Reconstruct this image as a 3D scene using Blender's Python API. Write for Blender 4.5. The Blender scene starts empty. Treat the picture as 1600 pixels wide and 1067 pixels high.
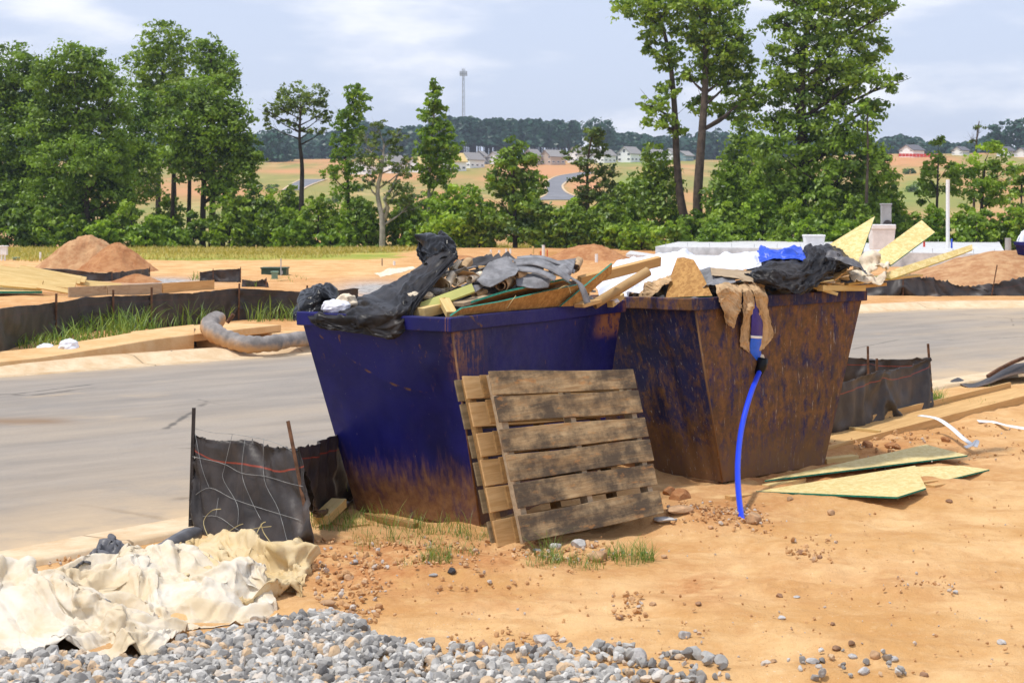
import bpy, math, random
import numpy as np
from mathutils import Vector, Matrix
R = math.radians
# ------------------------------------------------------------------ camera, sky, sun, exposure
F, HZ, CH = 2600.0, 330.0, 2.36          # focal length in photo pixels, horizon row, camera height
sc = bpy.context.scene
col = sc.collection
cd = bpy.data.cameras.new("camera"); cam = bpy.data.objects.new("camera", cd); col.objects.link(cam)
cam.location = (0, 0, CH); cam.rotation_euler = (R(90), 0, 0)
cd.sensor_width = 36; cd.lens = F / 1600 * 36; cd.shift_y = -(533.5 - HZ) / 1600
cd.clip_start = 0.1; cd.clip_end = 6000
cd.dof.use_dof = True; cd.dof.focus_distance = 12.6; cd.dof.aperture_fstop = 8
sc.camera = cam
SUN_EL, SUN_AZ = 66.0, -114.0            # azimuth from +Y, clockwise positive (negative: left)
to_sun = Vector((math.sin(R(SUN_AZ)) * math.cos(R(SUN_EL)), math.cos(R(SUN_AZ)) * math.cos(R(SUN_EL)), math.sin(R(SUN_EL))))
world = bpy.data.worlds.new("World"); sc.world = world; world.use_nodes = True
wn = world.node_tree; wn.nodes.clear()
def wnode(t, **k):
    n = wn.nodes.new(t)
    for a, b in k.items(): setattr(n, a, b)
    return n
sky = wnode('ShaderNodeTexSky', sky_type='NISHITA', sun_disc=False, sun_elevation=R(SUN_EL), sun_rotation=R(SUN_AZ), dust_density=2.0, air_density=1.0, ozone_density=1.5)
tc = wnode('ShaderNodeTexCoord'); mp = wnode('ShaderNodeMapping'); mp.inputs['Scale'].default_value = (3.4, 3.4, 11.0); mp.inputs['Location'].default_value = (0.35, 0.2, 0.7)
n1 = wnode('ShaderNodeTexNoise'); n1.inputs['Scale'].default_value = 2.6; n1.inputs['Detail'].default_value = 7; n1.inputs['Roughness'].default_value = 0.5
cr = wnode('ShaderNodeMapRange'); cr.interpolation_type = 'SMOOTHSTEP'
for i, v in enumerate((0.42, 0.70, 0.0, 0.85)): cr.inputs[i + 1].default_value = v
scl = wnode('ShaderNodeVectorMath', operation='SCALE'); scl.inputs['Scale'].default_value = 0.085
m1 = wnode('ShaderNodeMix', data_type='RGBA'); m1.inputs[0].default_value = 0.72; m1.inputs[7].default_value = (0.63, 0.70, 0.885, 1)
m2 = wnode('ShaderNodeMix', data_type='RGBA'); m2.inputs[7].default_value = (0.87, 0.875, 0.915, 1)
bg = wnode('ShaderNodeBackground'); bg.inputs[1].default_value = 1.25; wo = wnode('ShaderNodeOutputWorld')
L = wn.links.new
L(tc.outputs['Generated'], mp.inputs[0]); L(mp.outputs[0], n1.inputs['Vector']); L(n1.outputs['Fac'], cr.inputs[0])
L(sky.outputs[0], scl.inputs[0]); L(scl.outputs[0], m1.inputs[6]); L(m1.outputs[2], m2.inputs[6]); L(cr.outputs[0], m2.inputs[0])
L(m2.outputs[2], bg.inputs[0]); L(bg.outputs[0], wo.inputs[0])
sd = bpy.data.lights.new("sun", 'SUN'); sd.energy = 3.2; sd.angle = R(4); sd.color = (1.0, 0.955, 0.88)
so = bpy.data.objects.new("sun", sd); col.objects.link(so); so.rotation_euler = to_sun.to_track_quat('Z', 'Y').to_euler(); so.location = (-10, 0, 30)
sc.view_settings.view_transform = 'Standard'; sc.view_settings.look = 'None'; sc.view_settings.exposure = 0.08; sc.view_settings.gamma = 1.0
sc.cycles.max_bounces = 6; sc.cycles.transparent_max_bounces = 6; sc.cycles.volume_bounces = 0

# ------------------------------------------------------------------ noise, terrain, projection helpers
def _hash(ix, iy, s):
    h = (ix.astype(np.int64) * 374761393 + iy.astype(np.int64) * 668265263 + s * 1442695041) & 0xffffffff
    h = ((h ^ (h >> 13)) * 1274126177) & 0xffffffff
    return ((h ^ (h >> 16)) & 0xffff) / 65535.0
def vnoise(x, y, s=0):
    x = np.asarray(x, float); y = np.asarray(y, float)
    ix, iy = np.floor(x), np.floor(y); fx, fy = x - ix, y - iy
    fx = fx * fx * fx * (fx * (fx * 6 - 15) + 10); fy = fy * fy * fy * (fy * (fy * 6 - 15) + 10)
    a, b = _hash(ix, iy, s), _hash(ix + 1, iy, s); c, d = _hash(ix, iy + 1, s), _hash(ix + 1, iy + 1, s)
    return (a + (b - a) * fx) * (1 - fy) + (c + (d - c) * fx) * fy
def fbm(x, y, s=0, o=4, r=0.5):
    t, a, n = 0, 1, 0
    for k in range(o):
        t = t + a * (vnoise(x * 2 ** k, y * 2 ** k, s + k * 17) * 2 - 1); n += a; a *= r
    return t / n
def ridge(x, y, s=0, o=3):
    t, a, n = 0, 1, 0
    for k in range(o):
        t = t + a * (1 - np.abs(vnoise(x * 2 ** k, y * 2 ** k, s + k * 31) * 2 - 1) * 2); n += a; a *= 0.5
    return t / n
def sstep(a, b, x):
    t = np.clip((np.asarray(x, float) - a) / (b - a), 0, 1); return t * t * (3 - 2 * t)
def seg_dist(x, y, pts):
    """distance to an open polyline and the side (left positive)"""
    best = np.full(np.shape(x), 1e9); side = np.zeros(np.shape(x))
    for (ax, ay), (bx, by) in zip(pts[:-1], pts[1:]):
        dx, dy = bx - ax, by - ay; l2 = dx * dx + dy * dy
        t = np.clip(((x - ax) * dx + (y - ay) * dy) / l2, 0, 1)
        d = np.hypot(x - ax - t * dx, y - ay - t * dy); s = np.sign(dx * (y - ay) - dy * (x - ax))
        m = d < best; best = np.where(m, d, best); side = np.where(m, s, side)
    return best, side
def flat(px, py): d = F * CH / (py - HZ); return ((px - 800) / F * d, d)
NEAR = [(-16.0, -6.0)] + [flat(*p) for p in ((0, 893), (285, 836), (1440, 612))] + [(7.6, 24.3), (10.2, 26.0), (15.0, 27.5), (40.0, 29.5)]
FARE = [(-34.0, 0.0)] + [flat(*p) for p in ((0, 584), (475, 549), (1330, 487))] + [(10.4, 40.8), (13.5, 41.3), (20.0, 42.3), (45.0, 43.8)]
def densify(p, n):
    p = np.array(p, float); s = np.r_[0, np.cumsum(np.hypot(*np.diff(p, axis=0).T))]; t = np.linspace(0, s[-1], n)
    q = np.stack([np.interp(t, s, p[:, 0]), np.interp(t, s, p[:, 1])], 1)
    for _ in range(6): q[1:-1] = (q[:-2] + 2 * q[1:-1] + q[2:]) / 4
    return q
NEARQ, FAREQ = densify(NEAR, 90), densify(FARE, 90)
def H(x, y):
    x = np.asarray(x, float); y = np.asarray(y, float)
    z = -9.0 * sstep(108, 185, y) + np.interp(y, [185, 230, 300, 640, 760, 1500, 4000], [0, 1.0, 6.0, 31.3, 33.5, 36, 60])
    z = z + sstep(300, 520, y) * (fbm(x / 130, y / 130, 5) * 1.0 + sstep(90, 150, x) * 2.6 - sstep(-60, -150, x) * 1.0)
    far = sstep(40, 60, y)
    z = z + far * fbm(x / 14, y / 14, 9) * 0.12 * (1 - sstep(100, 115, y))
    # the dirt in the foreground
    nd, ns = seg_dist(x, y, NEARQ[::3].tolist())
    near = np.where(ns < 0, 1.0, 0.0) * sstep(0.1, 0.8, nd) * (1 - sstep(28, 40, y))
    loc = 0.075 * fbm(x / 1.3, y / 1.0, 2) + 0.034 * fbm(x / 0.4, y / 0.3, 3) + 0.011 * ridge(x / 0.13, y / 0.13, 4) * sstep(0.42, 0.6, vnoise(x / .9, y / .9, 8)) + 0.016 * sstep(-.2, .7, np.sin((y + 0.12 * x + 0.25 * fbm(x / 2, y / 2, 6)) * 9.0)) * sstep(.4, .6, vnoise(x / 2.2, y / 1.5, 7))
    loc = loc + 0.10 * np.exp(-(((x - 1.25) / 0.35) ** 2 + ((y - 12.55) / 0.25) ** 2)) - 0.03 * np.exp(-(((x - 1.9) / 0.7) ** 2 + ((y - 14.6) / 0.6) ** 2))
    loc = loc + 0.05 * np.exp(-(((x - 1.75) / 0.3) ** 2 + ((y - 12.9) / 0.2) ** 2))
    z = z + near * loc
    fd, fs = seg_dist(x, y, FAREQ[::3].tolist())
    on = (ns > 0) & (fs < 0)
    z = np.where(on & (y < 60) & (y > -8), -0.09 * sstep(0.0, 0.25, np.minimum(nd, fd)) + z * 0, z)
    fz = (1 - on) * (fs > 0) * (y < 100)
    z = z + fz * sstep(0.3, 1.5, fd) * 0.10 + fz * sstep(0.3, 2.0, fd) * 0.04 * fbm(x / 1.3, y / 1.3, 12)
    return z
def h1(x, y): return float(H(np.array([x]), np.array([y]))[0])
_ds = np.concatenate([np.arange(7.5, 60, 0.05), np.arange(60, 130, 0.25), np.arange(130, 1600, 1.0)])
def G(px, py, dmin=0.0):
    """the point of the terrain seen at a photo pixel"""
    d = _ds[_ds >= dmin]; x = (px - 800) / F * d; zr = CH - (py - HZ) / F * d
    k = np.argmax(zr <= H(x, d)); dd = d[k] if zr[k] <= H(x[k], d[k]) else d[-1]
    xx = (px - 800) / F * dd; return Vector((xx, dd, h1(xx, dd)))
def P(px, py, d): return Vector(((px - 800) / F * d, d, CH - (py - HZ) / F * d))

# ------------------------------------------------------------------ object helpers
def tag(o, label=None, cat=None, group=None, kind=None):
    if label: o['label'] = label
    if cat: o['category'] = cat
    if group: o['group'] = group
    if kind: o['kind'] = kind
    return o
def thing(name, label, cat, base, group=None):
    o = bpy.data.objects.new(name, None); col.objects.link(o); o.location = base; o.empty_display_size = 0.1
    return tag(o, label, cat, group)
class MB:
    def __init__(s): s.V, s.F, s.M, s.UV, s.A, s.n = [], [], [], [], [], 0
    def add(s, v, f, mi=0, uv=None, att=None):
        v = np.asarray(v, float).reshape(-1, 3); s.V.append(v)
        if isinstance(f, np.ndarray): s.F.append((f + s.n, np.full(len(f), mi)))
        else:
            by = {}
            for q in f: by.setdefault(len(q), []).append(q)
            for q in by.values(): s.F.append((np.array(q) + s.n, np.full(len(q), mi)))
        s.UV.append(np.zeros((len(v), 2)) if uv is None else np.asarray(uv, float)); s.A.append(np.full(len(v), 0.5) if att is None else np.broadcast_to(att, len(v)))
        s.n += len(v); return s
    def build(s, name, mats, parent=None, base=None, smooth=False, bevel=0, solid=0, link=True):
        V = np.concatenate(s.V); b = np.array(parent.location if parent is not None and base is None else (base if base is not None else (0, 0, 0)))
        V = V - b
        me = bpy.data.meshes.new(name); me.vertices.add(len(V)); me.vertices.foreach_set('co', V.astype(np.float32).ravel())
        lv = np.concatenate([f.ravel() for f, _ in s.F]).astype(np.int32); tot = np.concatenate([np.full(len(f), f.shape[1]) for f, _ in s.F]).astype(np.int32)
        st = np.r_[0, np.cumsum(tot)[:-1]].astype(np.int32)
        me.loops.add(len(lv)); me.loops.foreach_set('vertex_index', lv); me.polygons.add(len(tot))
        me.polygons.foreach_set('loop_start', st); me.polygons.foreach_set('material_index', np.concatenate([m for _, m in s.F]).astype(np.int32))
        me.polygons.foreach_set('use_smooth', np.full(len(tot), smooth))
        uvl = me.uv_layers.new(name='UVMap'); uvl.data.foreach_set('uv', np.concatenate(s.UV)[lv].astype(np.float32).ravel())
        at = me.attributes.new('tint', 'FLOAT', 'POINT'); at.data.foreach_set('value', np.concatenate(s.A).astype(np.float32))
        me.update(calc_edges=True); me.validate()
        for m in (mats if isinstance(mats, (list, tuple)) else [mats]): me.materials.append(m)
        o = bpy.data.objects.new(name, me)
        if link: col.objects.link(o)
        if parent is not None: o.parent = parent
        if base is not None: o.location = base
        if bevel:
            m = o.modifiers.new('bevel', 'BEVEL'); m.width = bevel; m.segments = 2; m.limit_method = 'ANGLE'
        if solid:
            m = o.modifiers.new('solid', 'SOLIDIFY'); m.thickness = solid; m.offset = 0
        return o
BOXF = [(0, 3, 2, 1), (4, 5, 6, 7), (0, 1, 5, 4), (1, 2, 6, 5), (2, 3, 7, 6), (3, 0, 4, 7)]
def hexa(mb, c, mi=0, att=None): return mb.add([tuple(p) for p in c], BOXF, mi, att=att)
def box(mb, lo, hi, mi=0, rz=0, about=None):
    c = [(lo[0], lo[1], lo[2]), (hi[0], lo[1], lo[2]), (hi[0], hi[1], lo[2]), (lo[0], hi[1], lo[2]), (lo[0], lo[1], hi[2]), (hi[0], lo[1], hi[2]), (hi[0], hi[1], hi[2]), (lo[0], hi[1], hi[2])]
    if rz:
        ab = about or ((lo[0] + hi[0]) / 2, (lo[1] + hi[1]) / 2); cs, sn = math.cos(rz), math.sin(rz)
        c = [(ab[0] + (p[0] - ab[0]) * cs - (p[1] - ab[1]) * sn, ab[1] + (p[0] - ab[0]) * sn + (p[1] - ab[1]) * cs, p[2]) for p in c]
    return hexa(mb, c, mi)
def beam(mb, p0, p1, w, t, up=(0, 0, 1), mi=0, nseg=1, bend=0.0):
    """a board from p0 to p1; w across, t along up"""
    p0, p1 = Vector(p0), Vector(p1); ax = (p1 - p0).normalized(); s = ax.cross(Vector(up)).normalized(); u = s.cross(ax)
    V, Fc = [], []
    for k in range(nseg + 1):
        c = p0.lerp(p1, k / nseg) + u * bend * math.sin(math.pi * k / nseg)
        V += [c - s * w / 2 - u * t / 2, c + s * w / 2 - u * t / 2, c + s * w / 2 + u * t / 2, c - s * w / 2 + u * t / 2]
    for k in range(nseg):
        a = 4 * k
        for j in range(4): Fc.append((a + j, a + (j + 1) % 4, a + 4 + (j + 1) % 4, a + 4 + j))
    Fc += [(3, 2, 1, 0), tuple(4 * nseg + j for j in range(4))]
    return mb.add([tuple(v) for v in V], Fc, mi)
def tube(mb, pts, rad, n=8, mi=0, cap=True, att=None):
    pts = [Vector(p) for p in pts]; rad = [rad] * len(pts) if np.isscalar(rad) else rad
    V, Fc, ref = [], [], None
    for i, p in enumerate(pts):
        t = (pts[min(i + 1, len(pts) - 1)] - pts[max(i - 1, 0)]).normalized()
        if ref is None: ref = t.orthogonal().normalized()
        a = (ref - t * ref.dot(t)).normalized(); ref = a; b = t.cross(a)
        for k in range(n):
            g = 2 * math.pi * k / n; V.append(tuple(p + (a * math.cos(g) + b * math.sin(g)) * rad[i]))
    for i in range(len(pts) - 1):
        for k in range(n): Fc.append((i * n + k, i * n + (k + 1) % n, (i + 1) * n + (k + 1) % n, (i + 1) * n + k))
    if cap: Fc += [tuple(range(n - 1, -1, -1)), tuple((len(pts) - 1) * n + k for k in range(n))]
    return mb.add(V, Fc, mi, att=att)
def prism(mb, poly, nrm, t, mi=0, mi_edge=None):
    """a flat sheet: outline poly (3-D), thickness t along -nrm; edges may take a second material"""
    nrm = Vector(nrm).normalized(); n = len(poly); a = [Vector(p) for p in poly]; b = [p - nrm * t for p in a]
    V = [tuple(p) for p in a + b]
    mb.add(V, [tuple(range(n)), tuple(range(2 * n - 1, n - 1, -1))], mi)
    e = []
    for k in range(n):
        j = (k + 1) % n; q = len(e); e += [a[k], a[j], b[j], b[k]]
    return mb.add([tuple(p) for p in e], [(4 * k + 3, 4 * k + 2, 4 * k + 1, 4 * k) for k in range(n)], mi if mi_edge is None else mi_edge)
def gridfaces(nu, nv):
    i, j = np.meshgrid(np.arange(nu - 1), np.arange(nv - 1), indexing='ij'); a = (i * nv + j).ravel()
    return np.stack([a, a + nv, a + nv + 1, a + 1], 1)
def spline(C, n, axis):
    """Catmull-Rom through control points along one axis"""
    C = np.moveaxis(np.asarray(C, float), axis, 0); m = len(C); t = np.linspace(0, m - 1, n); k = np.minimum(t.astype(int), m - 2); f = (t - k).reshape((-1,) + (1,) * (C.ndim - 1))
    p0 = C[np.maximum(k - 1, 0)]; p1 = C[k]; p2 = C[k + 1]; p3 = C[np.minimum(k + 2, m - 1)]
    o = 0.5 * (2 * p1 + (p2 - p0) * f + (2 * p0 - 5 * p1 + 4 * p2 - p3) * f ** 2 + (3 * p1 - p0 - 3 * p2 + p3) * f ** 3)
    return np.moveaxis(o, 0, axis)
def net(rows, nu, nv):
    return spline(spline(np.array([[tuple(p) for p in r] for r in rows]), nu, 0), nv, 1)
def netl(rows, nu, nv):
    C = np.array([[tuple(p) for p in r] for r in rows]); a, b = np.linspace(0, C.shape[0] - 1, nu), np.linspace(0, C.shape[1] - 1, nv); i, j = np.minimum(a.astype(int), C.shape[0] - 2), np.minimum(b.astype(int), C.shape[1] - 2); f, g = (a - i)[:, None, None], (b - j)[None, :, None]
    q = lambda di, dj: C[(i + di)[:, None], (j + dj)[None, :]]
    return q(0, 0) * (1 - f) * (1 - g) + q(1, 0) * f * (1 - g) + q(0, 1) * (1 - f) * g + q(1, 1) * f * g
def gnorm(X):
    n = np.cross(np.gradient(X, axis=0), np.gradient(X, axis=1)); return n / (np.linalg.norm(n, axis=2, keepdims=True) + 1e-9)
def wrinkle(X, amp, fu, fv, seed, edge=0.0):
    nu, nv = X.shape[:2]; u, v = np.meshgrid(np.linspace(0, 1, nu), np.linspace(0, 1, nv), indexing='ij')
    wx = u * fu + 0.5 * fbm(u * 3, v * 3, seed + 5); wy = v * fv + 0.5 * fbm(u * 3, v * 3, seed + 9)
    d = ridge(wx, wy, seed, 3) * 0.6 + fbm(wx * 0.7, wy * 0.7, seed + 3, 3) * 0.8
    if edge: d = d * (1 - edge * (np.abs(u - 0.5) * 2) ** 8)
    return X + gnorm(X) * (d * amp)[..., None]
def folds(X, n, seed, w=(.03, .14), L=(.12, .6), s=(.15, .55), size=None):
    """crisp tent-shaped creases scattered over a sheet"""
    rg = np.random.default_rng(seed); nu, nv = X.shape[:2]; a = np.linalg.norm(np.diff(X, axis=0), axis=2).sum(0).mean(); b = np.linalg.norm(np.diff(X, axis=1), axis=2).sum(1).mean(); u, v = np.meshgrid(np.linspace(0, a, nu), np.linspace(0, b, nv), indexing='ij'); h = np.zeros((nu, nv)); n = int(np.clip(n * a * b / .25, min(n, 8), n * 4))
    for _ in range(n):
        g = rg.uniform(0, math.pi); cu, cv = rg.uniform(0, a), rg.uniform(0, b); t = (u - cu) * math.cos(g) + (v - cv) * math.sin(g); q = -(u - cu) * math.sin(g) + (v - cv) * math.cos(g); ll = rg.uniform(*L); ww = rg.uniform(*w) * np.clip(1 - np.abs(q) / ll, 0, 1); t = t + .12 * q * np.sin(q * 5 + g)
        h += rg.uniform(*s) * rg.choice((-.6, 1, 1)) * np.maximum(0, ww - np.abs(t) * rg.uniform(.8, 1.3))
    return X + gnorm(X) * h[..., None]
def pbd(X0, excess=1.2, floor=None, pins=None, steps=70, it=5, g=0.004, amp=0.02, seed=1, bend=0.25, anchor=0.004, fric=0.5, eps=0.006):
    """a small cloth solver: the sheet is longer than its layout, so it buckles into folds"""
    rg = np.random.default_rng(seed); X = X0.copy(); nu, nv = X.shape[:2]
    u, v = np.meshgrid(np.arange(nu), np.arange(nv), indexing='ij')
    X = X + gnorm(X) * (amp * (fbm(u / 5.0, v / 5.0, seed) + 0.5 * rg.standard_normal((nu, nv))))[..., None]
    w = np.ones((nu, nv, 1))
    if pins is not None: w[pins] = 0
    cons = []
    def addc(sa, sb, st, ex):
        r = np.linalg.norm(X0[sa] - X0[sb], axis=2, keepdims=True) * ex; cons.append((sa, sb, r, st))
    S = np.s_
    for k, st, ex in ((1, 1.0, excess), (2, bend, excess)):
        for o in range(2 * k):
            pass
        for a0 in range(2):
            ia = np.arange(nu - k); ia = ia[(ia // k) % 2 == a0]; addc(S[ia, :], S[ia + k, :], st, ex)
            ja = np.arange(nv - k); ja = ja[(ja // k) % 2 == a0]; addc(S[:, ja], S[:, ja + k], st, ex)
    for a0 in range(2):
        ia = np.arange(nu - 1); ia = ia[ia % 2 == a0]
        addc(np.ix_(ia, np.arange(nv - 1)), np.ix_(ia + 1, np.arange(1, nv)), 0.5, excess)
        addc(np.ix_(ia, np.arange(1, nv)), np.ix_(ia + 1, np.arange(nv - 1)), 0.5, excess)
    Vv = np.zeros_like(X)
    for s in range(steps):
        Vv = Vv * 0.9; Vv[..., 2] -= g; old = X.copy(); X = X + Vv * w; X = X + (X0 - X) * anchor * w * np.array([1, 1, 0.15])
        for _ in range(it):
            for sa, sb, r, st in cons:
                d = X[sb] - X[sa]; l = np.linalg.norm(d, axis=2, keepdims=True) + 1e-9; wa, wb = w[sa], w[sb]; ws = wa + wb + 1e-9
                c = d * (st * (l - r) / l)
                X[sa] = X[sa] + c * wa / ws; X[sb] = X[sb] - c * wb / ws
            if floor is not None:
                z = floor(X[..., 0], X[..., 1]) + eps; lowm = X[..., 2] < z; X[..., 2] = np.where(lowm, z, X[..., 2])
        Vv = X - old
        if floor is not None: Vv[lowm] *= fric
        nrm = np.linalg.norm(Vv, axis=2, keepdims=True); Vv *= np.minimum(1, 0.03 / (nrm + 1e-9))
    return X
def surf(name, X, mat, parent=None, base=None, solid=0.004, smooth=True, sub=0, mb=None):
    nu, nv = X.shape[:2]; u, v = np.meshgrid(np.linspace(0, 1, nu), np.linspace(0, 1, nv), indexing='ij')
    m = MB(); m.add(X.reshape(-1, 3), gridfaces(nu, nv), 0, np.stack([u, v], -1).reshape(-1, 2))
    if base is None and parent is None: base = tuple(X.reshape(-1, 3).mean(0)[:2]) + (float(X[..., 2].min()),)
    o = m.build(name, mat, parent, base, smooth)
    if sub:
        s = o.modifiers.new('sub', 'SUBSURF'); s.levels = sub; s.render_levels = sub
    if solid:
        s = o.modifiers.new('solid', 'SOLIDIFY'); s.thickness = solid; s.offset = 0
    return o

# ------------------------------------------------------------------ materials
class NT:
    def __init__(s, name):
        s.m = bpy.data.materials.new(name); s.m.use_nodes = True; s.t = s.m.node_tree; s.t.nodes.clear()
        s.out = s.t.nodes.new('ShaderNodeOutputMaterial'); s.p = s.t.nodes.new('ShaderNodeBsdfPrincipled'); s.l(s.p.outputs[0], s.out.inputs[0])
        s.tc = s.t.nodes.new('ShaderNodeTexCoord'); s.obj = s.tc.outputs['Object']; s.uv = s.tc.outputs['UV']
    def l(s, a, b): s.t.links.new(a, b)
    def put(s, sock, v):
        if isinstance(v, bpy.types.NodeSocket): s.l(v, sock)
        elif isinstance(v, tuple) and len(v) == 3 and sock.type == 'RGBA': sock.default_value = (*v, 1)
        else: sock.default_value = v
    def map(s, v, scale=(1, 1, 1), rot=(0, 0, 0), loc=(0, 0, 0)):
        n = s.t.nodes.new('ShaderNodeMapping'); s.l(v, n.inputs[0]); n.inputs['Scale'].default_value = scale; n.inputs['Rotation'].default_value = rot; n.inputs['Location'].default_value = loc; return n.outputs[0]
    def noise(s, v, scale=5, det=4, rough=0.55, dist=0.0, col=False):
        n = s.t.nodes.new('ShaderNodeTexNoise'); s.l(v, n.inputs['Vector']); n.inputs['Scale'].default_value = scale; n.inputs['Detail'].default_value = det; n.inputs['Roughness'].default_value = rough; n.inputs['Distortion'].default_value = dist
        return n.outputs['Color' if col else 'Fac']
    def vor(s, v, scale=5, feat='F1', out='Distance', rnd=1.0):
        n = s.t.nodes.new('ShaderNodeTexVoronoi'); n.feature = feat; s.l(v, n.inputs['Vector']); n.inputs['Scale'].default_value = scale; n.inputs['Randomness'].default_value = rnd; return n.outputs[out]
    def wave(s, v, scale=5, dist=2, det=2, dirn='X'):
        n = s.t.nodes.new('ShaderNodeTexWave'); n.bands_direction = dirn; s.l(v, n.inputs['Vector']); n.inputs['Scale'].default_value = scale; n.inputs['Distortion'].default_value = dist; n.inputs['Detail'].default_value = det; return n.outputs['Fac']
    def rng(s, v, a, b, c=0.0, d=1.0, sm=True):
        n = s.t.nodes.new('ShaderNodeMapRange'); n.interpolation_type = 'SMOOTHSTEP' if sm else 'LINEAR'
        s.put(n.inputs[0], v)
        for i, x in enumerate((a, b, c, d)): s.put(n.inputs[i + 1], x)
        return n.outputs[0]
    def math(s, op, a, b=0.0, clamp=False):
        n = s.t.nodes.new('ShaderNodeMath'); n.operation = op; n.use_clamp = clamp; s.put(n.inputs[0], a); s.put(n.inputs[1], b); return n.outputs[0]
    def mix(s, f, a, b, blend='MIX'):
        n = s.t.nodes.new('ShaderNodeMix'); n.data_type = 'RGBA'; n.blend_type = blend; s.put(n.inputs[0], f); s.put(n.inputs[6], a); s.put(n.inputs[7], b); return n.outputs[2]
    def attr(s, name, out='Fac'):
        n = s.t.nodes.new('ShaderNodeAttribute'); n.attribute_name = name; return n.outputs[out]
    def sep(s, v):
        n = s.t.nodes.new('ShaderNodeSeparateXYZ'); s.l(v, n.inputs[0]); return n.outputs
    def rand(s): return s.t.nodes.new('ShaderNodeObjectInfo').outputs['Random']
    def shift(s, v):
        n = s.t.nodes.new('ShaderNodeVectorMath'); n.operation = 'ADD'; s.l(v, n.inputs[0]); c = s.t.nodes.new('ShaderNodeCombineXYZ'); r = s.math('MULTIPLY', s.rand(), 37.0)
        for i in range(3): s.l(r, c.inputs[i])
        s.l(c.outputs[0], n.inputs[1]); return n.outputs[0]
    def bump(s, h, st=0.3, d=0.02):
        n = s.t.nodes.new('ShaderNodeBump'); n.inputs['Strength'].default_value = st; n.inputs['Distance'].default_value = d; s.l(h, n.inputs['Height']); s.l(n.outputs[0], s.p.inputs['Normal']); return n.outputs[0]
    def fin(s, color, rough=0.8, spec=0.3, metal=0.0):
        s.put(s.p.inputs['Base Color'], color); s.put(s.p.inputs['Roughness'], rough); s.put(s.p.inputs['Specular IOR Level'], spec); s.put(s.p.inputs['Metallic'], metal); return s.m
def simple(name, c, rough=0.7, var=0.25, scale=6, bump=0.0, spec=0.3, metal=0.0):
    n = NT(name); o = n.shift(n.obj); f = n.noise(o, scale, 5, 0.6)
    c2 = tuple(x * (1 - var) for x in c); c1 = tuple(min(1, x * (1 + var * 0.6)) for x in c)
    if bump: n.bump(n.noise(o, scale * 6, 4), bump, 0.01)
    return n.fin(n.mix(n.rng(f, 0.3, 0.7), c2, c1), rough, spec, metal)
def leaf_mat(name, dark, light, trans=0.35):
    n = NT(name); t = n.attr('tint'); c = n.mix(t, dark, light)
    n.t.nodes.remove(n.p); d = n.t.nodes.new('ShaderNodeBsdfDiffuse'); tr = n.t.nodes.new('ShaderNodeBsdfTranslucent'); mx = n.t.nodes.new('ShaderNodeMixShader'); mx.inputs[0].default_value = trans
    gl = n.t.nodes.new('ShaderNodeBsdfGlossy'); gl.inputs['Roughness'].default_value = 0.45; m2 = n.t.nodes.new('ShaderNodeMixShader'); m2.inputs[0].default_value = 0.04
    n.l(c, d.inputs[0]); n.l(n.mix(1.0, c, (1.0, 1.0, 0.55), 'MULTIPLY'), tr.inputs[0]); n.l(d.outputs[0], mx.inputs[1]); n.l(tr.outputs[0], mx.inputs[2]); n.l(mx.outputs[0], m2.inputs[1]); n.l(gl.outputs[0], m2.inputs[2]); n.l(m2.outputs[0], n.out.inputs[0]); return n.m
def wood_mat(name, c1, c2, dirt=0.0, dirtc=(0.05, 0.045, 0.04), axis='Z', scale=1.0):
    n = NT(name); o = n.shift(n.obj); st = {'X': (1.2, 14, 14), 'Y': (14, 1.2, 14), 'Z': (14, 14, 1.2)}[axis]; st = tuple(a * scale for a in st)
    g = n.noise(n.map(o, st), 2.2, 6, 0.65, 0.4); c = n.mix(n.rng(g, 0.3, 0.72), c1, c2); h = g
    if dirt:
        d = n.noise(o, 3.4, 6, 0.66); d2 = n.noise(n.map(o, st), 1.1, 4, 0.7); k = n.math('ADD', n.math('MULTIPLY', d, 0.72), n.math('MULTIPLY', d2, 0.28)); c = n.mix(n.rng(k, 0.60 - 0.18 * dirt if dirt < 1 else 0.37, 0.64 if dirt < 1 else 0.58, 0.0, 0.88), c, dirtc); c = n.mix(n.rng(n.noise(n.map(o, (2, 5, 5)), 3.0, 5, 0.7), 0.58, 0.68, 0, 0.55 * min(1, dirt)), c, (0.46, 0.22, 0.075))
    n.bump(h, 0.35, 0.004); return n.fin(c, 0.85, 0.2)
def osb_mat(name, c1, c2):
    n = NT(name); o = n.shift(n.obj); v = n.vor(n.map(o, (1, 1, 1)), 55, 'F1', 'Color'); w = n.vor(n.map(o, (1, 1, 1), (0.3, 0.2, 0.7)), 26, 'F1', 'Color')
    f = n.math('ADD', n.math('MULTIPLY', n.sep(v)[0], 0.5), n.math('MULTIPLY', n.sep(w)[1], 0.5)); f2 = n.noise(o, 3.0, 5, 0.6)
    c = n.mix(n.rng(f, 0.2, 0.85), c1, c2); c = n.mix(n.rng(f2, 0.5, 0.75, 0, 0.25), c, tuple(x * 0.55 for x in c1)); n.bump(f, 0.2, 0.002); return n.fin(c, 0.7, 0.25)
M = {}
M['leaf_dark'] = leaf_mat('leaf_dark', (0.042, 0.095, 0.010), (0.245, 0.385, 0.030), 0.42)
M['leaf_mid'] = leaf_mat('leaf_mid', (0.080, 0.160, 0.012), (0.35, 0.50, 0.036), 0.45)
M['leaf_bright'] = leaf_mat('leaf_bright', (0.12, 0.23, 0.014), (0.40, 0.58, 0.042), 0.48)
M['leaf_yellow'] = leaf_mat('leaf_yellow', (0.13, 0.20, 0.015), (0.31, 0.42, 0.04), 0.42)
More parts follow.
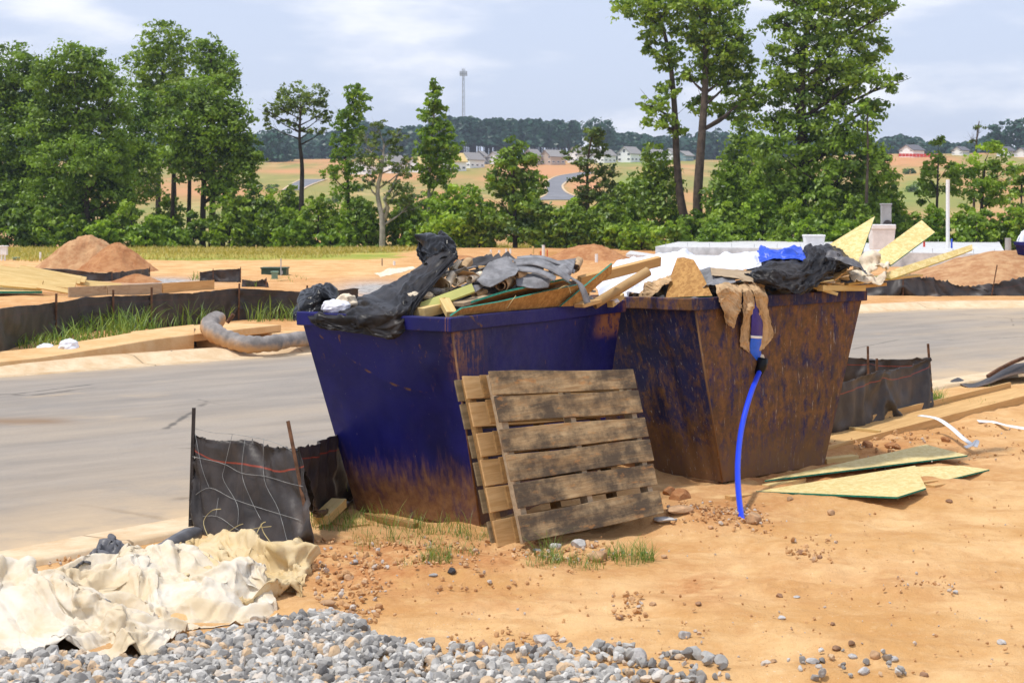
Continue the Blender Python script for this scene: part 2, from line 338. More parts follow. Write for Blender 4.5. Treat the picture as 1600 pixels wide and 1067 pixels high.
M['leaf_dull'] = leaf_mat('leaf_dull', (0.075, 0.125, 0.024), (0.26, 0.35, 0.066), 0.35)
M['leaf_blue'] = leaf_mat('leaf_blue', (0.008, 0.048, 0.030), (0.032, 0.110, 0.062), 0.2)
M['bark'] = simple('bark', (0.085, 0.066, 0.050), 0.95, 0.45, 3.0, 0.5)
M['bark_dark'] = simple('bark_dark', (0.045, 0.036, 0.030), 0.95, 0.4, 3.0, 0.5)
M['bark_pale'] = simple('bark_pale', (0.36, 0.33, 0.28), 0.9, 0.35, 3.0, 0.4)
M['grass_near'] = leaf_mat('grass_near', (0.075, 0.165, 0.018), (0.30, 0.40, 0.075), 0.4)
M['grass_dry'] = leaf_mat('grass_dry', (0.27, 0.25, 0.04), (0.66, 0.49, 0.14), 0.35)
M['straw'] = simple('straw', (0.52, 0.42, 0.20), 0.8)
M['rust_steel'] = simple('rust_steel', (0.13, 0.062, 0.032), 0.85, 0.5, 14, 0.3)
M['dark_steel'] = simple('dark_steel', (0.035, 0.028, 0.026), 0.6, 0.5, 14, 0.2)
M['wire'] = simple('wire', (0.30, 0.30, 0.29), 0.55, 0.3, 15, 0, 0.4, 0.4)
M['concrete'] = simple('concrete', (0.58, 0.58, 0.58), 0.9, 0.2, 3, 0.2)
M['pvc'] = simple('pvc', (0.80, 0.80, 0.78), 0.45, 0.06, 5)
M['white_plastic'] = simple('white_plastic', (0.80, 0.80, 0.80), 0.5, 0.08, 5)
M['green_box'] = simple('green_box', (0.035, 0.075, 0.050), 0.5, 0.2, 4)
M['green_pale'] = simple('green_pale', (0.19, 0.30, 0.22), 0.6, 0.2, 4)
M['grey_metal'] = simple('grey_metal', (0.40, 0.42, 0.43), 0.5, 0.15, 4, 0, 0.4, 0.3)
M['red'] = simple('red', (0.55, 0.05, 0.03), 0.6)
M['blue_pipe'] = simple('blue_pipe', (0.010, 0.050, 0.72), 0.32, 0.06, 3, 0, 0.5)
M['blue_tape'] = simple('blue_tape', (0.020, 0.13, 0.75), 0.35, 0.15, 12)
M['white'] = simple('white', (0.78, 0.78, 0.79), 0.6, 0.06, 6)
M['felt'] = simple('felt', (0.23, 0.23, 0.24), 0.9, 0.4, 9, 0.35)
M['felt_dark'] = simple('felt_dark', (0.055, 0.054, 0.058), 0.8, 0.4, 9, 0.25)
M['kraft'] = simple('kraft', (0.50, 0.335, 0.18), 0.8, 0.30, 9, 0.25)
M['cream'] = simple('cream', (0.74, 0.63, 0.47), 0.8, 0.25, 10, 0.3)
M['card'] = simple('card', (0.42, 0.27, 0.12), 0.7, 0.12, 8)
M['trim_green'] = simple('trim_green', (0.42, 0.42, 0.13), 0.5, 0.12, 5)
M['osb'] = osb_mat('osb', (0.60, 0.46, 0.18), (0.74, 0.61, 0.30))
M['osb_brown'] = osb_mat('osb_brown', (0.34, 0.165, 0.045), (0.50, 0.275, 0.085))
M['osb_edge'] = simple('osb_edge', (0.02, 0.21, 0.14), 0.6, 0.35, 30)
M['lumber'] = wood_mat('lumber', (0.56, 0.385, 0.15), (0.70, 0.53, 0.25), axis='X', scale=0.7)
M['lumber_tan'] = wood_mat('lumber_tan', (0.50, 0.295, 0.115), (0.63, 0.40, 0.17), axis='X', scale=0.7)
M['lumber_grey'] = wood_mat('lumber_grey', (0.33, 0.24, 0.15), (0.46, 0.36, 0.24), 0.4, (0.25, 0.16, 0.09), axis='X')
M['pallet_old'] = wood_mat('pallet_old', (0.29, 0.180, 0.085), (0.55, 0.40, 0.22), 1.6, (0.050, 0.041, 0.035), axis='X')
M['pallet_new'] = wood_mat('pallet_new', (0.46, 0.27, 0.105), (0.62, 0.40, 0.19), 0.0, axis='X')
M['pallet_brown'] = wood_mat('pallet_brown', (0.24, 0.135, 0.050), (0.36, 0.215, 0.085), 0.4, (0.10, 0.06, 0.03), axis='X')
M['pallet_grey'] = wood_mat('pallet_grey', (0.165, 0.125, 0.070), (0.27, 0.205, 0.12), 0.4, (0.07, 0.06, 0.04), axis='X')
def plastic(name, c, rough, spec=0.5, var=0.3, dust=0.0, dustc=(0.35, 0.24, 0.15)):
    n = NT(name); o = n.shift(n.obj); f = n.noise(o, 5, 5, 0.6); cc = n.mix(n.rng(f, 0.3, 0.7), tuple(x * (1 - var) for x in c), tuple(x * (1 + var) for x in c))
    if dust: cc = n.mix(n.rng(n.noise(o, 3.2, 6, 0.65), 0.45, 0.75, 0, dust), cc, dustc)
    n.bump(n.noise(o, 18, 5, 0.6, 0.8), 0.25, 0.012); return n.fin(cc, rough, spec)
M['black_plastic'] = plastic('black_plastic', (0.009, 0.008, 0.009), 0.40, 0.22, 0.3, 0.30, (0.10, 0.082, 0.070))
M['black_glossy'] = plastic('black_glossy', (0.004, 0.004, 0.005), 0.28, 0.22, 0.3)
M['grey_plastic'] = plastic('grey_plastic', (0.105, 0.105, 0.115), 0.45, 0.4, 0.3, 0.15)
M['white_wrap'] = plastic('white_wrap', (0.72, 0.74, 0.81), 0.5, 0.4, 0.05)
M['blue_wrap'] = plastic('blue_wrap', (0.018, 0.075, 0.55), 0.4, 0.4, 0.15)
def fabric_silt(name, stripe=0.85):
    n = NT(name); uv = n.sep(n.uv); o = n.shift(n.obj); f = n.noise(o, 3.5, 5, 0.6)
    c = n.mix(n.rng(f, 0.3, 0.72), (0.020, 0.016, 0.015), (0.052, 0.042, 0.038)); dust = n.rng(n.noise(o, 2.2, 6, 0.65), 0.5, 0.8, 0, 0.4); c = n.mix(dust, c, (0.17, 0.105, 0.065))
    low = n.rng(n.math('ADD', uv[0], n.math('MULTIPLY', n.noise(o, 3, 4), 0.25)), 0.12, 0.34, 0.35, 0.0); c = n.mix(low, c, (0.26, 0.15, 0.075))
    line = n.rng(n.math('ABSOLUTE', n.math('SUBTRACT', uv[0], 0.80)), 0.004, 0.008, stripe, 0.0); c = n.mix(line, c, (0.28, 0.045, 0.02))
    n.bump(n.noise(o, 20, 5, 0.6, 0.6), 0.25, 0.01); return n.fin(c, 0.5, 0.4)
M['silt'] = fabric_silt('silt'); M['silt_plain'] = fabric_silt('silt_plain', 0.12)
def tarp_mat(name, a, b):
    n = NT(name); o = n.shift(n.obj); f = n.noise(o, 2.3, 6, 0.65, 0.3); c = n.mix(n.rng(f, 0.36, 0.66), a, b)
    st = n.noise(o, 7, 6, 0.7); c = n.mix(n.rng(st, 0.60, 0.74, 0, 0.45), c, (0.50, 0.33, 0.15)); dw = n.t.nodes.new('ShaderNodeVectorMath'); dw.operation = 'MULTIPLY_ADD'; n.l(n.noise(o, 2.5, 3, 0.5, 0, True), dw.inputs[0]); dw.inputs[1].default_value = (.35, .35, .35); n.l(o, dw.inputs[2]); h1_ = n.vor(n.map(dw.outputs[0], (1, 1.5, 1)), 4.5); h2_ = n.vor(n.map(dw.outputs[0], (1.3, 1, 1), (0, 0, .6)), 11); n.bump(n.math('ADD', h1_, n.math('MULTIPLY', h2_, 0.35)), 0.38, 0.06)
    n.put(n.p.inputs['Subsurface Weight'], 0.15); n.p.inputs['Subsurface Radius'].default_value = (0.05, 0.04, 0.03); return n.fin(c, 0.6, 0.3)
M['tarp_white'] = tarp_mat('tarp_white', (0.60, 0.48, 0.31), (0.66, 0.605, 0.51))
M['tarp_cream'] = tarp_mat('tarp_cream', (0.56, 0.41, 0.20), (0.64, 0.51, 0.31))
def bin_mat(name, rusty):
    n = NT(name); o = n.obj; uv = n.sep(n.uv); u, v = uv[0], uv[1]
    big = n.noise(o, 1.6, 5, 0.6); streak = n.noise(n.map(o, (9, 9, 0.9)), 2.4, 6, 0.65); fine = n.noise(o, 14, 6, 0.7)
    blue = n.mix(n.rng(big, 0.3, 0.7), (0.0050, 0.0055, 0.066), (0.010, 0.0105, 0.135)); blue = n.mix(n.rng(streak, 0.5, 0.75, 0, 0.4), blue, (0.008, 0.014, 0.085))
    rust = n.mix(n.rng(fine, 0.3, 0.7), (0.085, 0.040, 0.016), (0.225, 0.105, 0.036)); rust = n.mix(n.rng(n.noise(o, 5, 6, 0.7), 0.45, 0.7, 0, 0.7), rust, (0.060, 0.035, 0.022))
    if not rusty:
        arc = n.math('SUBTRACT', v, n.math('ADD', 0.685, n.math('MULTIPLY', n.math('POWER', n.math('ABSOLUTE', n.math('SUBTRACT', u, 0.75)), 2.0), 0.62)))
        face0 = n.rng(u, 0.74, 0.80, 1, 0)
        blue = n.mix(n.math('MULTIPLY', n.rng(arc, -0.004, 0.006), n.math('MULTIPLY', face0, 0.22)), blue, (0.014, 0.016, 0.19))
        dirt = n.rng(n.math('ADD', v, n.math('MULTIPLY', n.math('SUBTRACT', streak, 0.5), 0.42)), 0.10, 0.36, 0.82, 0.0)
        dirt = n.math('MULTIPLY', dirt, n.rng(n.noise(n.map(o, (3, 3, 1.5)), 3, 5, 0.6), 0.28, 0.5, 0.45, 1.0))
        cn = n.math('MULTIPLY', n.rng(n.math('ABSOLUTE', n.math('SUBTRACT', u, 1.05)), 0.04, 0.13, 1, 0), n.rng(v, 0.66, 0.9)); cn = n.math('MULTIPLY', cn, n.rng(n.math('ADD', n.math('MULTIPLY', streak, 0.5), n.math('MULTIPLY', fine, 0.5)), 0.44, 0.56, 0, 0.8))
        line = n.math('MULTIPLY', n.rng(n.math('ABSOLUTE', arc), 0.003, 0.009, 0.9, 0.0), n.math('MULTIPLY', face0, n.rng(n.noise(o, 9, 3), 0.5, 0.6)))
        spot = n.math('MULTIPLY', n.rng(n.noise(n.map(o, (4, 4, 1.6)), 5, 6, 0.7), 0.60, 0.70), n.rng(v, 0.55, 1.0, 0.15, 0.9))
        c = n.mix(n.math('MAXIMUM', spot, line), blue, rust); c = n.mix(dirt, c, n.mix(n.rng(fine, 0.3, 0.7), (0.19, 0.085, 0.028), (0.33, 0.175, 0.065))); en = n.math('MULTIPLY', n.rng(n.math('ABSOLUTE', n.math('SUBTRACT', u, 1.95)), 0.05, 0.14, 1, 0), n.math('MULTIPLY', n.rng(v, 0.84, 0.92), n.rng(fine, 0.36, 0.5))); cn = n.math('MAXIMUM', cn, en); c = n.mix(n.math('MULTIPLY', cn, 0.85), c, (0.30, 0.125, 0.045))
    else:
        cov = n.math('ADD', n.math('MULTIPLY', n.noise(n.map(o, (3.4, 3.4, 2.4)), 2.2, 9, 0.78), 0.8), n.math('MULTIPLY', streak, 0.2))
        a = n.math('SUBTRACT', n.rng(u, 0.98, 1.02, 0.56, 0.462), n.math('MULTIPLY', n.rng(u, 0.98, 1.02, 1, 0), n.rng(v, 0.15, 0.6, 0.10, 0))); cov = n.math('SUBTRACT', cov, a); c = n.mix(n.rng(cov, -0.10, 0.085), n.mix(0.5, blue, (0.020, 0.024, 0.048)), rust)  # left face keeps more dark blue paint, partly to stand in for its shade
        c = n.mix(n.rng(n.noise(n.map(o, (7, 7, 0.8)), 2.0, 6, 0.7), 0.54, 0.68, 0, 0.45), c, (0.25, 0.125, 0.052))
        mud = n.rng(n.math('ADD', v, n.math('MULTIPLY', n.math('SUBTRACT', fine, 0.5), 0.3)), 0.02, 0.30, 0.65, 0.0); c = n.mix(mud, c, (0.20, 0.105, 0.045))
    sc1 = n.rng(n.vor(n.map(o, (5, 5, 2.0), (0.25, 0.1, 0.2)), 3.2), 0.004 if not rusty else 0.012, 0.028 if not rusty else 0.05, 1, 0); sc2 = n.rng(n.noise(n.map(o, (26, 26, 2.2), (0.2, -0.12, 0)), 2.0, 5, 0.75), 0.62 if rusty else 0.69, 0.68 if rusty else 0.72, 0, 0.9)
    c = n.mix(n.math('MULTIPLY', n.math('MAXIMUM', sc1, sc2), 0.75), c, (0.52, 0.46, 0.38))
    n.bump(n.math('ADD', n.math('MULTIPLY', big, 1.0), n.math('MULTIPLY', fine, 0.12)), 0.3, 0.03)
    return n.fin(c, n.rng(fine, 0.3, 0.7, 0.42 if not rusty else 0.6, 0.62 if not rusty else 0.85), 0.28)
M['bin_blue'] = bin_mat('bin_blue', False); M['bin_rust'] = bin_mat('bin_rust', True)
def ground_mat():
    n = NT('ground'); o = n.obj; b = n.noise(o, 0.8, 8, 0.68); m = n.noise(o, 2.6, 7, 0.65); f = n.noise(o, 16, 6, 0.7); ff = n.noise(o, 70, 4, 0.7)
    c = n.mix(n.rng(b, 0.35, 0.65), (0.57, 0.310, 0.115), (0.76, 0.495, 0.24)); c = n.mix(n.rng(m, 0.48, 0.68, 0, 0.6), c, (0.53, 0.275, 0.105)); c = n.mix(n.rng(f, 0.52, 0.74, 0, 0.35), c, (0.78, 0.55, 0.31))
    c = n.mix(n.rng(ff, 0.56, 0.72, 0, 0.4), c, (0.50, 0.28, 0.125)); sp = n.vor(n.map(o, (1, 1, .3)), 34); c = n.mix(n.math('MULTIPLY', n.rng(sp, 0.10, 0.17, 1, 0), n.rng(n.noise(o, 1.7, 5, 0.7), 0.46, 0.60, 0.05, 0.9)), c, n.mix(n.rng(n.sep(n.vor(o, 34, 'F1', 'Color'))[0], 0.5, 0.6), (0.33, 0.165, 0.07), (0.70, 0.58, 0.44))); c = n.mix(n.rng(n.noise(n.map(o, (0.8, 2.6, 1), (0, 0, .15)), 2.2, 8, 0.75), 0.56, 0.70, 0, 0.5), c, (0.46, 0.225, 0.082))
    red = n.attr('red'); red = n.math('MULTIPLY', red, n.rng(n.noise(o, 5, 5, 0.6), 0.3, 0.58)); c = n.mix(red, c, n.mix(n.rng(f, 0.3, 0.7), (0.42, 0.175, 0.062), (0.58, 0.285, 0.115)))
    gv = n.attr('gravel'); c = n.mix(gv, c, n.mix(n.rng(n.vor(o, 9.0, 'F1', 'Color'), 0.2, 0.8), (0.26, 0.24, 0.22), (0.50, 0.48, 0.46)))
    gr = n.attr('grass'); g1 = n.noise(n.map(o, (0.25, 1, 1)), 0.35, 6, 0.65); g2 = n.noise(o, 2.2, 5, 0.7)
    gc = n.mix(n.rng(g1, 0.35, 0.65), (0.47, 0.40, 0.09), (0.25, 0.30, 0.045)); gc = n.mix(n.rng(g2, 0.5, 0.7, 0, 0.7), gc, (0.58, 0.41, 0.16))
    gm = n.rng(n.math('ADD', gr, n.math('MULTIPLY', n.math('SUBTRACT', n.noise(o, 0.25, 7, 0.65), 0.5), 1.1)), 0.42, 0.58); c = n.mix(gm, c, gc)
    hl = n.attr('hill'); g = n.noise(n.map(o, (1, 0.35, 1)), 0.02, 7, 0.62); hc = n.mix(n.rng(g, 0.42, 0.57), (0.52, 0.27, 0.115), (0.27, 0.26, 0.07)); hc = n.mix(n.rng(n.noise(o, 0.05, 6, 0.65), 0.5, 0.66, 0, 0.7), hc, (0.48, 0.36, 0.15)); hc = n.mix(n.rng(n.noise(n.map(o, (1, .5, 1)), 0.16, 6, 0.7), 0.48, 0.66, 0, 0.55), hc, (0.14, 0.18, 0.05))
    hg = n.attr('hillgreen'); hc = n.mix(hg, hc, (0.20, 0.27, 0.05)); ho = n.attr('hillorange'); hc = n.mix(ho, hc, (0.55, 0.27, 0.12)); c = n.mix(hl, c, hc)
    n.bump(n.math('ADD', n.math('MULTIPLY', f, 0.7), n.math('MULTIPLY', ff, 0.45)), 0.8, 0.035); return n.fin(c, 0.95, 0.15)
M['ground'] = ground_mat()
def dirt_mat(name, a, b, bump=0.8):
    n = NT(name); o = n.obj; f = n.noise(o, 2.5, 7, 0.7); g = n.noise(o, 9, 6, 0.7); c = n.mix(n.rng(f, 0.35, 0.65), a, b); n.bump(g, bump, 0.08); return n.fin(c, 0.95, 0.1)
M['dirt_pile'] = dirt_mat('dirt_pile', (0.40, 0.20, 0.095), (0.56, 0.345, 0.18)); M['dirt_red'] = dirt_mat('dirt_red', (0.36, 0.155, 0.065), (0.50, 0.26, 0.12))
def road_mat():
    n = NT('asphalt'); o = n.map(n.obj, rot=(0, 0, R(-42))); st = n.noise(n.map(o, (0.22, 1.0, 1)), 1.3, 8, 0.72); b = n.noise(n.map(o, (0.25, 1, 1)), 0.35, 5, 0.6); f = n.noise(n.obj, 38, 6, 0.8)
    c = n.mix(n.rng(st, 0.32, 0.66), (0.205, 0.190, 0.175), (0.300, 0.270, 0.238)); c = n.mix(n.rng(b, 0.45, 0.72, 0, 0.55), c, (0.40, 0.325, 0.24)); c = n.mix(n.rng(f, 0.45, 0.75, 0, 0.55), c, (0.16, 0.15, 0.145))
    c = n.mix(n.rng(n.noise(n.obj, 70, 5, 0.8), 0.55, 0.72, 0, 0.5), c, (0.42, 0.38, 0.33)); cr = n.vor(n.map(n.obj, (1, 1, 1)), 0.28, 'DISTANCE_TO_EDGE'); c = n.mix(n.math('MULTIPLY', n.rng(n.math('ADD', cr, n.math('MULTIPLY', n.math('SUBTRACT', n.noise(n.obj, 6, 5), 0.5), 0.02)), 0.0, 0.010, 1, 0), n.rng(n.noise(n.obj, 0.3, 3), 0.5, 0.55)), c, (0.10, 0.095, 0.09))
    c = n.mix(n.rng(n.noise(n.map(o, (0.5, 1, 1), loc=(3, 1, 0)), 0.7, 7, 0.7), 0.58, 0.74, 0, 0.6), c, (0.47, 0.36, 0.24))
    c = n.mix(n.math('MULTIPLY', n.attr('dust'), n.rng(n.noise(o, 0.9, 6, 0.65), 0.25, 0.6, 0.3, 0.95)), c, (0.54, 0.40, 0.25))
    c = n.mix(n.math('MULTIPLY', n.attr('mud'), 0.9), c, (0.235, 0.15, 0.085))
    n.bump(f, 0.25, 0.006); return n.fin(c, 0.9, 0.2)
M['asphalt'] = road_mat()
def kerb_mat():
    n = NT('kerb'); o = n.obj; f = n.noise(o, 2.0, 6, 0.65); c = n.mix(n.rng(f, 0.35, 0.65), (0.58, 0.42, 0.25), (0.70, 0.56, 0.38)); c = n.mix(n.rng(n.noise(o, 40, 4, 0.7), 0.5, 0.75, 0, 0.3), c, (0.40, 0.27, 0.15)); jx = n.math('FRACT', n.math('MULTIPLY', n.sep(n.map(o, rot=(0, 0, R(-52))))[0], 0.33)); c = n.mix(n.rng(n.math('ABSOLUTE', n.math('SUBTRACT', jx, 0.5)), 0.002, 0.006, 0.7, 0), c, (0.16, 0.11, 0.07)); c = n.mix(n.rng(n.noise(o, 1.1, 7, 0.7), 0.5, 0.7, 0, 0.5), c, (0.47, 0.28, 0.13)); n.bump(n.noise(o, 40, 4), 0.2, 0.004); return n.fin(c, 0.9, 0.2)
M['kerb'] = kerb_mat(); M['inlet'] = dirt_mat('inlet', (0.60, 0.36, 0.16), (0.68, 0.46, 0.24), 0.15)
def stone_mat(name, cols):
    n = NT(name); t = n.attr('tint'); o = n.obj; c = n.mix(n.rng(t, 0.0, 0.4), cols[0], cols[1]); c = n.mix(n.rng(t, 0.4, 0.75), c, cols[2]); c = n.mix(n.rng(t, 0.78, 0.9), c, cols[3]); f = n.noise(o, 28, 6, 0.7); c = n.mix(n.rng(f, 0.4, 0.7, 0, 0.5), c, tuple(x * 0.6 for x in cols[1])); n.bump(f, 0.5, 0.01); return n.fin(c, 0.85, 0.25)
M['gravel'] = stone_mat('gravel', ((0.18, 0.17, 0.16), (0.36, 0.345, 0.32), (0.60, 0.575, 0.53), (0.58, 0.41, 0.25)))
M['stone_grey'] = simple('stone_grey', (0.43, 0.41, 0.39), 0.9, 0.35, 18, 0.5); M['stone_tan'] = simple('stone_tan', (0.47, 0.29, 0.16), 0.9, 0.3, 14, 0.5); M['stone_brown'] = simple('stone_brown', (0.29, 0.165, 0.095), 0.9, 0.35, 18, 0.5)
def sock_mat():
    n = NT('sock'); o = n.obj; nz = n.t.nodes.new('ShaderNodeNewGeometry'); f = n.noise(o, 5, 5, 0.6); v = n.sep(n.uv)[1]
    c = n.mix(n.rng(f, 0.3, 0.7), (0.17, 0.155, 0.145), (0.32, 0.29, 0.27)); c = n.mix(n.rng(n.math('ADD', n.attr('tint'), n.math('MULTIPLY', f, 0.5)), 0.40, 0.75), c, (0.52, 0.30, 0.14)); n.bump(n.noise(o, 10, 4), 0.5, 0.02); return n.fin(c, 0.8, 0.2)
M['sock'] = sock_mat()
def siding(name, c):
    n = NT(name); z = n.sep(n.obj)[2]; w = n.math('FRACT', n.math('MULTIPLY', z, 5.0)); n.bump(w, 0.3, 0.02); return n.fin(n.mix(n.rng(w, 0.0, 0.12), tuple(x * 0.8 for x in c), c), 0.7, 0.2)
M['wall_white'] = siding('wall_white', (0.88, 0.88, 0.88)); M['wall_tan'] = siding('wall_tan', (0.52, 0.44, 0.36)); M['wall_blue'] = siding('wall_blue', (0.17, 0.20, 0.25)); M['wall_teal'] = siding('wall_teal', (0.22, 0.33, 0.36))
M['roof_grey'] = simple('roof_grey', (0.30, 0.285, 0.275), 0.95, 0.2, 4); M['roof_dark'] = simple('roof_dark', (0.15, 0.145, 0.16), 0.95, 0.2, 4); M['sheathing'] = simple('sheathing', (0.70, 0.53, 0.22), 0.8, 0.15, 4)
M['glass_dark'] = simple('glass_dark', (0.05, 0.06, 0.07), 0.1, 0.2, 2, 0, 0.8); M['trim_white'] = simple('trim_white', (0.8, 0.8, 0.8), 0.6, 0.04)
# ------------------------------------------------------------------ terrain, road, kerbs, haze
def build_ground():
    az = np.unique(np.r_[np.linspace(-19.5, 19.5, 560), np.linspace(-60, -19.5, 60), np.linspace(19.5, 60, 60), np.linspace(60, 300, 70)]) * math.pi / 180
    az = az[:-1]                                       # 300 degrees is -60: the ring closes
    ypix = np.linspace(1130, 480, 330); dn = F * CH / (ypix - HZ)
    d = np.r_[0.4, 1.5, 3, 4.5, 6, dn[dn > 6.5], np.geomspace(dn[-1] * 1.01, 240, 190), np.geomspace(243, 1600, 130)]
    D, A = np.meshgrid(d, az, indexing='ij'); X, Y = D * np.sin(A), D * np.cos(A); Z = H(X, Y)
    nr, na = X.shape; i, j = np.meshgrid(np.arange(nr - 1), np.arange(na), indexing='ij'); a = (i * na + j).ravel(); b = (i * na + (j + 1) % na).ravel()
    mb = MB(); mb.add(np.stack([X, Y, Z], -1).reshape(-1, 3), np.stack([a, b, b + na, a + na], 1)); mb.add([(0, 0, float(H(np.array([0.]), np.array([0.]))[0]))], np.zeros((0, 3), int))
    c = nr * na; mb.F.append((np.stack([np.full(na, c), (np.arange(na) + 1) % na, np.arange(na)], 1), np.zeros(na)))
    o = mb.build('ground', M['ground'], smooth=True); tag(o, kind='structure'); me = o.data
    x = np.r_[X.ravel(), 0]; y = np.r_[Y.ravel(), 0]; px = 800 + F * x / np.maximum(y, 0.5); py = HZ + F * (CH - np.r_[Z.ravel(), 0]) / np.maximum(y, 0.5)
    def att(n, v): at = me.attributes.new(n, 'FLOAT', 'POINT'); at.data.foreach_set('value', np.clip(v, 0, 1).astype(np.float32))
    def blob(cx, cy, rx, ry): return np.exp(-(((px - cx) / rx) ** 2 + ((py - cy) / ry) ** 2)) * (y > 0)
    att('grass', sstep(70, 84, y) * sstep(-0.02, -0.11, x / np.maximum(y, 1)) * 0.95 + sstep(99, 106, y) * 0.75)
    att('red', 0.55 * sstep(52, 62, y) * (y < 105) * sstep(-0.10, -0.03, x / np.maximum(y, 1)) + 0.9 * blob(940, 400, 120, 14) + 0.5 * sstep(28, 34, y) * (1 - sstep(55, 62, y)) + 1.2 * blob(1250, 560 + 180, 230, 30) + 1.2 * blob(560, 880, 110, 45) + blob(760, 870, 260, 26) * 0.9 + 0.7 * blob(1090, 920, 60, 30) + 0.5 * blob(780, 940, 200, 25) + 0.35 * blob(1350, 900, 250, 40) + 0.8 * blob(1120, 800, 130, 28) + 0.6 * blob(1420, 700, 160, 40) + .5 * blob(150, 880, 120, 16))
    att('gravel', 1.2 * blob(590, 452, 60, 12) + 1.2 * blob(255, 440, 60, 6) + 0.9 * blob(330, 1075, 330, 45))
    att('hill', sstep(112, 124, np.hypot(x, y)) * (y > 60))
    hm = (y > 200)
    att('hillgreen', hm * (1.2 * blob(985, 300, 55, 32) + 0.9 * blob(960, 325, 90, 14) + 0.8 * blob(440, 300, 60, 16) + 1.0 * blob(1440, 295, 50, 22) + blob(730, 272, 40, 6) + 0.9 * blob(1020, 254, 60, 4)))
    att('hillorange', hm * (1.2 * blob(860, 268, 70, 10) + 1.2 * blob(915, 292, 32, 18) + 1.0 * blob(640, 276, 110, 7) + 0.9 * blob(1420, 250, 60, 10) + 0.9 * blob(680, 335, 60, 20) + blob(330, 300, 120, 12) + blob(450, 268, 60, 4) + 0.8 * blob(860, 318, 90, 5)))
build_ground()
def offset(Q, d):
    t = np.gradient(Q, axis=0); t /= np.linalg.norm(t, axis=1, keepdims=True); return Q + np.stack([-t[:, 1], t[:, 0]], 1) * d
NQ2, FQ2 = densify(NEAR, 260), densify(FARE, 260)
def ribbon(mb, A, Z): 
    """surface over a list of parallel polylines with heights"""
    X = np.stack([np.concatenate([a, (z if hasattr(z, '__len__') else np.full(len(a), z))[:, None] if hasattr(z, '__len__') else np.full((len(a), 1), z)], 1) for a, z in zip(A, Z)], 0)
    return mb.add(X.reshape(-1, 3), gridfaces(X.shape[0], X.shape[1]))
def build_road():
    A, B = offset(NQ2, 0.50), offset(FQ2, -0.50); n = 60; t = np.linspace(0, 1, n)
    XY = A[None] * (1 - t)[:, None, None] + B[None] * t[:, None, None]; z = 0.0 + 0.05 * np.sin(t * math.pi)[:, None] + 0.0 * XY[..., 0]
    mb = MB(); V = np.concatenate([XY, np.broadcast_to(z, XY.shape[:2])[..., None]], 2).reshape(-1, 3); mb.add(V, gridfaces(n, len(A))[:, ::-1]); o = mb.build('road', M['asphalt'], smooth=True); tag(o, kind='structure')
    x, y = V[:, 0], V[:, 1]; px = 800 + F * x / np.maximum(y, 1); py = HZ + F * (CH - V[:, 2]) / np.maximum(y, 1); tt = np.repeat(t, len(A))
    at = o.data.attributes.new('dust', 'FLOAT', 'POINT'); at.data.foreach_set('value', np.clip(1.0 * np.exp(-tt / 0.10) + 0.6 * np.exp(-(1 - tt) / 0.05) + 0.10 + 0.5 * sstep(7, 14, x), 0, 1).astype(np.float32))
    at = o.data.attributes.new('mud', 'FLOAT', 'POINT'); at.data.foreach_set('value', np.exp(-(((px - 35) / 75) ** 4 + ((py - 658) / 5.0) ** 2)).astype(np.float32))
build_road()
mb = MB(); ribbon(mb, [offset(NQ2, 0.54), offset(NQ2, 0.50), offset(NQ2, 0.12), offset(NQ2, 0.0), offset(NQ2, -0.05), offset(NQ2, -0.06)], [-0.06, 0.016, 0.030, 0.045, 0.030, -0.12]); tag(mb.build('near_kerb', M['kerb'], smooth=True), kind='structure')
mb = MB(); ribbon(mb, [offset(FQ2, -0.54), offset(FQ2, -0.50), offset(FQ2, -0.22), offset(FQ2, 0.0), offset(FQ2, 0.22), offset(FQ2, 0.24)][::-1], [-0.06, 0.016, 0.022, 0.13, 0.15, -0.1][::-1]); tag(mb.build('far_kerb', M['kerb'], smooth=True), kind='structure')
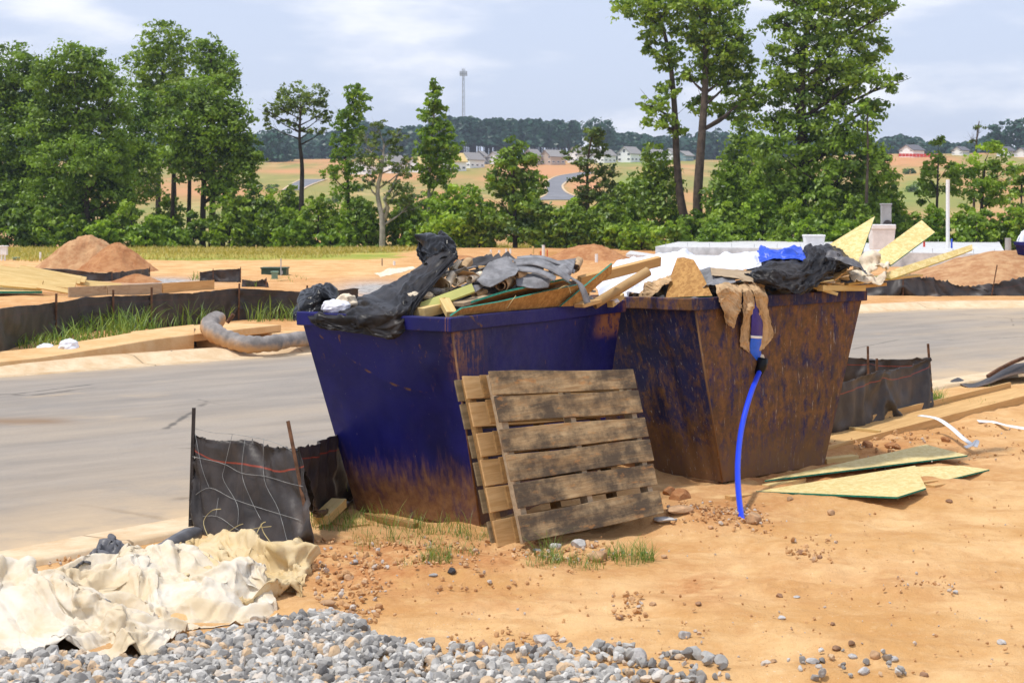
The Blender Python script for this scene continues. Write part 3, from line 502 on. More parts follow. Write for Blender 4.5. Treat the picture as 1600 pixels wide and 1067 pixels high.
def waste_bin(label, top, bot, zt, mat, rim_mat, cat='dumpster', rim_h=0.105, out=0.06):
    """top, bot: four corners (near, right, back, left) as (x, y, z)"""
    base = Vector((sum(p[0] for p in bot) / 4, sum(p[1] for p in bot) / 4, min(p[2] for p in bot) - 0.1)); t = thing('waste_bin', label, cat, base, 'trapezoid waste bins')
    T = [np.array(p, float) for p in top]; B = [np.array(p, float) for p in bot]; ct = sum(T) / 4; cb = sum(B) / 4
    mb = MB(); order = [(3, 0, 0), (0, 1, 1), (1, 2, 2), (2, 3, 3)]; nu, nv = 28, 22
    for a, b, k in order:
        u, v = np.meshgrid(np.linspace(0, 1, nu), np.linspace(0, 1, nv), indexing='ij'); X = (B[a] * (1 - u[..., None]) + B[b] * u[..., None]) * (1 - v[..., None]) + (T[a] * (1 - u[..., None]) + T[b] * u[..., None]) * v[..., None]
        nn = gnorm(X); e = np.minimum(1, np.minimum(np.minimum(u, 1 - u), np.minimum(v, 1 - v)) * 7); X = X + nn * (e * (0.035 * fbm(u * 2.2 + k * 5, v * 2.2, 41 + int(abs(base.x) * 7), 2) + 0.008 * fbm(u * 7 + k * 5, v * 6, 47, 2)))[..., None]
        mb.add(X.reshape(-1, 3), gridfaces(nu, nv), 0, np.stack([u + k, v], -1).reshape(-1, 2))
        inn = [B[a], B[b], T[b], T[a]]; cc = [cb, cb, ct, ct]; w = [tuple(p + (c - p) * 0.03) for p, c in zip(inn, cc)]; mb.add(w, [(3, 2, 1, 0)], 0, [(k, 0), (k + 1, 0), (k + 1, 1), (k, 1)])
    mb.add([tuple(p) for p in B], [(3, 2, 1, 0)]); mb.add([tuple(p + (cb - p) * 0.03 + np.array([0, 0, 0.015])) for p in B], [(0, 1, 2, 3)])
    mb.build('body', mat, t, smooth=True)
    mb = MB(); o = [p + (p - ct) / np.linalg.norm((p - ct)[:2]) * out for p in T]; inn = [p + (ct - p) * 0.04 for p in T]; dz = np.array([0, 0, rim_h])
    N = 14; V = []
    for k in range(4):
        a, b = k, (k + 1) % 4
        for s in range(N):
            f = s / N; wob = np.array([0, 0, 0.004 * math.sin(f * math.pi) * math.sin(9 * f + 3 * k)]); po = o[a] * (1 - f) + o[b] * f + wob; pi = inn[a] * (1 - f) + inn[b] * f + wob
            V += [po, po + dz, pi + dz, pi]
    n4 = 4 * N; Fc = []
    for q in range(n4):
        r = (q + 1) % n4
        for j in range(4): Fc.append((4 * q + j, 4 * r + j, 4 * r + (j + 1) % 4, 4 * q + (j + 1) % 4))
    uv = [((q // N) + (q % N) / N, 0.9 + 0.05 * (j in (1, 2))) for q in range(n4) for j in range(4)]
    mb.add(V, Fc, 0, uv); mb.build('rim', rim_mat, t, bevel=0.008)
    for a, b in ((0, 3), (1, 2)):
        mb = MB(); p, q = B[a] + (cb - B[a]) * 0.07, B[b] + (cb - B[b]) * 0.07; beam(mb, p - np.array([0, 0, 0.062]), q - np.array([0, 0, 0.062]), 0.12, 0.12); mb.build('skid', mat, t, bevel=0.006)
    mb = MB(); tube(mb, [B[0], T[0]], 0.009, 6); mb.build('corner_weld', mat, t, smooth=True)
    return t
def quad4(A, Rr, Lf): return [A, Rr, A + 0 * A + (Rr - A) + (Lf - A), Lf]
def fix(p, z): p = np.array(p, float); p[2] = z; return p
# left bin: near corner, right end, left end
lt = quad4(fix(P(706, 519, 12.2), 1.475), fix(P(970, 494, 14.6), 1.475), fix(P(474, 511, 12.95), 1.475))
lb = [fix(P(751, 826, 12.44), 0.0), fix(P(930, 790, 14.2), 0.0), None, fix(P(557, 793, 13.15), 0.0)]; lb[2] = lb[1] + lb[3] - lb[0]
bin_left = waste_bin('dark blue trapezoid waste bin behind the leaning pallets, heaped with black plastic and felt', lt, lb, 0, M['bin_blue'], M['bin_blue'])
rt = quad4(fix(P(1086, 483, 14.2), 1.512), fix(P(1346, 467, 15.7), 1.515), np.array([0.62, 15.33, 1.475]))
rb = [fix(P(1129, 757, 14.42), 0.012), fix(P(1288, 727, 15.45), 0.012), None, fix(P(945, 733, 15.6), 0.0)]; rb[2] = rb[1] + rb[3] - rb[0]
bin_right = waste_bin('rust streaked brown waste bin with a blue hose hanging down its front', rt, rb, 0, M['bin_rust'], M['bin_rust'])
# pallets
def pallet(label, BL, BR, TR, TL, mats, th=0.135, jag=0.0, seed=1, thin=0.018):
    BL, BR, TR, TL = map(Vector, (BL, BR, TR, TL)); rg = random.Random(seed); nrm = ((BR - BL).cross(TL - BL)).normalized()
    def at(s, t, w): return BL * (1 - s) * (1 - t) + BR * s * (1 - t) + TR * s * t + TL * (1 - s) * t - nrm * w
    T = thing('wooden_pallet', label, 'pallet', (BL + BR) / 2, 'wooden pallets leaning on the blue bin')
    bounds = [(0, .138), (.152, .303), (.338, .478), (.495, .643), (.660, .802), (.842, 1)]
    W = (BR - BL).length; ax = Matrix(((BR - BL).normalized(), ((TL - BL) - (BR - BL).normalized() * (TL - BL).dot((BR - BL).normalized())).normalized(), nrm)).transposed()
    def local_board(name, s0, s1, t0, t1, w0, w1, m, parent=T, nseg=6):
        mb = MB(); V = []; ph = rg.uniform(0, 9)
        for k in range(nseg + 1):
            s = s0 + (s1 - s0) * k / nseg; a = 0.004 * math.sin(ph + 5 * s); b = 0.004 * math.sin(ph * 2 + 7 * s); ww = 0.004 * math.sin(ph * 3 + 4 * s)
            V += [at(s, t0 + a, w0 + ww), at(s, t1 + b, w0 + ww), at(s, t1 + b, w1 + ww), at(s, t0 + a, w1 + ww)]
        Fc = []
        for k in range(nseg):
            for j in range(4): Fc.append((4 * k + j, 4 * k + 4 + j, 4 * k + 4 + (j + 1) % 4, 4 * k + (j + 1) % 4))
        Fc += [(0, 1, 2, 3), (4 * nseg + 3, 4 * nseg + 2, 4 * nseg + 1, 4 * nseg)]
        mb.add([tuple(v) for v in V], Fc); o = mb.build(name, m, None, (0, 0, 0), bevel=0.003)
        # give the board its own axes so that the grain runs along it
        c = sum((Vector(v) for v in V), Vector()) / len(V); mw = Matrix.Translation(c) @ ax.to_4x4(); o.data.transform(mw.inverted()); o.parent = parent; o.matrix_parent_inverse = Matrix(); o.matrix_local = Matrix.Translation(parent.location).inverted() @ mw
        return o
    for k, (a, b) in enumerate(bounds): local_board('deck_board', rg.uniform(-.008, .008) * (1 + jag), 1 + rg.uniform(-.008, .008), 1 - b, 1 - a, 0, thin, mats[0])
    for s in (0.03, 0.49, 0.93): local_board('stringer', s, s + 0.035, 0.005, 0.995, thin + 0.0015, th - thin - 0.0015, mats[1], nseg=1)
    for k, (a, b) in enumerate(bounds): local_board('bottom_board', rg.uniform(-.01, .01), 1 + rg.uniform(-.01, .01), 1 - b + .01, 1 - a + .005, th - thin, th, mats[2])
    return T
PB = [P(820, 848, 11.62), P(1038, 801, 12.33), P(990, 577, 12.70), P(765, 580, 11.92)]
pallet('dirty grey brown pallet with black stains, leaning in front of the other pallet', PB[0], PB[1], PB[2], PB[3], (M['pallet_old'], M['lumber_grey'], M['pallet_brown']), seed=3)
uu = (PB[1] - PB[0]); ut = (PB[2] - PB[3]); q0, q3 = P(780, 855, 11.80), P(724, 588, 12.13)
pallet('cleaner tan pallet wedged between the stained pallet and the blue bin', q0, q0 + uu * 0.93, q3 + ut * 0.93, q3, (M['pallet_new'], M['pallet_brown'], M['pallet_grey']), seed=8, th=0.125)
# ------------------------------------------------------------------ stones, gravel, grass
def ico(sub):
    t = (1 + 5 ** .5) / 2; V = [(-1, t, 0), (1, t, 0), (-1, -t, 0), (1, -t, 0), (0, -1, t), (0, 1, t), (0, -1, -t), (0, 1, -t), (t, 0, -1), (t, 0, 1), (-t, 0, -1), (-t, 0, 1)]
    Fc = [(0, 11, 5), (0, 5, 1), (0, 1, 7), (0, 7, 10), (0, 10, 11), (1, 5, 9), (5, 11, 4), (11, 10, 2), (10, 7, 6), (7, 1, 8), (3, 9, 4), (3, 4, 2), (3, 2, 6), (3, 6, 8), (3, 8, 9), (4, 9, 5), (2, 4, 11), (6, 2, 10), (8, 6, 7), (9, 8, 1)]
    V = [np.array(v) / np.linalg.norm(v) for v in V]
    for _ in range(sub):
        c = {}; N = []
        def mid(a, b):
            k = (min(a, b), max(a, b))
            if k not in c: m = V[a] + V[b]; V.append(m / np.linalg.norm(m)); c[k] = len(V) - 1
            return c[k]
        for a, b, d in Fc: x, y, z = mid(a, b), mid(b, d), mid(d, a); N += [(a, x, z), (b, y, x), (d, z, y), (x, y, z)]
        Fc = N
    return np.array(V), np.array(Fc)
ICO1, ICO2, ICO3 = ico(1), ico(2), ico(3)
def rockshape(seed, geo=ICO2, cuts=9, deep=0.62, rough=0.05):
    rg = np.random.default_rng(seed); V = geo[0].copy() * (1 + rough * rg.normal(size=(len(geo[0]), 1)))
    for _ in range(cuts):
        n = rg.normal(size=3); n /= np.linalg.norm(n); k = rg.uniform(deep, 0.92); d = V @ n; V = V - np.where(d > k, d - k, 0)[:, None] * n
    return V * np.array([1, rg.uniform(.65, .95), rg.uniform(.5, .8)])
def rock(label, px, py, r, mat, seed, flatz=1.0, cat='stone', name='stone', group='loose stones on the dirt'):
    g = G(px, py); s = r / F * g.y; V = rockshape(seed, ICO3, 12, .6, .012) * np.array([1, 1, flatz]) * s; a = seed * 1.7; c, sn = math.cos(a), math.sin(a); V = V @ np.array([[c, sn, 0], [-sn, c, 0], [0, 0, 1]])
    mb = MB(); mb.add(V + np.array(g) + np.array([0, 0, s * .28 * flatz]), ICO3[1]); o = mb.build(name, mat, None, tuple(g), smooth=False, bevel=0); o.data.polygons.foreach_set('use_smooth', np.full(len(o.data.polygons), True)); return tag(o, label, cat, group)
SG, STN, SBR = M['stone_grey'], M['stone_tan'], M['stone_brown']
for i, a in enumerate([
    ('largest pale grey stone just above the gravel, beside a small tan chip', 847, 1006, 20, SG), ('small tan chip in front of the largest pale grey stone', 835, 1018, 9, STN), ('rounded tan stone in the grass in front of the pallets', 933, 877, 20, STN, .9), ('tan angular stone at the lower end of the blue hose', 1176, 818, 18, STN, 1.1), ('brown stone left of the largest pale grey stone', 757, 1014, 11, SBR),
    ('mottled stone near the middle of the bottom edge', 1070, 998, 13, SG), ('flat tan stone at the right end of the gravel', 962, 1013, 15, STN, .6), ('white grey stone at the right end of the gravel', 995, 1033, 20, SG), ('small brown stone by the gravel end', 1018, 1040, 9, SBR), ('black stone in the grass below the front of the blue bin', 705, 898, 10, M['felt_dark']),
    ('flat grey stone left of the black stone', 676, 900, 8, SG, .6), ('tan clod beside the grass right of the pallets', 1037, 872, 8, STN), ('pale stone in the grass below the stained pallet', 868, 858, 11, SG), ('pale flat stone below the left corner of the stained pallet', 838, 862, 9, SG, .7), ('brown stone under the stained pallet edge', 842, 852, 8, SBR), ('pale stone by the grass tuft under the stained pallet', 905, 855, 15, SG, .8),
    ('dark brown clod right of the grass patch', 968, 969, 8, SBR), ('tan pebble by the clod in the dirt middle', 1020, 949, 6, STN), ('brown pebble right of the dirt middle', 1091, 950, 7, SBR), ('grey brown stone left of a pale flake on the dirt', 1218, 933, 7, SBR), ('pale grey flake on the dirt', 1245, 935, 7, SG, .5), ('small bluish stone below the pale grey flake', 1221, 968, 7, SG), ('brown stone below the pale grey flake', 1301, 977, 6, SBR),
    ('white pebble on the right part of the dirt', 1492, 930, 6, SG), ('mottled stone near the lower right corner', 1565, 1007, 9, SG), ('brown clod in front of the board ends', 1298, 806, 8, STN), ('small brown clod right of the sheets', 1483, 786, 6, SBR), ('round tan stone in front of the sheathing sheets', 1234, 783, 7, STN), ('brown pebble in the hollow of the dirt', 1251, 868, 8, SBR), ('brown pebble right of the dirt hollow', 1281, 874, 5, SBR),
    ('brown stone at the bottom edge, left of centre right', 1308, 1018, 9, SBR), ('brown stone next to its twin at the bottom edge', 1330, 1016, 8, SBR), ('grey stone among chips at the bottom edge', 1332, 1031, 8, SG), ('tan stone among chips at the bottom edge', 1366, 1030, 12, STN), ('pale flat stone at the bottom edge', 1394, 1034, 10, SG, .6), ('brown stone near the bottom right', 1444, 1058, 10, SBR), ('grey stone at the very bottom edge', 1350, 1052, 12, SG),
    ('flat pale chip at the bottom edge', 1270, 1038, 12, SG, .6), ('tan chip at the bottom edge', 1208, 1037, 7, STN), ('grey stone left of the bottom chips', 1064, 1023, 7, SG), ('grey stone at the end of the gravel run', 1022, 1056, 14, SG), ('pale bent stone at the upper edge of the gravel', 512, 945, 15, STN, .7), ('tan stone right of the cream sheet', 545, 905, 9, STN), ('brown chip right of the cream sheet', 548, 960, 8, SBR),
    ('grey stone by the foot of the black screen', 553, 883, 8, SG), ('large grey stone at the top of the gravel', 527, 984, 17, SG), ('brown clod right of the blue hose end', 1110, 828, 6, STN), ('flat tan stone lying beside the stained pallet corner', 1060, 803, 25, M['stone_tan'], .5), ('red clay lump beside the stained pallet', 1062, 780, 20, M['dirt_red'], .8), ('smaller red clay lump beside the stained pallet', 1045, 772, 13, M['dirt_red'], .9), ('pale flake in front of the stained pallet corner', 1040, 815, 20, SG, .3), ('brown clod below the flat tan stone', 1100, 800, 6, STN),
    ('clod under the raised end of the long wooden trough', 1395, 700, 14, M['dirt_red']), ('clod between the trough and the upper sheet', 1355, 698, 10, M['dirt_red']), ('clod near the white strap knot', 1477, 691, 8, M['dirt_red'])]):
    rock(a[0], a[1], a[2], a[3], a[4], 40 + i, a[5] if len(a) > 5 else 1.0)
def in_poly(x, y, poly):
    r = np.zeros(len(x), bool); n = len(poly)
    for i in range(n):
        (x0, y0), (x1, y1) = poly[i], poly[(i + 1) % n]; c = ((y0 > y) != (y1 > y)) & (x < (x1 - x0) * (y - y0) / (y1 - y0 + 1e-12) + x0); r ^= c
    return r
def scatter_px(poly, n, seed):
    rg = np.random.default_rng(seed); p = np.array(poly, float); px = rg.uniform(p[:, 0].min(), p[:, 0].max(), n * 4); py = rg.uniform(p[:, 1].min(), p[:, 1].max(), n * 4); m = in_poly(px, py, poly); return px[m][:n], py[m][:n]
def stones(name, label, polys, size, seed, mat, sink=.2, layers=1):
    rg = np.random.default_rng(seed); shapes = [rockshape(seed + k, ICO1, 7, .5, .12) for k in range(14)]; VV, TT = [], []
    for poly, n, sz in polys:
        px, py = scatter_px(poly, n, seed + n); d = F * CH / (py - HZ); x = (px - 800) / F * d; z = H(x, d)
        for i in range(len(x)):
            s = sz * np.clip(rg.lognormal(0, .38), .4, 1.9); a = rg.normal(size=(3, 3)); q, _ = np.linalg.qr(a); V = shapes[rg.integers(14)] @ q * s; VV.append(V + np.array([x[i], d[i], z[i] + s * .35 + rg.uniform(0, .022)])); TT.append(np.full(len(V), rg.random()))
    V = np.concatenate(VV); n = len(VV); m = len(shapes[0]); Fc = (ICO1[1][None] + (np.arange(n) * m)[:, None, None]).reshape(-1, 3); mb = MB(); mb.add(V, Fc, 0, att=np.concatenate(TT)); return tag(mb.build(name, mat), label, kind='stuff')
stones('gravel', 'crushed grey gravel spread along the bottom edge', [([(-80, 1110), (-80, 1035), (230, 1035), (300, 1008), (425, 985), (500, 978), (545, 992), (575, 1022), (680, 1040), (800, 1048), (900, 1046), (960, 1060), (980, 1080), (700, 1110)], 8000, .0245), ([(440, 975), (520, 955), (570, 990), (600, 1020), (480, 990)], 150, .026), ([(100, 945), (165, 945), (165, 970), (100, 970)], 260, .028), ([(950, 1030), (1130, 1040), (1140, 1080), (950, 1080)], 90, .026), ([(1180, 1030), (1420, 1020), (1430, 1075), (1180, 1075)], 30, .016), ([(600, 1015), (990, 1020), (1000, 1050), (600, 1040)], 160, .022)], .036, 61, M['gravel'])
stones('pebbles', 'small brown crumbs and pebbles strewn over the dirt', [([(520, 880), (1600, 760), (1600, 1067), (560, 1067)], 420, .0075), ([(480, 850), (760, 830), (1040, 870), (800, 920), (500, 930)], 260, .011), ([(1020, 780), (1200, 790), (1210, 840), (1040, 830)], 150, .011), ([(480, 870), (600, 870), (590, 990), (500, 980)], 170, .016), ([(800, 855), (960, 850), (980, 880), (800, 885)], 100, .016), ([(955, 935), (1000, 930), (1010, 975), (960, 980)], 60, .012), ([(500, 870), (600, 860), (620, 970), (500, 990)], 60, .011), ([(1060, 790), (1190, 800), (1180, 830), (1070, 825)], 160, .014), ([(560, 840), (760, 850), (740, 900), (560, 900)], 130, .014), ([(1230, 850), (1310, 855), (1300, 890), (1225, 880)], 50, .012), ([(1400, 910), (1500, 905), (1490, 940), (1400, 935)], 40, .009), ([(1330, 690), (1450, 680), (1460, 720), (1340, 720)], 90, .016), ([(700, 1000), (880, 990), (900, 1030), (700, 1030)], 60, .012), ([(60, 880), (230, 860), (300, 835), (300, 850), (150, 905)], 180, .012), ([(1290, 700), (1600, 650), (1600, 720), (1300, 740)], 140, .012)], .01, 77, stone_mat('crumb', ((0.44, 0.24, 0.11), (0.56, 0.32, 0.14), (0.60, 0.37, 0.19), (0.52, 0.46, 0.40))))
def blades(name, label, spots, mat, seed, kind='stuff'):
    """spots: pixel polygon or ellipse (px, py, rx, ry, n, height m, spread)"""
    rg = np.random.default_rng(seed); VV, TT = [], []; nf = 0
    for (cx, cy, rx, ry, n, hh, wd) in spots:
        a = rg.random(n) * 6.28; r = np.sqrt(rg.random(n)); px = cx + rx * r * np.cos(a); py = cy + ry * r * np.sin(a); d = F * CH / (py - HZ); x = (px - 800) / F * d; z = H(x, d) - .01
        h = hh * rg.uniform(.35, 1.15, n); az = rg.random(n) * 6.28; ln = h * rg.uniform(.25, 1.15, n); w = wd * rg.uniform(.6, 1.3, n); dx, dy = np.cos(az), np.sin(az); sx, sy = -dy, dx; pts = []
        for t, ww in ((0, 1), (.35, .85), (.7, .55), (1, .02)):
            bx = x + dx * ln * t ** 1.8; by = d + dy * ln * t ** 1.8; bz = z + h * (t - .28 * t ** 3 * (ln / h)); pts += [np.stack([bx - sx * w * ww / 2, by - sy * w * ww / 2, bz], 1), np.stack([bx + sx * w * ww / 2, by + sy * w * ww / 2, bz], 1)]
        VV.append(np.stack(pts, 1).reshape(-1, 3)); TT.append(np.repeat(np.clip(rg.normal(.42, .26, n), 0, 1), 8)); nf += n
    V = np.concatenate(VV); base = (np.arange(nf) * 8)[:, None, None]; Fc = (np.array([[0, 1, 3, 2], [2, 3, 5, 4], [4, 5, 7, 6]])[None] + base).reshape(-1, 4); mb = MB(); mb.add(V, Fc, 0, att=np.concatenate(TT)); return tag(mb.build(name, mat), label, kind=kind)
blades('grass', 'green and yellowing grass tufts around the bins and the black screen', [(505, 815, 22, 22, 161, .20, 0.0048), (540, 820, 30, 14, 124, .16, 0.0040), (600, 815, 60, 12, 161, .15, 0.0040), (680, 828, 60, 10, 173, .15, 0.0040), (735, 838, 30, 8, 86, .13, 0.0040), (560, 835, 50, 12, 74, .10, 0.0032), (640, 850, 60, 10, 99, .13, 0.0040), (575, 862, 22, 10, 37, .14, 0.0032), (683, 880, 26, 10, 142, .16, 0.0040), (660, 890, 50, 8, 43, .10, 0.0032), (730, 868, 22, 6, 55, .11, 0.0032), (612, 845, 8, 4, 11, .42, 0.0040), (858, 880, 24, 6, 74, .20, 0.0040), (858, 872, 4, 3, 7, .46, 0.0040), (905, 885, 40, 7, 124, .13, 0.0040), (985, 878, 30, 9, 161, .18, 0.0040), (1012, 880, 12, 5, 74, .16, 0.0040), (955, 872, 16, 5, 43, .13, 0.0040), (850, 890, 28, 6, 74, .12, 0.0032), (495, 785, 16, 8, 49, .30, 0.0048), (540, 780, 12, 10, 68, .34, 0.0056), (1466, 632, 10, 8, 93, .24, 0.0072), (1472, 640, 9, 6, 49, .18, 0.0064), (1535, 640, 30, 5, 37, .14, 0.0064), (1545, 622, 8, 3, 18, .2, 0.0064), (350, 835, 40, 8, 16, .30, 0.0024), (165, 862, 10, 3, 8, .08, 0.0032), (1330, 590, 8, 4, 37, .3, 0.0080)], M['grass_near'], 91)
blades('weeds', 'tall green weeds growing along the long black screen across the road', [(150, 535, 60, 10, 189, .55, .022), (205, 528, 40, 8, 171, .60, .022), (110, 545, 40, 8, 90, .4, .02), (60, 552, 40, 6, 150, .3, .018), (290, 517, 14, 6, 40, .65, .02), (322, 514, 22, 5, 54, .55, .02), (345, 508, 20, 4, 27, .5, .02), (405, 508, 20, 5, 49, .6, .02), (440, 506, 26, 5, 76, .5, .02), (470, 506, 18, 5, 54, .4, .02), (240, 520, 40, 4, 80, .35, .016), (395, 430 + 22, 12, 3, 60, .25, .02), (305, 441, 10, 3, 27, .3, .02), (450, 440, 30, 5, 36, .16, .02)], M['grass_near'], 92)
blades('meadow_grass', 'yellow green grass of the meadow in front of the trees', [(300, 394, 420, 6, 9000, .30, .035), (250, 403, 300, 7, 4500, .22, .03), (520, 395, 130, 6, 2500, .28, .035), (60, 404, 90, 9, 1800, .3, .03), (700, 388, 80, 2, 700, .40, .04), (850, 387.5, 120, 1.5, 900, .40, .04), (1150, 388, 200, 1.5, 900, .35, .04), (1450, 388, 180, 1.5, 900, .35, .04), (440, 398, 120, 5, 1800, .25, .03)], M['grass_dry'], 93)
# ------------------------------------------------------------------ black screens (silt fences)
def tpost(mb, a, b, w=.032): tube(mb, [a, Vector(a).lerp(Vector(b), .5), b], w / 2, 4)
def screen(label, rows, posts, group='black silt screens', seed=1, exc=1.06, nu=26, nv=70, amp=.02, wires=None, mat='silt', post_mats=None, tops=6, steps=26):
    """rows: from the bottom edge to the top edge, lists of 3-D points; posts: pairs of points"""
    X = net(rows, nu, nv); bp = rows[0][len(rows[0]) // 2]; T = thing('silt_fence', label, 'silt fence', tuple(bp), group)
    pins = np.zeros((nu, nv), bool); pins[0, :] = True; pins[:, 0] = True; pins[:, -1] = True
    for p in posts:
        pp = Vector(p[0]); j = int(np.argmin(np.hypot(X[nu // 2, :, 0] - pp.x, X[nu // 2, :, 1] - pp.y))); pins[:, j] = True
    pins[-1, :] = True; q_ = np.arange(nv); L_ = np.linalg.norm(X[-1, -1] - X[-1, 0]); X[-1, :, 2] += .018 * fbm(q_ / nv * L_ * 2.5, q_ * 0, seed, 3) - .03 * np.abs(np.sin(q_ / nv * L_ * 1.1 + seed))
    Y = pbd(X, exc, None, pins, steps, 5, .0025, amp, seed, .2, .003); Y = wrinkle(Y, .006, 9, 22, seed, 0); Y = folds(Y, 12, seed, (.03, .12), (.1, .6), (.1, .35)) if Y[..., 1].mean() < 25 else folds(Y, 4, seed, (.06, .25), (.3, 1.4), (.1, .3))
    surf('fabric', Y, M[mat], T, solid=.003)
    for k, (a, b) in enumerate(posts):
        mb = MB(); tpost(mb, a, b, .034 if len(posts) < 4 else .05); mb.build('stake', (post_mats[k] if post_mats else M['rust_steel']), T)
    return T, Y
# near screen beside the bins
nb = [P(299, 822, 12.3), P(340, 838, 12.1), P(400, 853, 11.85), P(450, 862, 11.62), P(493, 866, 11.45)]; nm = [P(300, 752, 12.3), P(342, 760, 12.02), P(395, 768, 11.78), P(440, 780, 11.6), P(480, 783, 11.55)]; nt = [P(304, 676, 12.33), P(345, 679, 12.2), P(395, 684, 12.02), P(430, 696, 11.9), P(464, 700, 11.75)]
T_, Yn = screen('torn black screen on two posts at the near kerb, netted with grey wire', [nb, nm, nt], [(P(297, 832, 12.28), P(303, 637, 12.33)), (P(490, 862, 11.52), P(450, 658, 11.80))], seed=4, exc=1.03, tops=3, post_mats=[M['dark_steel'], M['rust_steel']])
def dn(px): return 12.3 - (px - 300) / 190 * .85
def wires(parent, lines, r=.0020, off=.075):
    for ln in lines:
        pts = []
        q = net([[(float(x), float(y), 0.0) for x, y in ln]] * 2, 2, 4 * len(ln))[0]
        for x, y, _ in q:
            pa = np.array([(Yn[..., 0] / Yn[..., 1] * F + 800 - x) ** 2 + (HZ + F * (CH - Yn[..., 2]) / Yn[..., 1] - y) ** 2])[0]; k = np.unravel_index(np.argmin(pa), pa.shape); pts.append(P(x, y, Yn[k][1] - .018))
        mb = MB(); tube(mb, pts, r, 5); mb.build('wire', M['wire'], parent, smooth=True)
wires(T_, [[(300, 713), (348, 724), (378, 739), (415, 744), (449, 754), (474, 760)], [(299, 778), (327, 762), (364, 779), (405, 793), (471, 813)], [(294, 811), (337, 806), (371, 827), (418, 849), (452, 850)], [(300, 668), (335, 676), (364, 678), (420, 688), (455, 703)], [(363, 678), (351, 729), (349, 749), (371, 789), (371, 822)], [(383, 685), (378, 739), (392, 780), (408, 812)], [(412, 685), (413, 749), (435, 796), (450, 850)], [(305, 678), (315, 729), (327, 762)], [(341, 778), (337, 806)]])
screen('black screen folded back towards the left bin, half in its shade', [[P(492, 800, 11.9), P(505, 795, 12.4), P(530, 787, 13.0), P(566, 776, 13.7)], [P(478, 745, 11.85), P(500, 740, 12.35), P(528, 735, 13.05), P(562, 725, 13.7)], [P(464, 699, 11.78), P(490, 690, 12.3), P(524, 673, 13.0), P(560, 668, 13.6)]], [(P(566, 785, 13.75), P(562, 655, 13.65))], seed=6, exc=1.05, tops=4, nu=22, nv=40)
# long screen across the road
xs = [(-70, 588, 495), (0, 564, 481), (87, 536, 470), (177, 524, 461), (237, 521, 459), (305, 514, 455), (373, 507, 450), (478, 504, 454), (560, 500, 450)]
bot = [Vector(((x - 800) / F * (F * CH / (y - HZ)), F * CH / (y - HZ), .0)) for x, y, t in xs]; top = [P(x, t, b.y) for (x, y, t), b in zip(xs, bot)]; mid = [a.lerp(b, .5) for a, b in zip(bot, top)]
pst = []
for k, (x, ty) in zip((2, 3, 4, 6, 7), ((88, 459), (177, 453), (237, 449), (374, 443), (480, 446))): b = bot[k]; pst.append((b + Vector((0, -.03, -.1)), P(x, ty, b.y - .03)))
screen('long sagging black screen on rusty stakes beyond the far kerb', [bot, mid, top], pst, mat='silt_plain', seed=8, exc=1.012, tops=5, nu=22, nv=130, amp=.04, post_mats=[M['rust_steel']] * 5)
# folded screen right of the rusty bin
screen('short black screen standing in a fold right of the rusty bin', [[P(1285, 690, 17.1), P(1330, 678, 17.7), P(1372, 670, 18.3), P(1420, 657, 18.9), P(1457, 646, 19.4)], [P(1290, 650, 17.15), P(1335, 636, 17.6), P(1372, 625, 18.2), P(1420, 612, 18.7), P(1456, 601, 19.4)], [P(1295, 606, 17.2), P(1335, 590, 17.7), P(1371, 576, 18.2), P(1408, 572, 18.9), P(1453, 557, 19.4)]], [(P(1371, 672, 18.4), P(1370, 560, 18.4)), (P(1458, 648, 19.45), P(1450, 537, 19.45))], seed=9, exc=1.03, tops=5, nu=22, nv=50)
screen('back leaf of the folded black screen, next to the road', [[P(1290, 628, 20.3), P(1370, 626, 20.3), P(1455, 624, 20.3)], [P(1295, 592, 20.3), P(1370, 592, 20.3), P(1454, 590, 20.3)], [P(1300, 554, 20.3), P(1380, 558, 20.3), P(1452, 556, 20.3)]], [(P(1357, 635, 20.25), P(1356, 541, 20.25))], seed=10, exc=1.05, nu=18, nv=36)
# long low screen on the right, across the road
def rowat(pts, d): return [P(x, y, d) for x, y in pts]
screen('long slumped black screen below the big dirt pile on the right', [rowat([(1330, 467), (1411, 467), (1480, 467), (1552, 468), (1660, 470)], 44.5), rowat([(1330, 452), (1411, 446), (1480, 452), (1552, 456), (1660, 450)], 44.4), rowat([(1330, 440), (1409, 428), (1450, 432), (1512, 447), (1600, 432), (1660, 428)][:5], 44.6)], [(P(1411, 470, 44.4), P(1411, 425, 44.4)), (P(1548, 470, 44.3), P(1558, 414, 44.3))], mat='silt_plain', seed=12, exc=1.08, nu=16, nv=90, amp=.06)
# around the left mound
screen('black screen round the foot of the sandy mound', [rowat([(-60, 441), (90, 443), (175, 445)], 53.5) + [P(234, 436, 57.5)], rowat([(-60, 427), (90, 432), (175, 435)], 53.5) + [P(234, 427, 57.5)], rowat([(-60, 411), (90, 420), (175, 425)], 53.5) + [P(234, 418, 57.5)]], [(P(175, 446, 53.4), P(175, 424, 53.4)), (P(234, 437, 57.4), P(234, 417, 57.4))], mat='silt_plain', seed=13, exc=1.02, nu=12, nv=60)
screen('small black screen between the sandy mound and the green utility box', [rowat([(312, 447), (345, 446), (376, 446)], 53), rowat([(312, 436), (345, 434), (376, 432)], 53), rowat([(312, 424), (333, 421), (376, 419)], 53)], [(P(333, 447, 52.9), P(333, 420, 52.9)), (P(376, 447, 52.9), P(376, 417, 52.9))], mat='silt_plain', seed=14, exc=1.04, nu=12, nv=30)
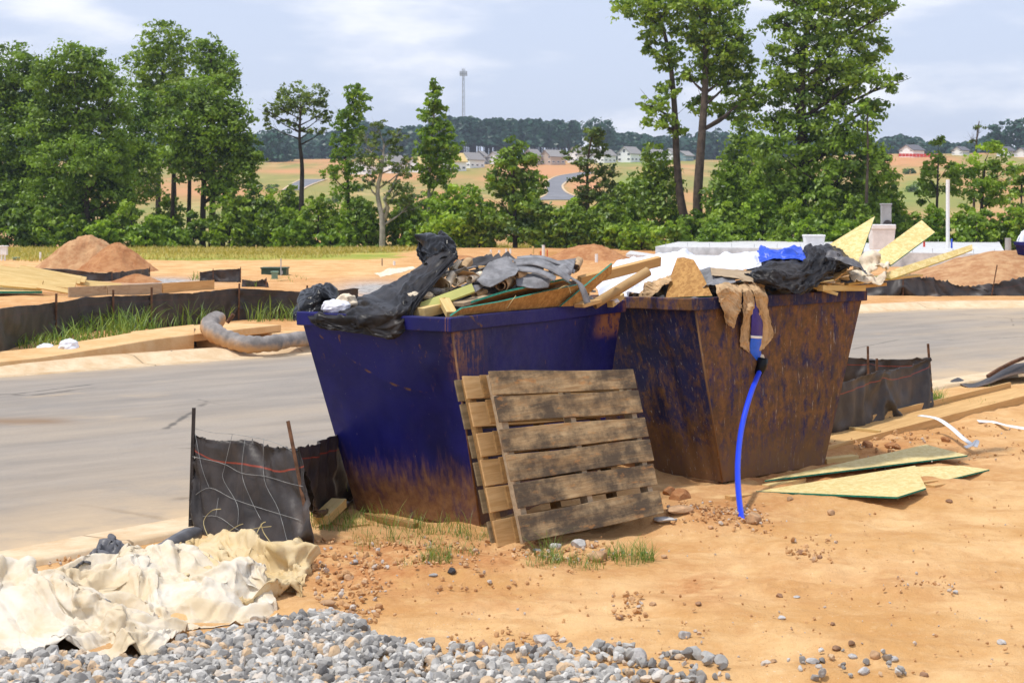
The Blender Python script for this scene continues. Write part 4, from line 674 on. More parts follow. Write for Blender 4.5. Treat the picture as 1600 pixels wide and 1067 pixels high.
screen('low drooping black screen left of the green utility box', [rowat([(378, 455), (400, 455), (420, 456)], 49.5), rowat([(378, 446), (400, 446), (420, 448)], 49.5), rowat([(378, 436), (400, 438), (416, 435)], 49.5)], [(P(416, 457, 49.4), P(416, 434, 49.4))], mat='silt_plain', seed=15, exc=1.08, nu=12, nv=26)
# black sheet lying at the right road edge
X = net([[P(1470, 610, 22.2), P(1492, 598, 22.6), P(1515, 606, 22.2), P(1545, 600, 22.4), P(1590, 585, 22.9), P(1650, 582, 23)], [P(1474, 606, 22.7), P(1495, 590, 23.0), P(1518, 598, 22.8), P(1548, 588, 23.0), P(1588, 568, 23.3), P(1650, 566, 23.4)], [P(1480, 603, 23.2), P(1498, 597, 23.4), P(1520, 599, 23.3), P(1550, 592, 23.5), P(1590, 578, 23.8), P(1650, 576, 23.9)]], 18, 60)
tag(surf('fabric_sheet', wrinkle(X, .012, 3, 9, 3), M['silt'], solid=.004), 'torn black sheet fallen flat at the right edge of the road', 'sheet')
mb = MB(); beam(mb, P(1543, 588, 22.6), P(1600, 559, 23.2), .04, .04, nseg=3, bend=.02); tag(mb.build('stake', M['rust_steel'], base=tuple(P(1543, 588, 22.6))), 'fallen wooden stake on the torn black sheet', 'stake')
# ------------------------------------------------------------------ white sheets in the lower left corner
def ground_net(rows, nu, nv, lift=0.02):
    Q = net([[(float(a), float(b), 0.0) for a, b in r] for r in rows], nu, nv); px, py = Q[..., 0], Q[..., 1]; d = F * CH / (py - HZ); x = (px - 800) / F * d; return np.stack([x, d, H(x, d) + lift], -1)
def tarp(label, rows, mat, nu, nv, exc, seed, hump=None, name='plastic_sheet', cat='plastic sheet', amp=.05, steps=80, bend=.06, group='crumpled plastic sheets in the lower left corner', extra=None, lift=.03):
    X = ground_net(rows, nu, nv, lift)
    fl = (lambda x, y: H(x, y) + (sum(h * np.exp(-(((x - a) / r) ** 2 + ((y - b) / r2) ** 2)) for a, b, r, r2, h in hump) if hump else 0)); X[..., 2] = fl(X[..., 0], X[..., 1]) + lift + (0 if extra is None else extra)
    Y = pbd(X, exc, fl, None, steps, 6, .0025, amp, seed, bend, .008, .35, .008); Y = spline(spline(Y, nu * 3, 0), nv * 3, 1); Y = wrinkle(Y, .004, 3, 4, seed); Y = folds(Y, 6, seed, (.05, .15), (.25, .9), (.5, 1.0)); Y = folds(Y, 12, seed + 1, (.015, .05), (.15, .6), (.4, .9))
    return tag(surf(name, Y, M[mat], solid=.0015), label, cat, group)
def gxy(px, py): d = F * CH / (py - HZ); return (px - 800) / F * d, d
hA = [(*gxy(335, 872), .20, .18, .09), (*gxy(410, 880), 0.22, .2, .11), (*gxy(462, 890), .10, .16, .12)]
tarp('cream stained sheet bunched against the foot of the black screen', [[(282, 870), (325, 850), (380, 856), (440, 862), (482, 868)], [(278, 890), (325, 885), (380, 890), (435, 893), (482, 890)], [(285, 910), (330, 915), (385, 918), (430, 918), (470, 912)], [(300, 930), (345, 940), (390, 940), (430, 932), (455, 925)]], 'tarp_cream', 34, 50, 1.05, 5, hA, amp=.04)
hB = [(*gxy(270, 905), .22, .22, .17), (*gxy(380, 925), .20, .25, .19), (*gxy(190, 935), .25, .2, .09), (*gxy(90, 930), .2, .2, .12), (*gxy(320, 945), .22, .2, .09)]
tarp('white sheet heaped in big folds above the gravel', [[(55, 920), (120, 905), (200, 890), (250, 880), (310, 885), (370, 890), (405, 895)], [(50, 945), (120, 932), (190, 920), (250, 912), (310, 915), (375, 918), (418, 925)], [(70, 960), (130, 955), (200, 955), (255, 950), (315, 948), (375, 950), (425, 950)], [(110, 965), (160, 975), (220, 985), (280, 985), (320, 982), (375, 978), (422, 965)]], 'tarp_white', 44, 72, 1.08, 6, hB, amp=.05)
hC = [(*gxy(50, 970), .3, .25, .14), (*gxy(190, 1000), .3, .2, .10), (*gxy(-30, 955), .2, .25, .2)]
tarp('wide white sheet spread flat over the gravel at the left edge', [[(-70, 945), (0, 940), (60, 950), (120, 972), (190, 980), (255, 985)], [(-70, 975), (0, 972), (60, 980), (130, 990), (200, 995), (285, 990)], [(-70, 1005), (0, 1005), (60, 1008), (130, 1010), (210, 1012), (270, 1005)], [(-70, 1038), (0, 1038), (60, 1037), (130, 1035), (200, 1035), (250, 1026)]], 'tarp_white', 40, 64, 1.05, 7, hC, amp=.04)
# grey roll of plastic
q = net([[P(205, 892, 10.95), P(240, 870, 11.25), P(275, 850, 11.6), P(296, 838, 11.9)]] * 2, 2, 26)[0]; mb = MB(); nv = 22; V = []; rr = np.random.default_rng(3)
for i, p in enumerate(q):
    for k in range(nv):
        g = 2 * math.pi * k / nv; r = .085 * (1 + .14 * float(ridge(np.array([i / 6.]), np.array([k / 5.]), 5)[0]) + .12 * math.sin(2 * g)); V.append((p[0] + r * 1.25 * math.cos(g) * .75, p[1] + r * math.cos(g) * .7, p[2] + r * .8 * math.sin(g)))
Fc = [(i * nv + k, i * nv + (k + 1) % nv, (i + 1) * nv + (k + 1) % nv, (i + 1) * nv + k) for i in range(len(q) - 1) for k in range(nv)] + [tuple(range(nv)), tuple((len(q) - 1) * nv + k for k in range(nv))]
mb.add(V, Fc); tag(mb.build('plastic_roll', M['grey_plastic'], base=tuple(q[0]), smooth=True), 'dark grey rolled plastic lying between the kerb and the cream sheet', 'plastic roll')
tarp('dark grey plastic scrap poking out left of the white sheets', [[(150, 880), (165, 872), (190, 872)], [(135, 895), (155, 888), (185, 885)], [(120, 906), (145, 902), (175, 898)]], 'grey_plastic', 16, 16, 1.1, 8, None, amp=.03, group=None)
def sticks(label, lst, mat, r=.003, name='dry_straw'):
    T = thing(name, label, 'straw', tuple(P(*lst[0][0])))
    for a in lst: mb = MB(); tube(mb, net([[P(*p) for p in a]] * 2, 2, 12)[0], r, 4); mb.build('stalk', mat, T)
    return T
sticks('dry bent straws at the foot of the near black screen', [[(325, 838, 11.7), (318, 815, 11.8), (330, 798, 11.8), (345, 795, 11.7)], [(350, 835, 11.6), (370, 822, 11.6), (380, 818, 11.6)], [(395, 845, 11.4), (408, 820, 11.5), (415, 815, 11.5)], [(425, 850, 11.3), (412, 832, 11.4), (408, 818, 11.4)], [(380, 832, 11.5), (400, 825, 11.5), (424, 822, 11.5)], [(468, 868, 11.2), (474, 850, 11.3), (466, 838, 11.3)]], M['straw'])
# ------------------------------------------------------------------ boards and sheets on the ground
def plane_pts(anch, pix):
    a, b, c = [P(*k) for k in anch]; n = (b - a).cross(c - a).normalized(); o = Vector((0, 0, CH)); r = []
    for x, y in pix: d = Vector(((x - 800) / F, 1, -(y - HZ) / F)); r.append(o + d * ((a - o).dot(n) / d.dot(n)))
    return r, (n if n.y < 0 else -n)
def sheet(label, anch, pix, mat, edge, t=.012, name='sheathing_sheet', cat='wood sheet', group=None, up=False):
    p, n = plane_pts(anch, pix)
    if up and n.z < 0: n = -n
    nn = (p[1] - p[0]).cross(p[2] - p[0])
    if nn.dot(n) < 0: p = p[::-1]
    mb = MB(); prism(mb, p, n, t, 0, 1 if edge else 0); return tag(mb.build(name, [mat, edge] if edge else mat, None, tuple(p[0])), label, cat, group)
OS = 'green edged sheathing sheets on the ground'
sheet('upper pointed sheathing sheet with a green edge beside the rusty bin', [(1195, 750, 14.3), (1447, 694, 16.5), (1512, 711, 15.65)], [(1195, 750), (1230, 742), (1447, 694), (1512, 711)], M['osb'], M['osb_edge'], .014, group=OS, up=True)
sheet('lower cut sheathing sheet with a raised front corner', [(1181, 767, 13.9), (1430, 727, 14.85), (1402, 776, 13.2)], [(1181, 767), (1430, 727), (1447, 762), (1402, 776)], M['osb'], M['osb_edge'], .014, group=OS, up=True)
sheet('rear sheathing sheet sticking out right from under the others', [(1425, 729, 15.15), (1546, 733, 15.05), (1447, 757, 14.2)], [(1418, 729), (1500, 727), (1546, 733), (1447, 757)], M['osb'], M['osb_edge'], .014, group=OS, up=True)
def plank(label, a, b, w, t, mat, name='plank', cat='plank', up=(0, 0, 1), group=None, bevel=.003, nseg=4, bend=0.0):
    """a board along its own X axis"""
    a, b = Vector(a), Vector(b); ax = (b - a).normalized(); s = ax.cross(Vector(up)).normalized(); u = s.cross(ax); Mx = Matrix((ax, -s, u)).transposed().to_4x4(); mb = MB(); beam(mb, (0, 0, 0), ((b - a).length, 0, 0), w, t, nseg=nseg, bend=bend); o = mb.build(name, mat, bevel=bevel); o.matrix_world = Matrix.Translation(a) @ Mx; return tag(o, label, cat, group)
plank('thin long strip of wood under the lower sheathing sheet', P(1068, 785, 13.7), P(1245, 771, 13.95), .09, .02, M['lumber'])
plank('short wood block under the strip below the blue hose', P(1138, 781, 13.62), P(1172, 777, 13.75), .09, .07, M['lumber_tan'])
plank('short lumber offcut between the rusty bin and the upper sheet', P(1286, 722, 15.6), P(1336, 716, 15.85), .10, .07, M['lumber'])
plank('lumber offcut under the left end of the upper sheet', P(1198, 762, 14.2), P(1252, 750, 14.65), .10, .05, M['lumber'])
plank('tiny wood strip between the sheathing sheets', P(1438, 755, 14.25), P(1464, 752, 14.3), .05, .03, M['lumber_tan'])
plank('small offcut lying right of the lower sheet', P(1454, 760, 14.1), P(1474, 757, 14.25), .08, .03, M['lumber_tan'])
a, b = P(1288, 703, 16.25), P(1640, 611, 20.8); T = thing('wooden_trough', 'long tan wooden trough with raised lips, between the rusty bin and the right edge', 'wooden trough', tuple(a)); ax = (b - a).normalized(); s = Vector((-ax.y, ax.x, 0)).normalized()
def pt(name, p, q, w, t, mat):
    o = plank(None, p, q, w, t, mat, name, None); mw = o.matrix_world.copy(); o.parent = T; o.matrix_local = Matrix.Translation(T.location).inverted() @ mw; return o
pt('base_board', a + s * .25, b + s * .25, .48, .022, M['lumber_tan']); pt('front_lip', a + Vector((0, 0, -.030)), b + Vector((0, 0, -.030)), .03, .12, M['lumber_tan']); pt('back_lip', a + s * .51 + Vector((0, 0, .03)), b + s * .51 + Vector((0, 0, .03)), .024, .10, M['lumber_tan']); c = a.lerp(b, .22); pt('cross_block', c + s * .04 + Vector((0, 0, .026)), c + s * .46 + ax * .05 + Vector((0, 0, .026)), .03, .03, M['lumber'])
plank('splinter of wood on the right end of the trough', P(1570, 628, 19.9), P(1584, 621, 20.1), .02, .02, M['lumber'])
def strap(label, pts, w, mat, name='strap', cat='strap', up=(0, -.5, 1)):
    q = net([[P(*p) for p in pts]] * 2, 2, 40)[0]; L_, R_ = [], []
    for i in range(len(q)):
        t = Vector(q[min(i + 1, len(q) - 1)] - q[max(i - 1, 0)]).normalized(); s = t.cross(Vector(up)).normalized() * w / 2; L_.append(q[i] - np.array(s)); R_.append(q[i] + np.array(s))
    return tag(surf(name, np.stack([L_, R_], 0), M[mat] if isinstance(mat, str) else mat, solid=.006), label, cat)
strap('white plastic strap hanging over the wooden trough', [(1437, 649, 17.6), (1464, 654, 17.25), (1486, 668, 16.9), (1504, 684, 16.5), (1518, 694, 16.25)], .055, 'white_plastic')
strap('knotted end of the white strap on the dirt', [(1508, 699, 16.2), (1520, 694, 16.25), (1527, 689, 16.3), (1524, 698, 16.2)], .04, 'white_plastic')
strap('second white strap on the dirt at the right edge', [(1528, 658, 18.3), (1554, 660, 18.35), (1580, 666, 18.0), (1640, 676, 17.8)], .05, 'white_plastic')
plank('pale wood block standing askew by the left bin corner', P(501, 812, 12.35), P(530, 785, 12.75), .12, .07, M['lumber'])
plank('thin board on the ground behind the pale block', P(488, 790, 13.15), P(520, 784, 13.4), .10, .03, M['lumber_tan'])
sheet('flat piece of tan plywood in the grass under the left bin', [(512, 815, 12.6), (560, 795, 13.1), (575, 818, 12.55)], [(512, 815), (530, 800), (558, 796), (578, 818), (545, 822)], M['lumber_tan'], None, .02, 'plywood_scrap', 'wood scrap', up=True)
plank('wood chip in the grass in front of the left bin', P(583, 860, 11.7), P(634, 862, 11.62), .07, .02, M['lumber_tan'])
plank('clay coloured wood chip near the black screen foot', P(519, 846, 12.0), P(553, 840, 12.1), .06, .03, M['lumber_tan'])
plank('board lying on edge below the left bin base', P(572, 806, 12.85), P(650, 822, 12.5), .06, .05, M['pallet_brown'])
# ------------------------------------------------------------------ across the road, left
def mound(name, label, px, py, rx, ry, h, mat, seed, n=70):
    g = G(px, py); x0, y0 = g.x, g.y; r, a = np.meshgrid(np.linspace(0, 1, n), np.linspace(0, 2 * math.pi, 110), indexing='ij'); k = 1 + .22 * fbm(np.cos(a) * 1.3 + 7, np.sin(a) * 1.3 + 3, seed, 3); X = x0 + rx * r * k * np.cos(a); Y = y0 + ry * r * k * np.sin(a)
    Z = h * (np.cos(np.clip(r, 0, 1) * math.pi) * .5 + .5) ** .85 * (1 + .18 * fbm(X / (rx * .5), Y / (ry * .5), seed + 2, 3)) + .10 * h * ridge(X / (rx * .22), Y / (ry * .22), seed + 4, 4) * (1 - r) ** .5 * sstep(0, .25, 1 - r); Z = H(X, Y) - .06 + Z; mb = MB(); mb.add(np.stack([X, Y, Z], -1).reshape(-1, 3), gridfaces(n, 110)[:, ::-1]); return tag(mb.build(name, mat, base=tuple(g), smooth=True), label, 'dirt mound')
mound('dirt_mound', 'conical sandy mound behind the black screen on the left', 138, 422, 2.45, 2.2, 1.38, M['dirt_pile'], 3); mound('dirt_mound', 'redder shoulder of soil on the right flank of the sandy mound', 182, 424, 1.7, 1.6, .98, M['dirt_red'], 5)
mound('dirt_mound', 'low red heap of soil below the corner of the mound screen', 215, 441, 1.1, .7, .28, M['dirt_red'], 6); mound('dirt_mound', 'low red heap of soil left of the concrete slab', 925, 405, 2.6, 2.2, .72, M['dirt_red'], 7); mound('dirt_mound', 'big tan pile of soil behind the slumped screen at the right edge', 1620, 440, 5.6, 4.2, 1.05, M['dirt_pile'], 8); mound('dirt_mound', 'low soil bank behind the left bin plastic', 715, 412, 2.2, 1.3, .38, M['dirt_red'], 9)
LB_ = 'boards stacked left across the road'
for i, a in enumerate([('top pale board of the stack at the left edge', (-70, 413, 45), (126, 438, 45.5), .28, .05), ('second board of the stack, wider and lower', (-70, 424, 44.7), (118, 446, 44.9), .28, .06), ('short board on top of the stack end', (30, 419, 46), (134, 438, 46), .20, .05), ('yellowish board in the middle of the stack', (-70, 434, 44.5), (66, 446, 44.5), .30, .08), ('thin board below the end of the stack', (58, 447, 44.2), (108, 456, 44.2), .14, .05), ('loose board reaching right out of the stack', (120, 441, 46), (190, 448, 46.4), .2, .03), ('loose thin plank on the dirt below the stack', (-70, 467, 44), (108, 466, 44), .12, .03)]): plank(a[0], P(*a[1]), P(*a[2]), a[3], a[4], M['lumber'], 'board', 'board', group=LB_, bevel=.004, up=(0, -.75, .66))
sheet('sheathing panel with a green edge at the bottom of the board stack', [(-70, 440, 46), (90, 447, 45.5), (60, 456, 44.2)], [(-70, 436), (60, 445), (66, 455), (-70, 455)], M['osb'], M['osb_edge'], .06, up=True)
FB = 'form boards standing on edge'
for i, (x0, x1, d0, d1, lb) in enumerate([(107, 166, 43.5, 44.5, 'weathered form board at the left end of the row behind the long screen'), (168, 252, 44.5, 46, 'weathered form board in the middle of the row behind the long screen'), (254, 334, 46, 48, 'tan form board at the right end of the row behind the long screen')]):
    a, b = P(x0, 458, d0), P(x1, 457 - i, d1); a.z = b.z = .2; plank(lb, a, b, .05, .34, M['lumber_grey'] if i < 2 else M['lumber_tan'], 'form_board', 'board', group=FB)
# storm drain
T = thing('storm_drain', 'sandy concrete kerb inlet with a dark opening under the filter sock', 'storm drain', tuple(P(350, 552, 27.6))); mb = MB()
def dbox(nm, x0, x1, d0, d1, z0, z1, mat=M['inlet'], bev=.02):
    mb = MB(); fo = FQ2[np.argmin(abs(FQ2[:, 0] / FQ2[:, 1] * F + 800 - x0))]; A0 = Vector(((x0 - 800) / F * d0, d0, 0)); A1 = Vector(((x1 - 800) / F * d1, d1, 0)); n = Vector((-(A1 - A0).y, (A1 - A0).x, 0)).normalized(); D = 1.3; c = [A0, A1, A1 + n * D, A0 + n * D]; hexa(mb, [(p.x, p.y, z0) for p in c] + [(p.x, p.y, z1) for p in c]); return mb.build(nm, mat, T, bevel=bev)
dbox('top_slab', 302, 440, 27.3, 29.6, .215, .345); dbox('end_block', 350, 376, 27.75, 28.25, -.1, .212); dbox('side_block', 436, 470, 29.2, 29.9, -.1, .212); mb = MB(); A0, A1 = P(303, 540, 27.9), P(352, 540, 28.4); hexa(mb, [(A0.x, A0.y, -.1), (A1.x, A1.y, -.1), (A1.x, A1.y + .1, -.1), (A0.x, A0.y + .1, -.1), (A0.x, A0.y, .212), (A1.x, A1.y, .212), (A1.x, A1.y + .1, .212), (A0.x, A0.y + .1, .212)]); mb.build('opening', M['felt_dark'], T)  # the opening is a solid block coloured dark for the shade inside
w0 = [(-40, 25.0 - 1.2, .18), (60, 24.6, .20), (160, 25.6, .27), (240, 26.5, .335), (303, 27.25, .36)]; rows = []
for k, (dd, zz) in enumerate(((0, -.08), (.03, .75), (.10, .97), (.5, 1.0), (1.4, 1.05), (1.5, -.3))): rows.append([Vector(((x - 800) / F * (d + dd), d + dd, z * zz if zz > 0 else zz)) for x, d, z in w0])
tag(surf('wing', net(rows, 30, 50), M['inlet'], T, solid=0), None)
so_ = [P(345, 496, 27.9), P(334, 503, 27.6), P(328, 513, 27.3), P(340, 523, 27.1), P(363, 533, 27.0), P(388, 538, 26.9), P(420, 537, 27.0), P(450, 532, 27.4), P(500, 526, 28.2)]; q = net([so_] * 2, 2, 60)[0]; mb = MB(); rr = [.08 + .09 * min(1, i / 6) - .05 * (i / 60) for i in range(60)]; rr = [r * (1 + .06 * math.sin(i * 1.9) + .05 * math.sin(i * .7)) for i, r in enumerate(rr)]; tube(mb, q, rr, 16)
o = mb.build('filter_sock', M['sock'], base=tuple(q[0]), smooth=True); z = np.array([v.co.z for v in o.data.vertices]).reshape(-1, 16); lo = (z.max(1, keepdims=True) - z) / (z.max(1, keepdims=True) - z.min(1, keepdims=True) + 1e-6); lo = lo * np.linspace(1.2, .3, len(lo))[:, None]; o.data.attributes['tint'].data.foreach_set('value', lo.ravel().astype(np.float32)); tag(o, 'muddy grey stuffed filter sock bent over the kerb inlet', 'filter sock')
mb = MB(); tube(mb, [P(355, 504, 27.6), P(365, 491, 27.6)], .035, 8); tag(mb.build('pipe_stub', M['rust_steel'], base=tuple(P(355, 504, 27.6))), 'rusty orange pipe stub behind the filter sock', 'pipe')
def crumple(name, label, cat, c, r, mat, seed, sq=(1, 1, .6), group=None, amp=.35, k=2.2, parent=None):
    V = ICO3[0].copy(); n1 = ridge(V[:, 0] * k + seed, V[:, 1] * k + V[:, 2] * 1.7, seed, 3); n2 = ridge(V[:, 2] * k + 3, V[:, 0] * k - V[:, 1], seed + 7, 3); V = V * (1 + amp * (n1 * .6 + n2 * .4))[:, None] * np.array(sq) * r; mb = MB(); mb.add(V + np.array(c), ICO3[1]); o = mb.build(name, mat, None, tuple(c), smooth=True)
    s = o.modifiers.new('sub', 'SUBSURF'); s.levels = s.render_levels = 1; return tag(o, label, cat, group)
crumple('litter_bag', 'white crumpled bag in the weeds, left piece', 'litter', P(72, 545, 25.9), .13, M['white_wrap'], 3); crumple('litter_bag', 'white crumpled bag in the weeds, larger right piece', 'litter', P(108, 544, 25.8), .15, M['white_wrap'], 4, (1, 1, .9)); crumple('litter_scrap', 'tiny white scrap on the kerb bank', 'litter', P(60, 555, 25.2), .05, M['white_wrap'], 5, (1, 1, .4))
X = net([[P(240, 556, 26.0), P(262, 553, 26.2), P(290, 551, 26.4)], [P(242, 552, 26.3), P(262, 548, 26.5), P(288, 547, 26.7)]], 10, 24); tag(surf('rag', wrinkle(X, .03, 2, 5, 4), M['felt_dark']), 'black rag lying in the gutter left of the inlet', 'rag')
for i, (x, y, r) in enumerate([(372, 556, 7), (384, 553, 5), (398, 553, 6), (415, 551, 6), (430, 549, 5), (447, 548, 6), (462, 546, 5), (196, 560, 8), (150, 566, 6), (170, 563, 5)]): rock('small sandy stone in the far gutter', x, y, r, STN, 140 + i, .6, group='small stones in the far gutter')
# utility boxes and stubs
def boxthing(name, label, cat, px0, px1, py0, py1, d, depth, mat, lid=True, lidmat=None):
    a = P(px0, py1, d); b = P(px1, py0, d); T = thing(name, label, cat, ((a.x + b.x) / 2, d, a.z)); w = .03; mb = MB(); box(mb, (a.x, d, a.z - .05), (b.x, d + depth, b.z - (.06 if lid else 0))); mb.build('cabinet', mat, T, bevel=.015)
    if lid: mb = MB(); box(mb, (a.x - w, d - w, b.z - .058), (b.x + w, d + depth + w, b.z)); mb.build('lid', lidmat or mat, T, bevel=.015)
    return T
t = boxthing('utility_box', 'dark green utility box across the road', 'utility box', 408, 447, 418, 433, 59.5, .7, M['green_box']); mb = MB(); p = P(440, 426, 59.46); box(mb, (p.x - .04, 59.46, p.z - .06), (p.x + .04, 59.5, p.z + .06)); mb.build('latch', M['grey_metal'], t)
boxthing('utility_pedestal', 'small pale green pedestal in front of the dark green box', 'pedestal', 424, 433, 424, 441, 56, .2, M['green_pale'])
t = boxthing('meter_box', 'white meter box on two legs at the left edge', 'meter box', 0, 10, 384, 397, 75, .25, M['white_plastic']); 
for x in (2.5, 7.5): mb = MB(); p, q_ = P(x, 413, 75.1), P(x, 397, 75.1); tube(mb, [p, q_], .05, 6); mb.build('leg', M['white_plastic'], t)
boxthing('utility_pedestal', 'tiny grey green pedestal near the left edge', 'pedestal', 20, 28, 402, 411, 76, .2, M['green_pale'])
def stub(label, x, y0, y1, d, r=.05, mat='pvc', name='pipe_stub'): mb = MB(); a, b = P(x, y0, d), P(x, y1, d); tube(mb, [a, a.lerp(b, .9), b], [r, r, r * .98], 10); return tag(mb.build(name, M[mat] if isinstance(mat, str) else mat, base=tuple(a), smooth=False), label, 'pipe stub')
stub('white marker stake left of the sandy mound', 63, 412, 394, 75, .045); stub('short white pipe in the dirt left of the bin plastic', 616, 418, 408, 70); stub('thin wooden stake left of the bin plastic', 597, 420, 404, 69, .03, 'lumber_grey'); stub('white pipe stub left of a row of four behind the bin', 767, 400, 390, 88); stub('second white stub of the row behind the bin', 780, 399, 391, 88, .06); stub('third white stub of the row behind the bin', 791, 402, 389, 88); stub('right white stub of the row behind the bin', 797.5, 401, 389, 87); stub('tall white pipe with red rods behind the bin', 849, 406, 383, 80, .07); stub('white pipe in the red soil heap', 932, 413, 397, 74, .07); stub('wooden survey stake behind the bin', 833, 397, 385, 86, .05, 'lumber'); stub('red rod beside the tall white pipe', 855, 406, 390, 80, .025, 'red'); stub('second red rod by the tall white pipe', 845, 405, 392, 79.5, .025, 'red'); stub('small survey stake in the meadow', 1067 * .3 + 80, 391, 383, 99, .04, 'lumber'); stub('thin grey rod beside the green utility box', 439, 434, 404, 59, .02, 'grey_metal')
plank('long form board on the soil left of the slab', P(842, 396, 83), P(905, 398, 81), .05, .22, M['lumber_tan']); plank('long form board right of the soil heap', P(905, 397, 90), P(985, 400, 86), .05, .25, M['lumber_tan'])
for i in range(3): plank(['white green strip of siding right of the green box', 'pale strip of siding on the dirt right of the green box', 'second pale strip right of the green box'][i], P(425 + 5 * i, 437 + i, 56.5 - i), P(466 + 3 * i, 433 + i * 2.4, 58.5 - i), .12, .05, M['lumber'] if i else M['green_pale'])
tag(surf('plastic_scrap', wrinkle(net([[P(595, 432, 48), P(615, 427, 48.5), P(650, 420, 49)], [P(585, 428, 49), P(610, 420, 49.4), P(645, 415, 49.6)]], 12, 24), .05, 2, 4, 6), M['cream'], solid=.01), 'pale plastic scrap on the dirt left of the bin plastic', 'scrap')
# ------------------------------------------------------------------ slabs and things on them
def slab(label, pts, z0, z1, mat=M['concrete'], bolts=0, name='concrete_slab'):
    """pts: photo columns with depths, counter-clockwise seen from above"""
    Q = [((x - 800) / F * d, d) for x, d in pts]; T = thing(name, label, 'foundation', (Q[0][0], Q[0][1], z0), 'concrete foundations'); mb = MB(); n = len(Q); mb.add([(x, y, z0) for x, y in Q] + [(x, y, z1) for x, y in Q], [tuple(range(n - 1, -1, -1)), tuple(range(n, 2 * n))] + [(i, (i + 1) % n, n + (i + 1) % n, n + i) for i in range(n)]); mb.build('slab', mat, T, bevel=.02)
    for k in range(bolts):
        f = (k + .5) / bolts; x = Q[0][0] * (1 - f) + Q[1][0] * f; y = Q[0][1] * (1 - f) + Q[1][1] * f + .15; mb = MB(); tube(mb, [(x, y, z1 - .02), (x, y, z1 + .18)], .011, 5); mb.build('anchor_bolt', M['grey_metal'], T)
        x2 = Q[-1][0] * (1 - f) + Q[-2][0] * f; y2 = Q[-1][1] * (1 - f) + Q[-2][1] * f - .2; mb = MB(); tube(mb, [(x2, y2, z1 - .02), (x2, y2, z1 + .24)], .011, 5); mb.build('anchor_bolt', M['grey_metal'], T)
    return T
slab('raised grey concrete slab behind the white wrap', [(1024, 79), (1345, 74), (1330, 106), (1090, 106)], -.1, .68, bolts=9); slab('low step of concrete in front of the raised slab', [(978, 80), (1018, 76), (1270, 70), (1290, 73.8), (1023, 78.8), (985, 86)], -.1, .32, bolts=0, name='concrete_step')
slab('pale concrete slab around the white pole at the right', [(1350, 71), (1572, 68), (1560, 100), (1345, 104)], -.1, .62, bolts=7)
def tote(label, x0, x1, y0, y1, d):
    a, b = P(x0, y1, d), P(x1, y0, d); w = b.x - a.x; T = thing('plastic_tote', label, 'tote', ((a.x + b.x) / 2, d, a.z), 'white totes on the slabs'); h = b.z - a.z; mb = MB(); c = [(a.x + w * .08, d + .05, a.z), (b.x - w * .08, d + .05, a.z), (b.x - w * .08, d + w * .8, a.z), (a.x + w * .08, d + w * .8, a.z)]; e = [(a.x + w * .02, d, b.z - h * .2), (b.x - w * .02, d, b.z - h * .2), (b.x - w * .02, d + w * .85, b.z - h * .2), (a.x + w * .02, d + w * .85, b.z - h * .2)]; hexa(mb, c + e); mb.build('tub', M['white_plastic'], T, bevel=.02); mb = MB(); box(mb, (a.x, d - .03, b.z - h * .2 + .003), (b.x, d + w * .88, b.z)); mb.build('lid', M['white_plastic'], T, bevel=.03)
tote('low white lidded tote left of the leaning sheathing triangle', 1258, 1290, 367, 385, 76); tote('tall white lidded tote between the two leaning sheathing boards', 1362, 1400, 351, 390, 69)
t = boxthing('meter_cabinet', 'grey electric meter cabinet above the tall white tote', 'meter cabinet', 1378, 1393, 318, 352, 72, .3, M['grey_metal']); mb = MB(); p = P(1386, 350, 71.9); tube(mb, [p, p + Vector((0, -.14, 0))], .17, 14); mb.build('meter', M['felt_dark'], t); mb = MB(); tube(mb, [P(1386, 352, 72.2), P(1386, 392, 72.2)], .09, 8); mb.build('post', M['grey_metal'], t)
stub('tall white pole standing in the right slab', 1481, 388, 281, 74, .085, 'pvc', 'white_pole'); stub('short purple pipe right of the white pole', 1487, 388, 373, 72, .04, M['blue_wrap']); stub('red pipe stub left of the white pole', 1444, 386, 374, 76, .05, 'red'); stub('grey stub at the right slab corner', 1575, 392, 372, 66, .12, 'grey_metal')
# ------------------------------------------------------------------ what fills the bins
def scrap_mat():
    n = NT('mixed_scrap'); o = n.obj; v = n.vor(n.map(o, (1, 1, 2)), 7, 'F1', 'Color'); r = n.sep(v)[0]; c = n.mix(n.rng(r, .2, .5), (.04, .038, .04), (.16, .155, .16)); c = n.mix(n.rng(n.sep(v)[1], .70, .74), c, (.40, .31, .20)); c = n.mix(n.rng(n.sep(v)[2], .80, .84), c, (.30, .18, .08)); n.bump(n.noise(o, 12, 5), .6, .04); return n.fin(c, .9, .2)
M['mixed_scrap'] = scrap_mat()
def heap(label, top, zf, seed):
    A, Rr, B, Lf = [np.array(p, float) for p in top]; n = 60; s, t = np.meshgrid(np.linspace(.03, .97, n), np.linspace(.03, .97, n), indexing='ij'); X = (A * ((1 - s) * (1 - t))[..., None] + Rr * (s * (1 - t))[..., None] + B * (s * t)[..., None] + Lf * ((1 - s) * t)[..., None])
    X[..., 2] = zf(s, t) + .10 * ridge(s * 6, t * 5, seed, 4) * np.minimum(1, np.minimum(np.minimum(s, 1 - s), np.minimum(t, 1 - t)) * 8) + .03 * fbm(s * 22, t * 20, seed + 4, 3); o = surf('scrap_heap', X, M['mixed_scrap'], solid=0, smooth=False); return tag(o, label, kind='stuff')
edge = lambda s, t: np.minimum(1, np.minimum(np.minimum(s, 1 - s), np.minimum(t, 1 - t)) * 5)
heap('loose mixed scrap filling the dark blue bin', lt, lambda s, t: 1.42 + .30 * sstep(.0, .45, s) * edge(s, t) * (1 - .6 * sstep(.55, 1, t)), 21)
heap('loose mixed scrap filling the rusty bin', rt, lambda s, t: 1.46 + .15 * edge(s, t), 22)
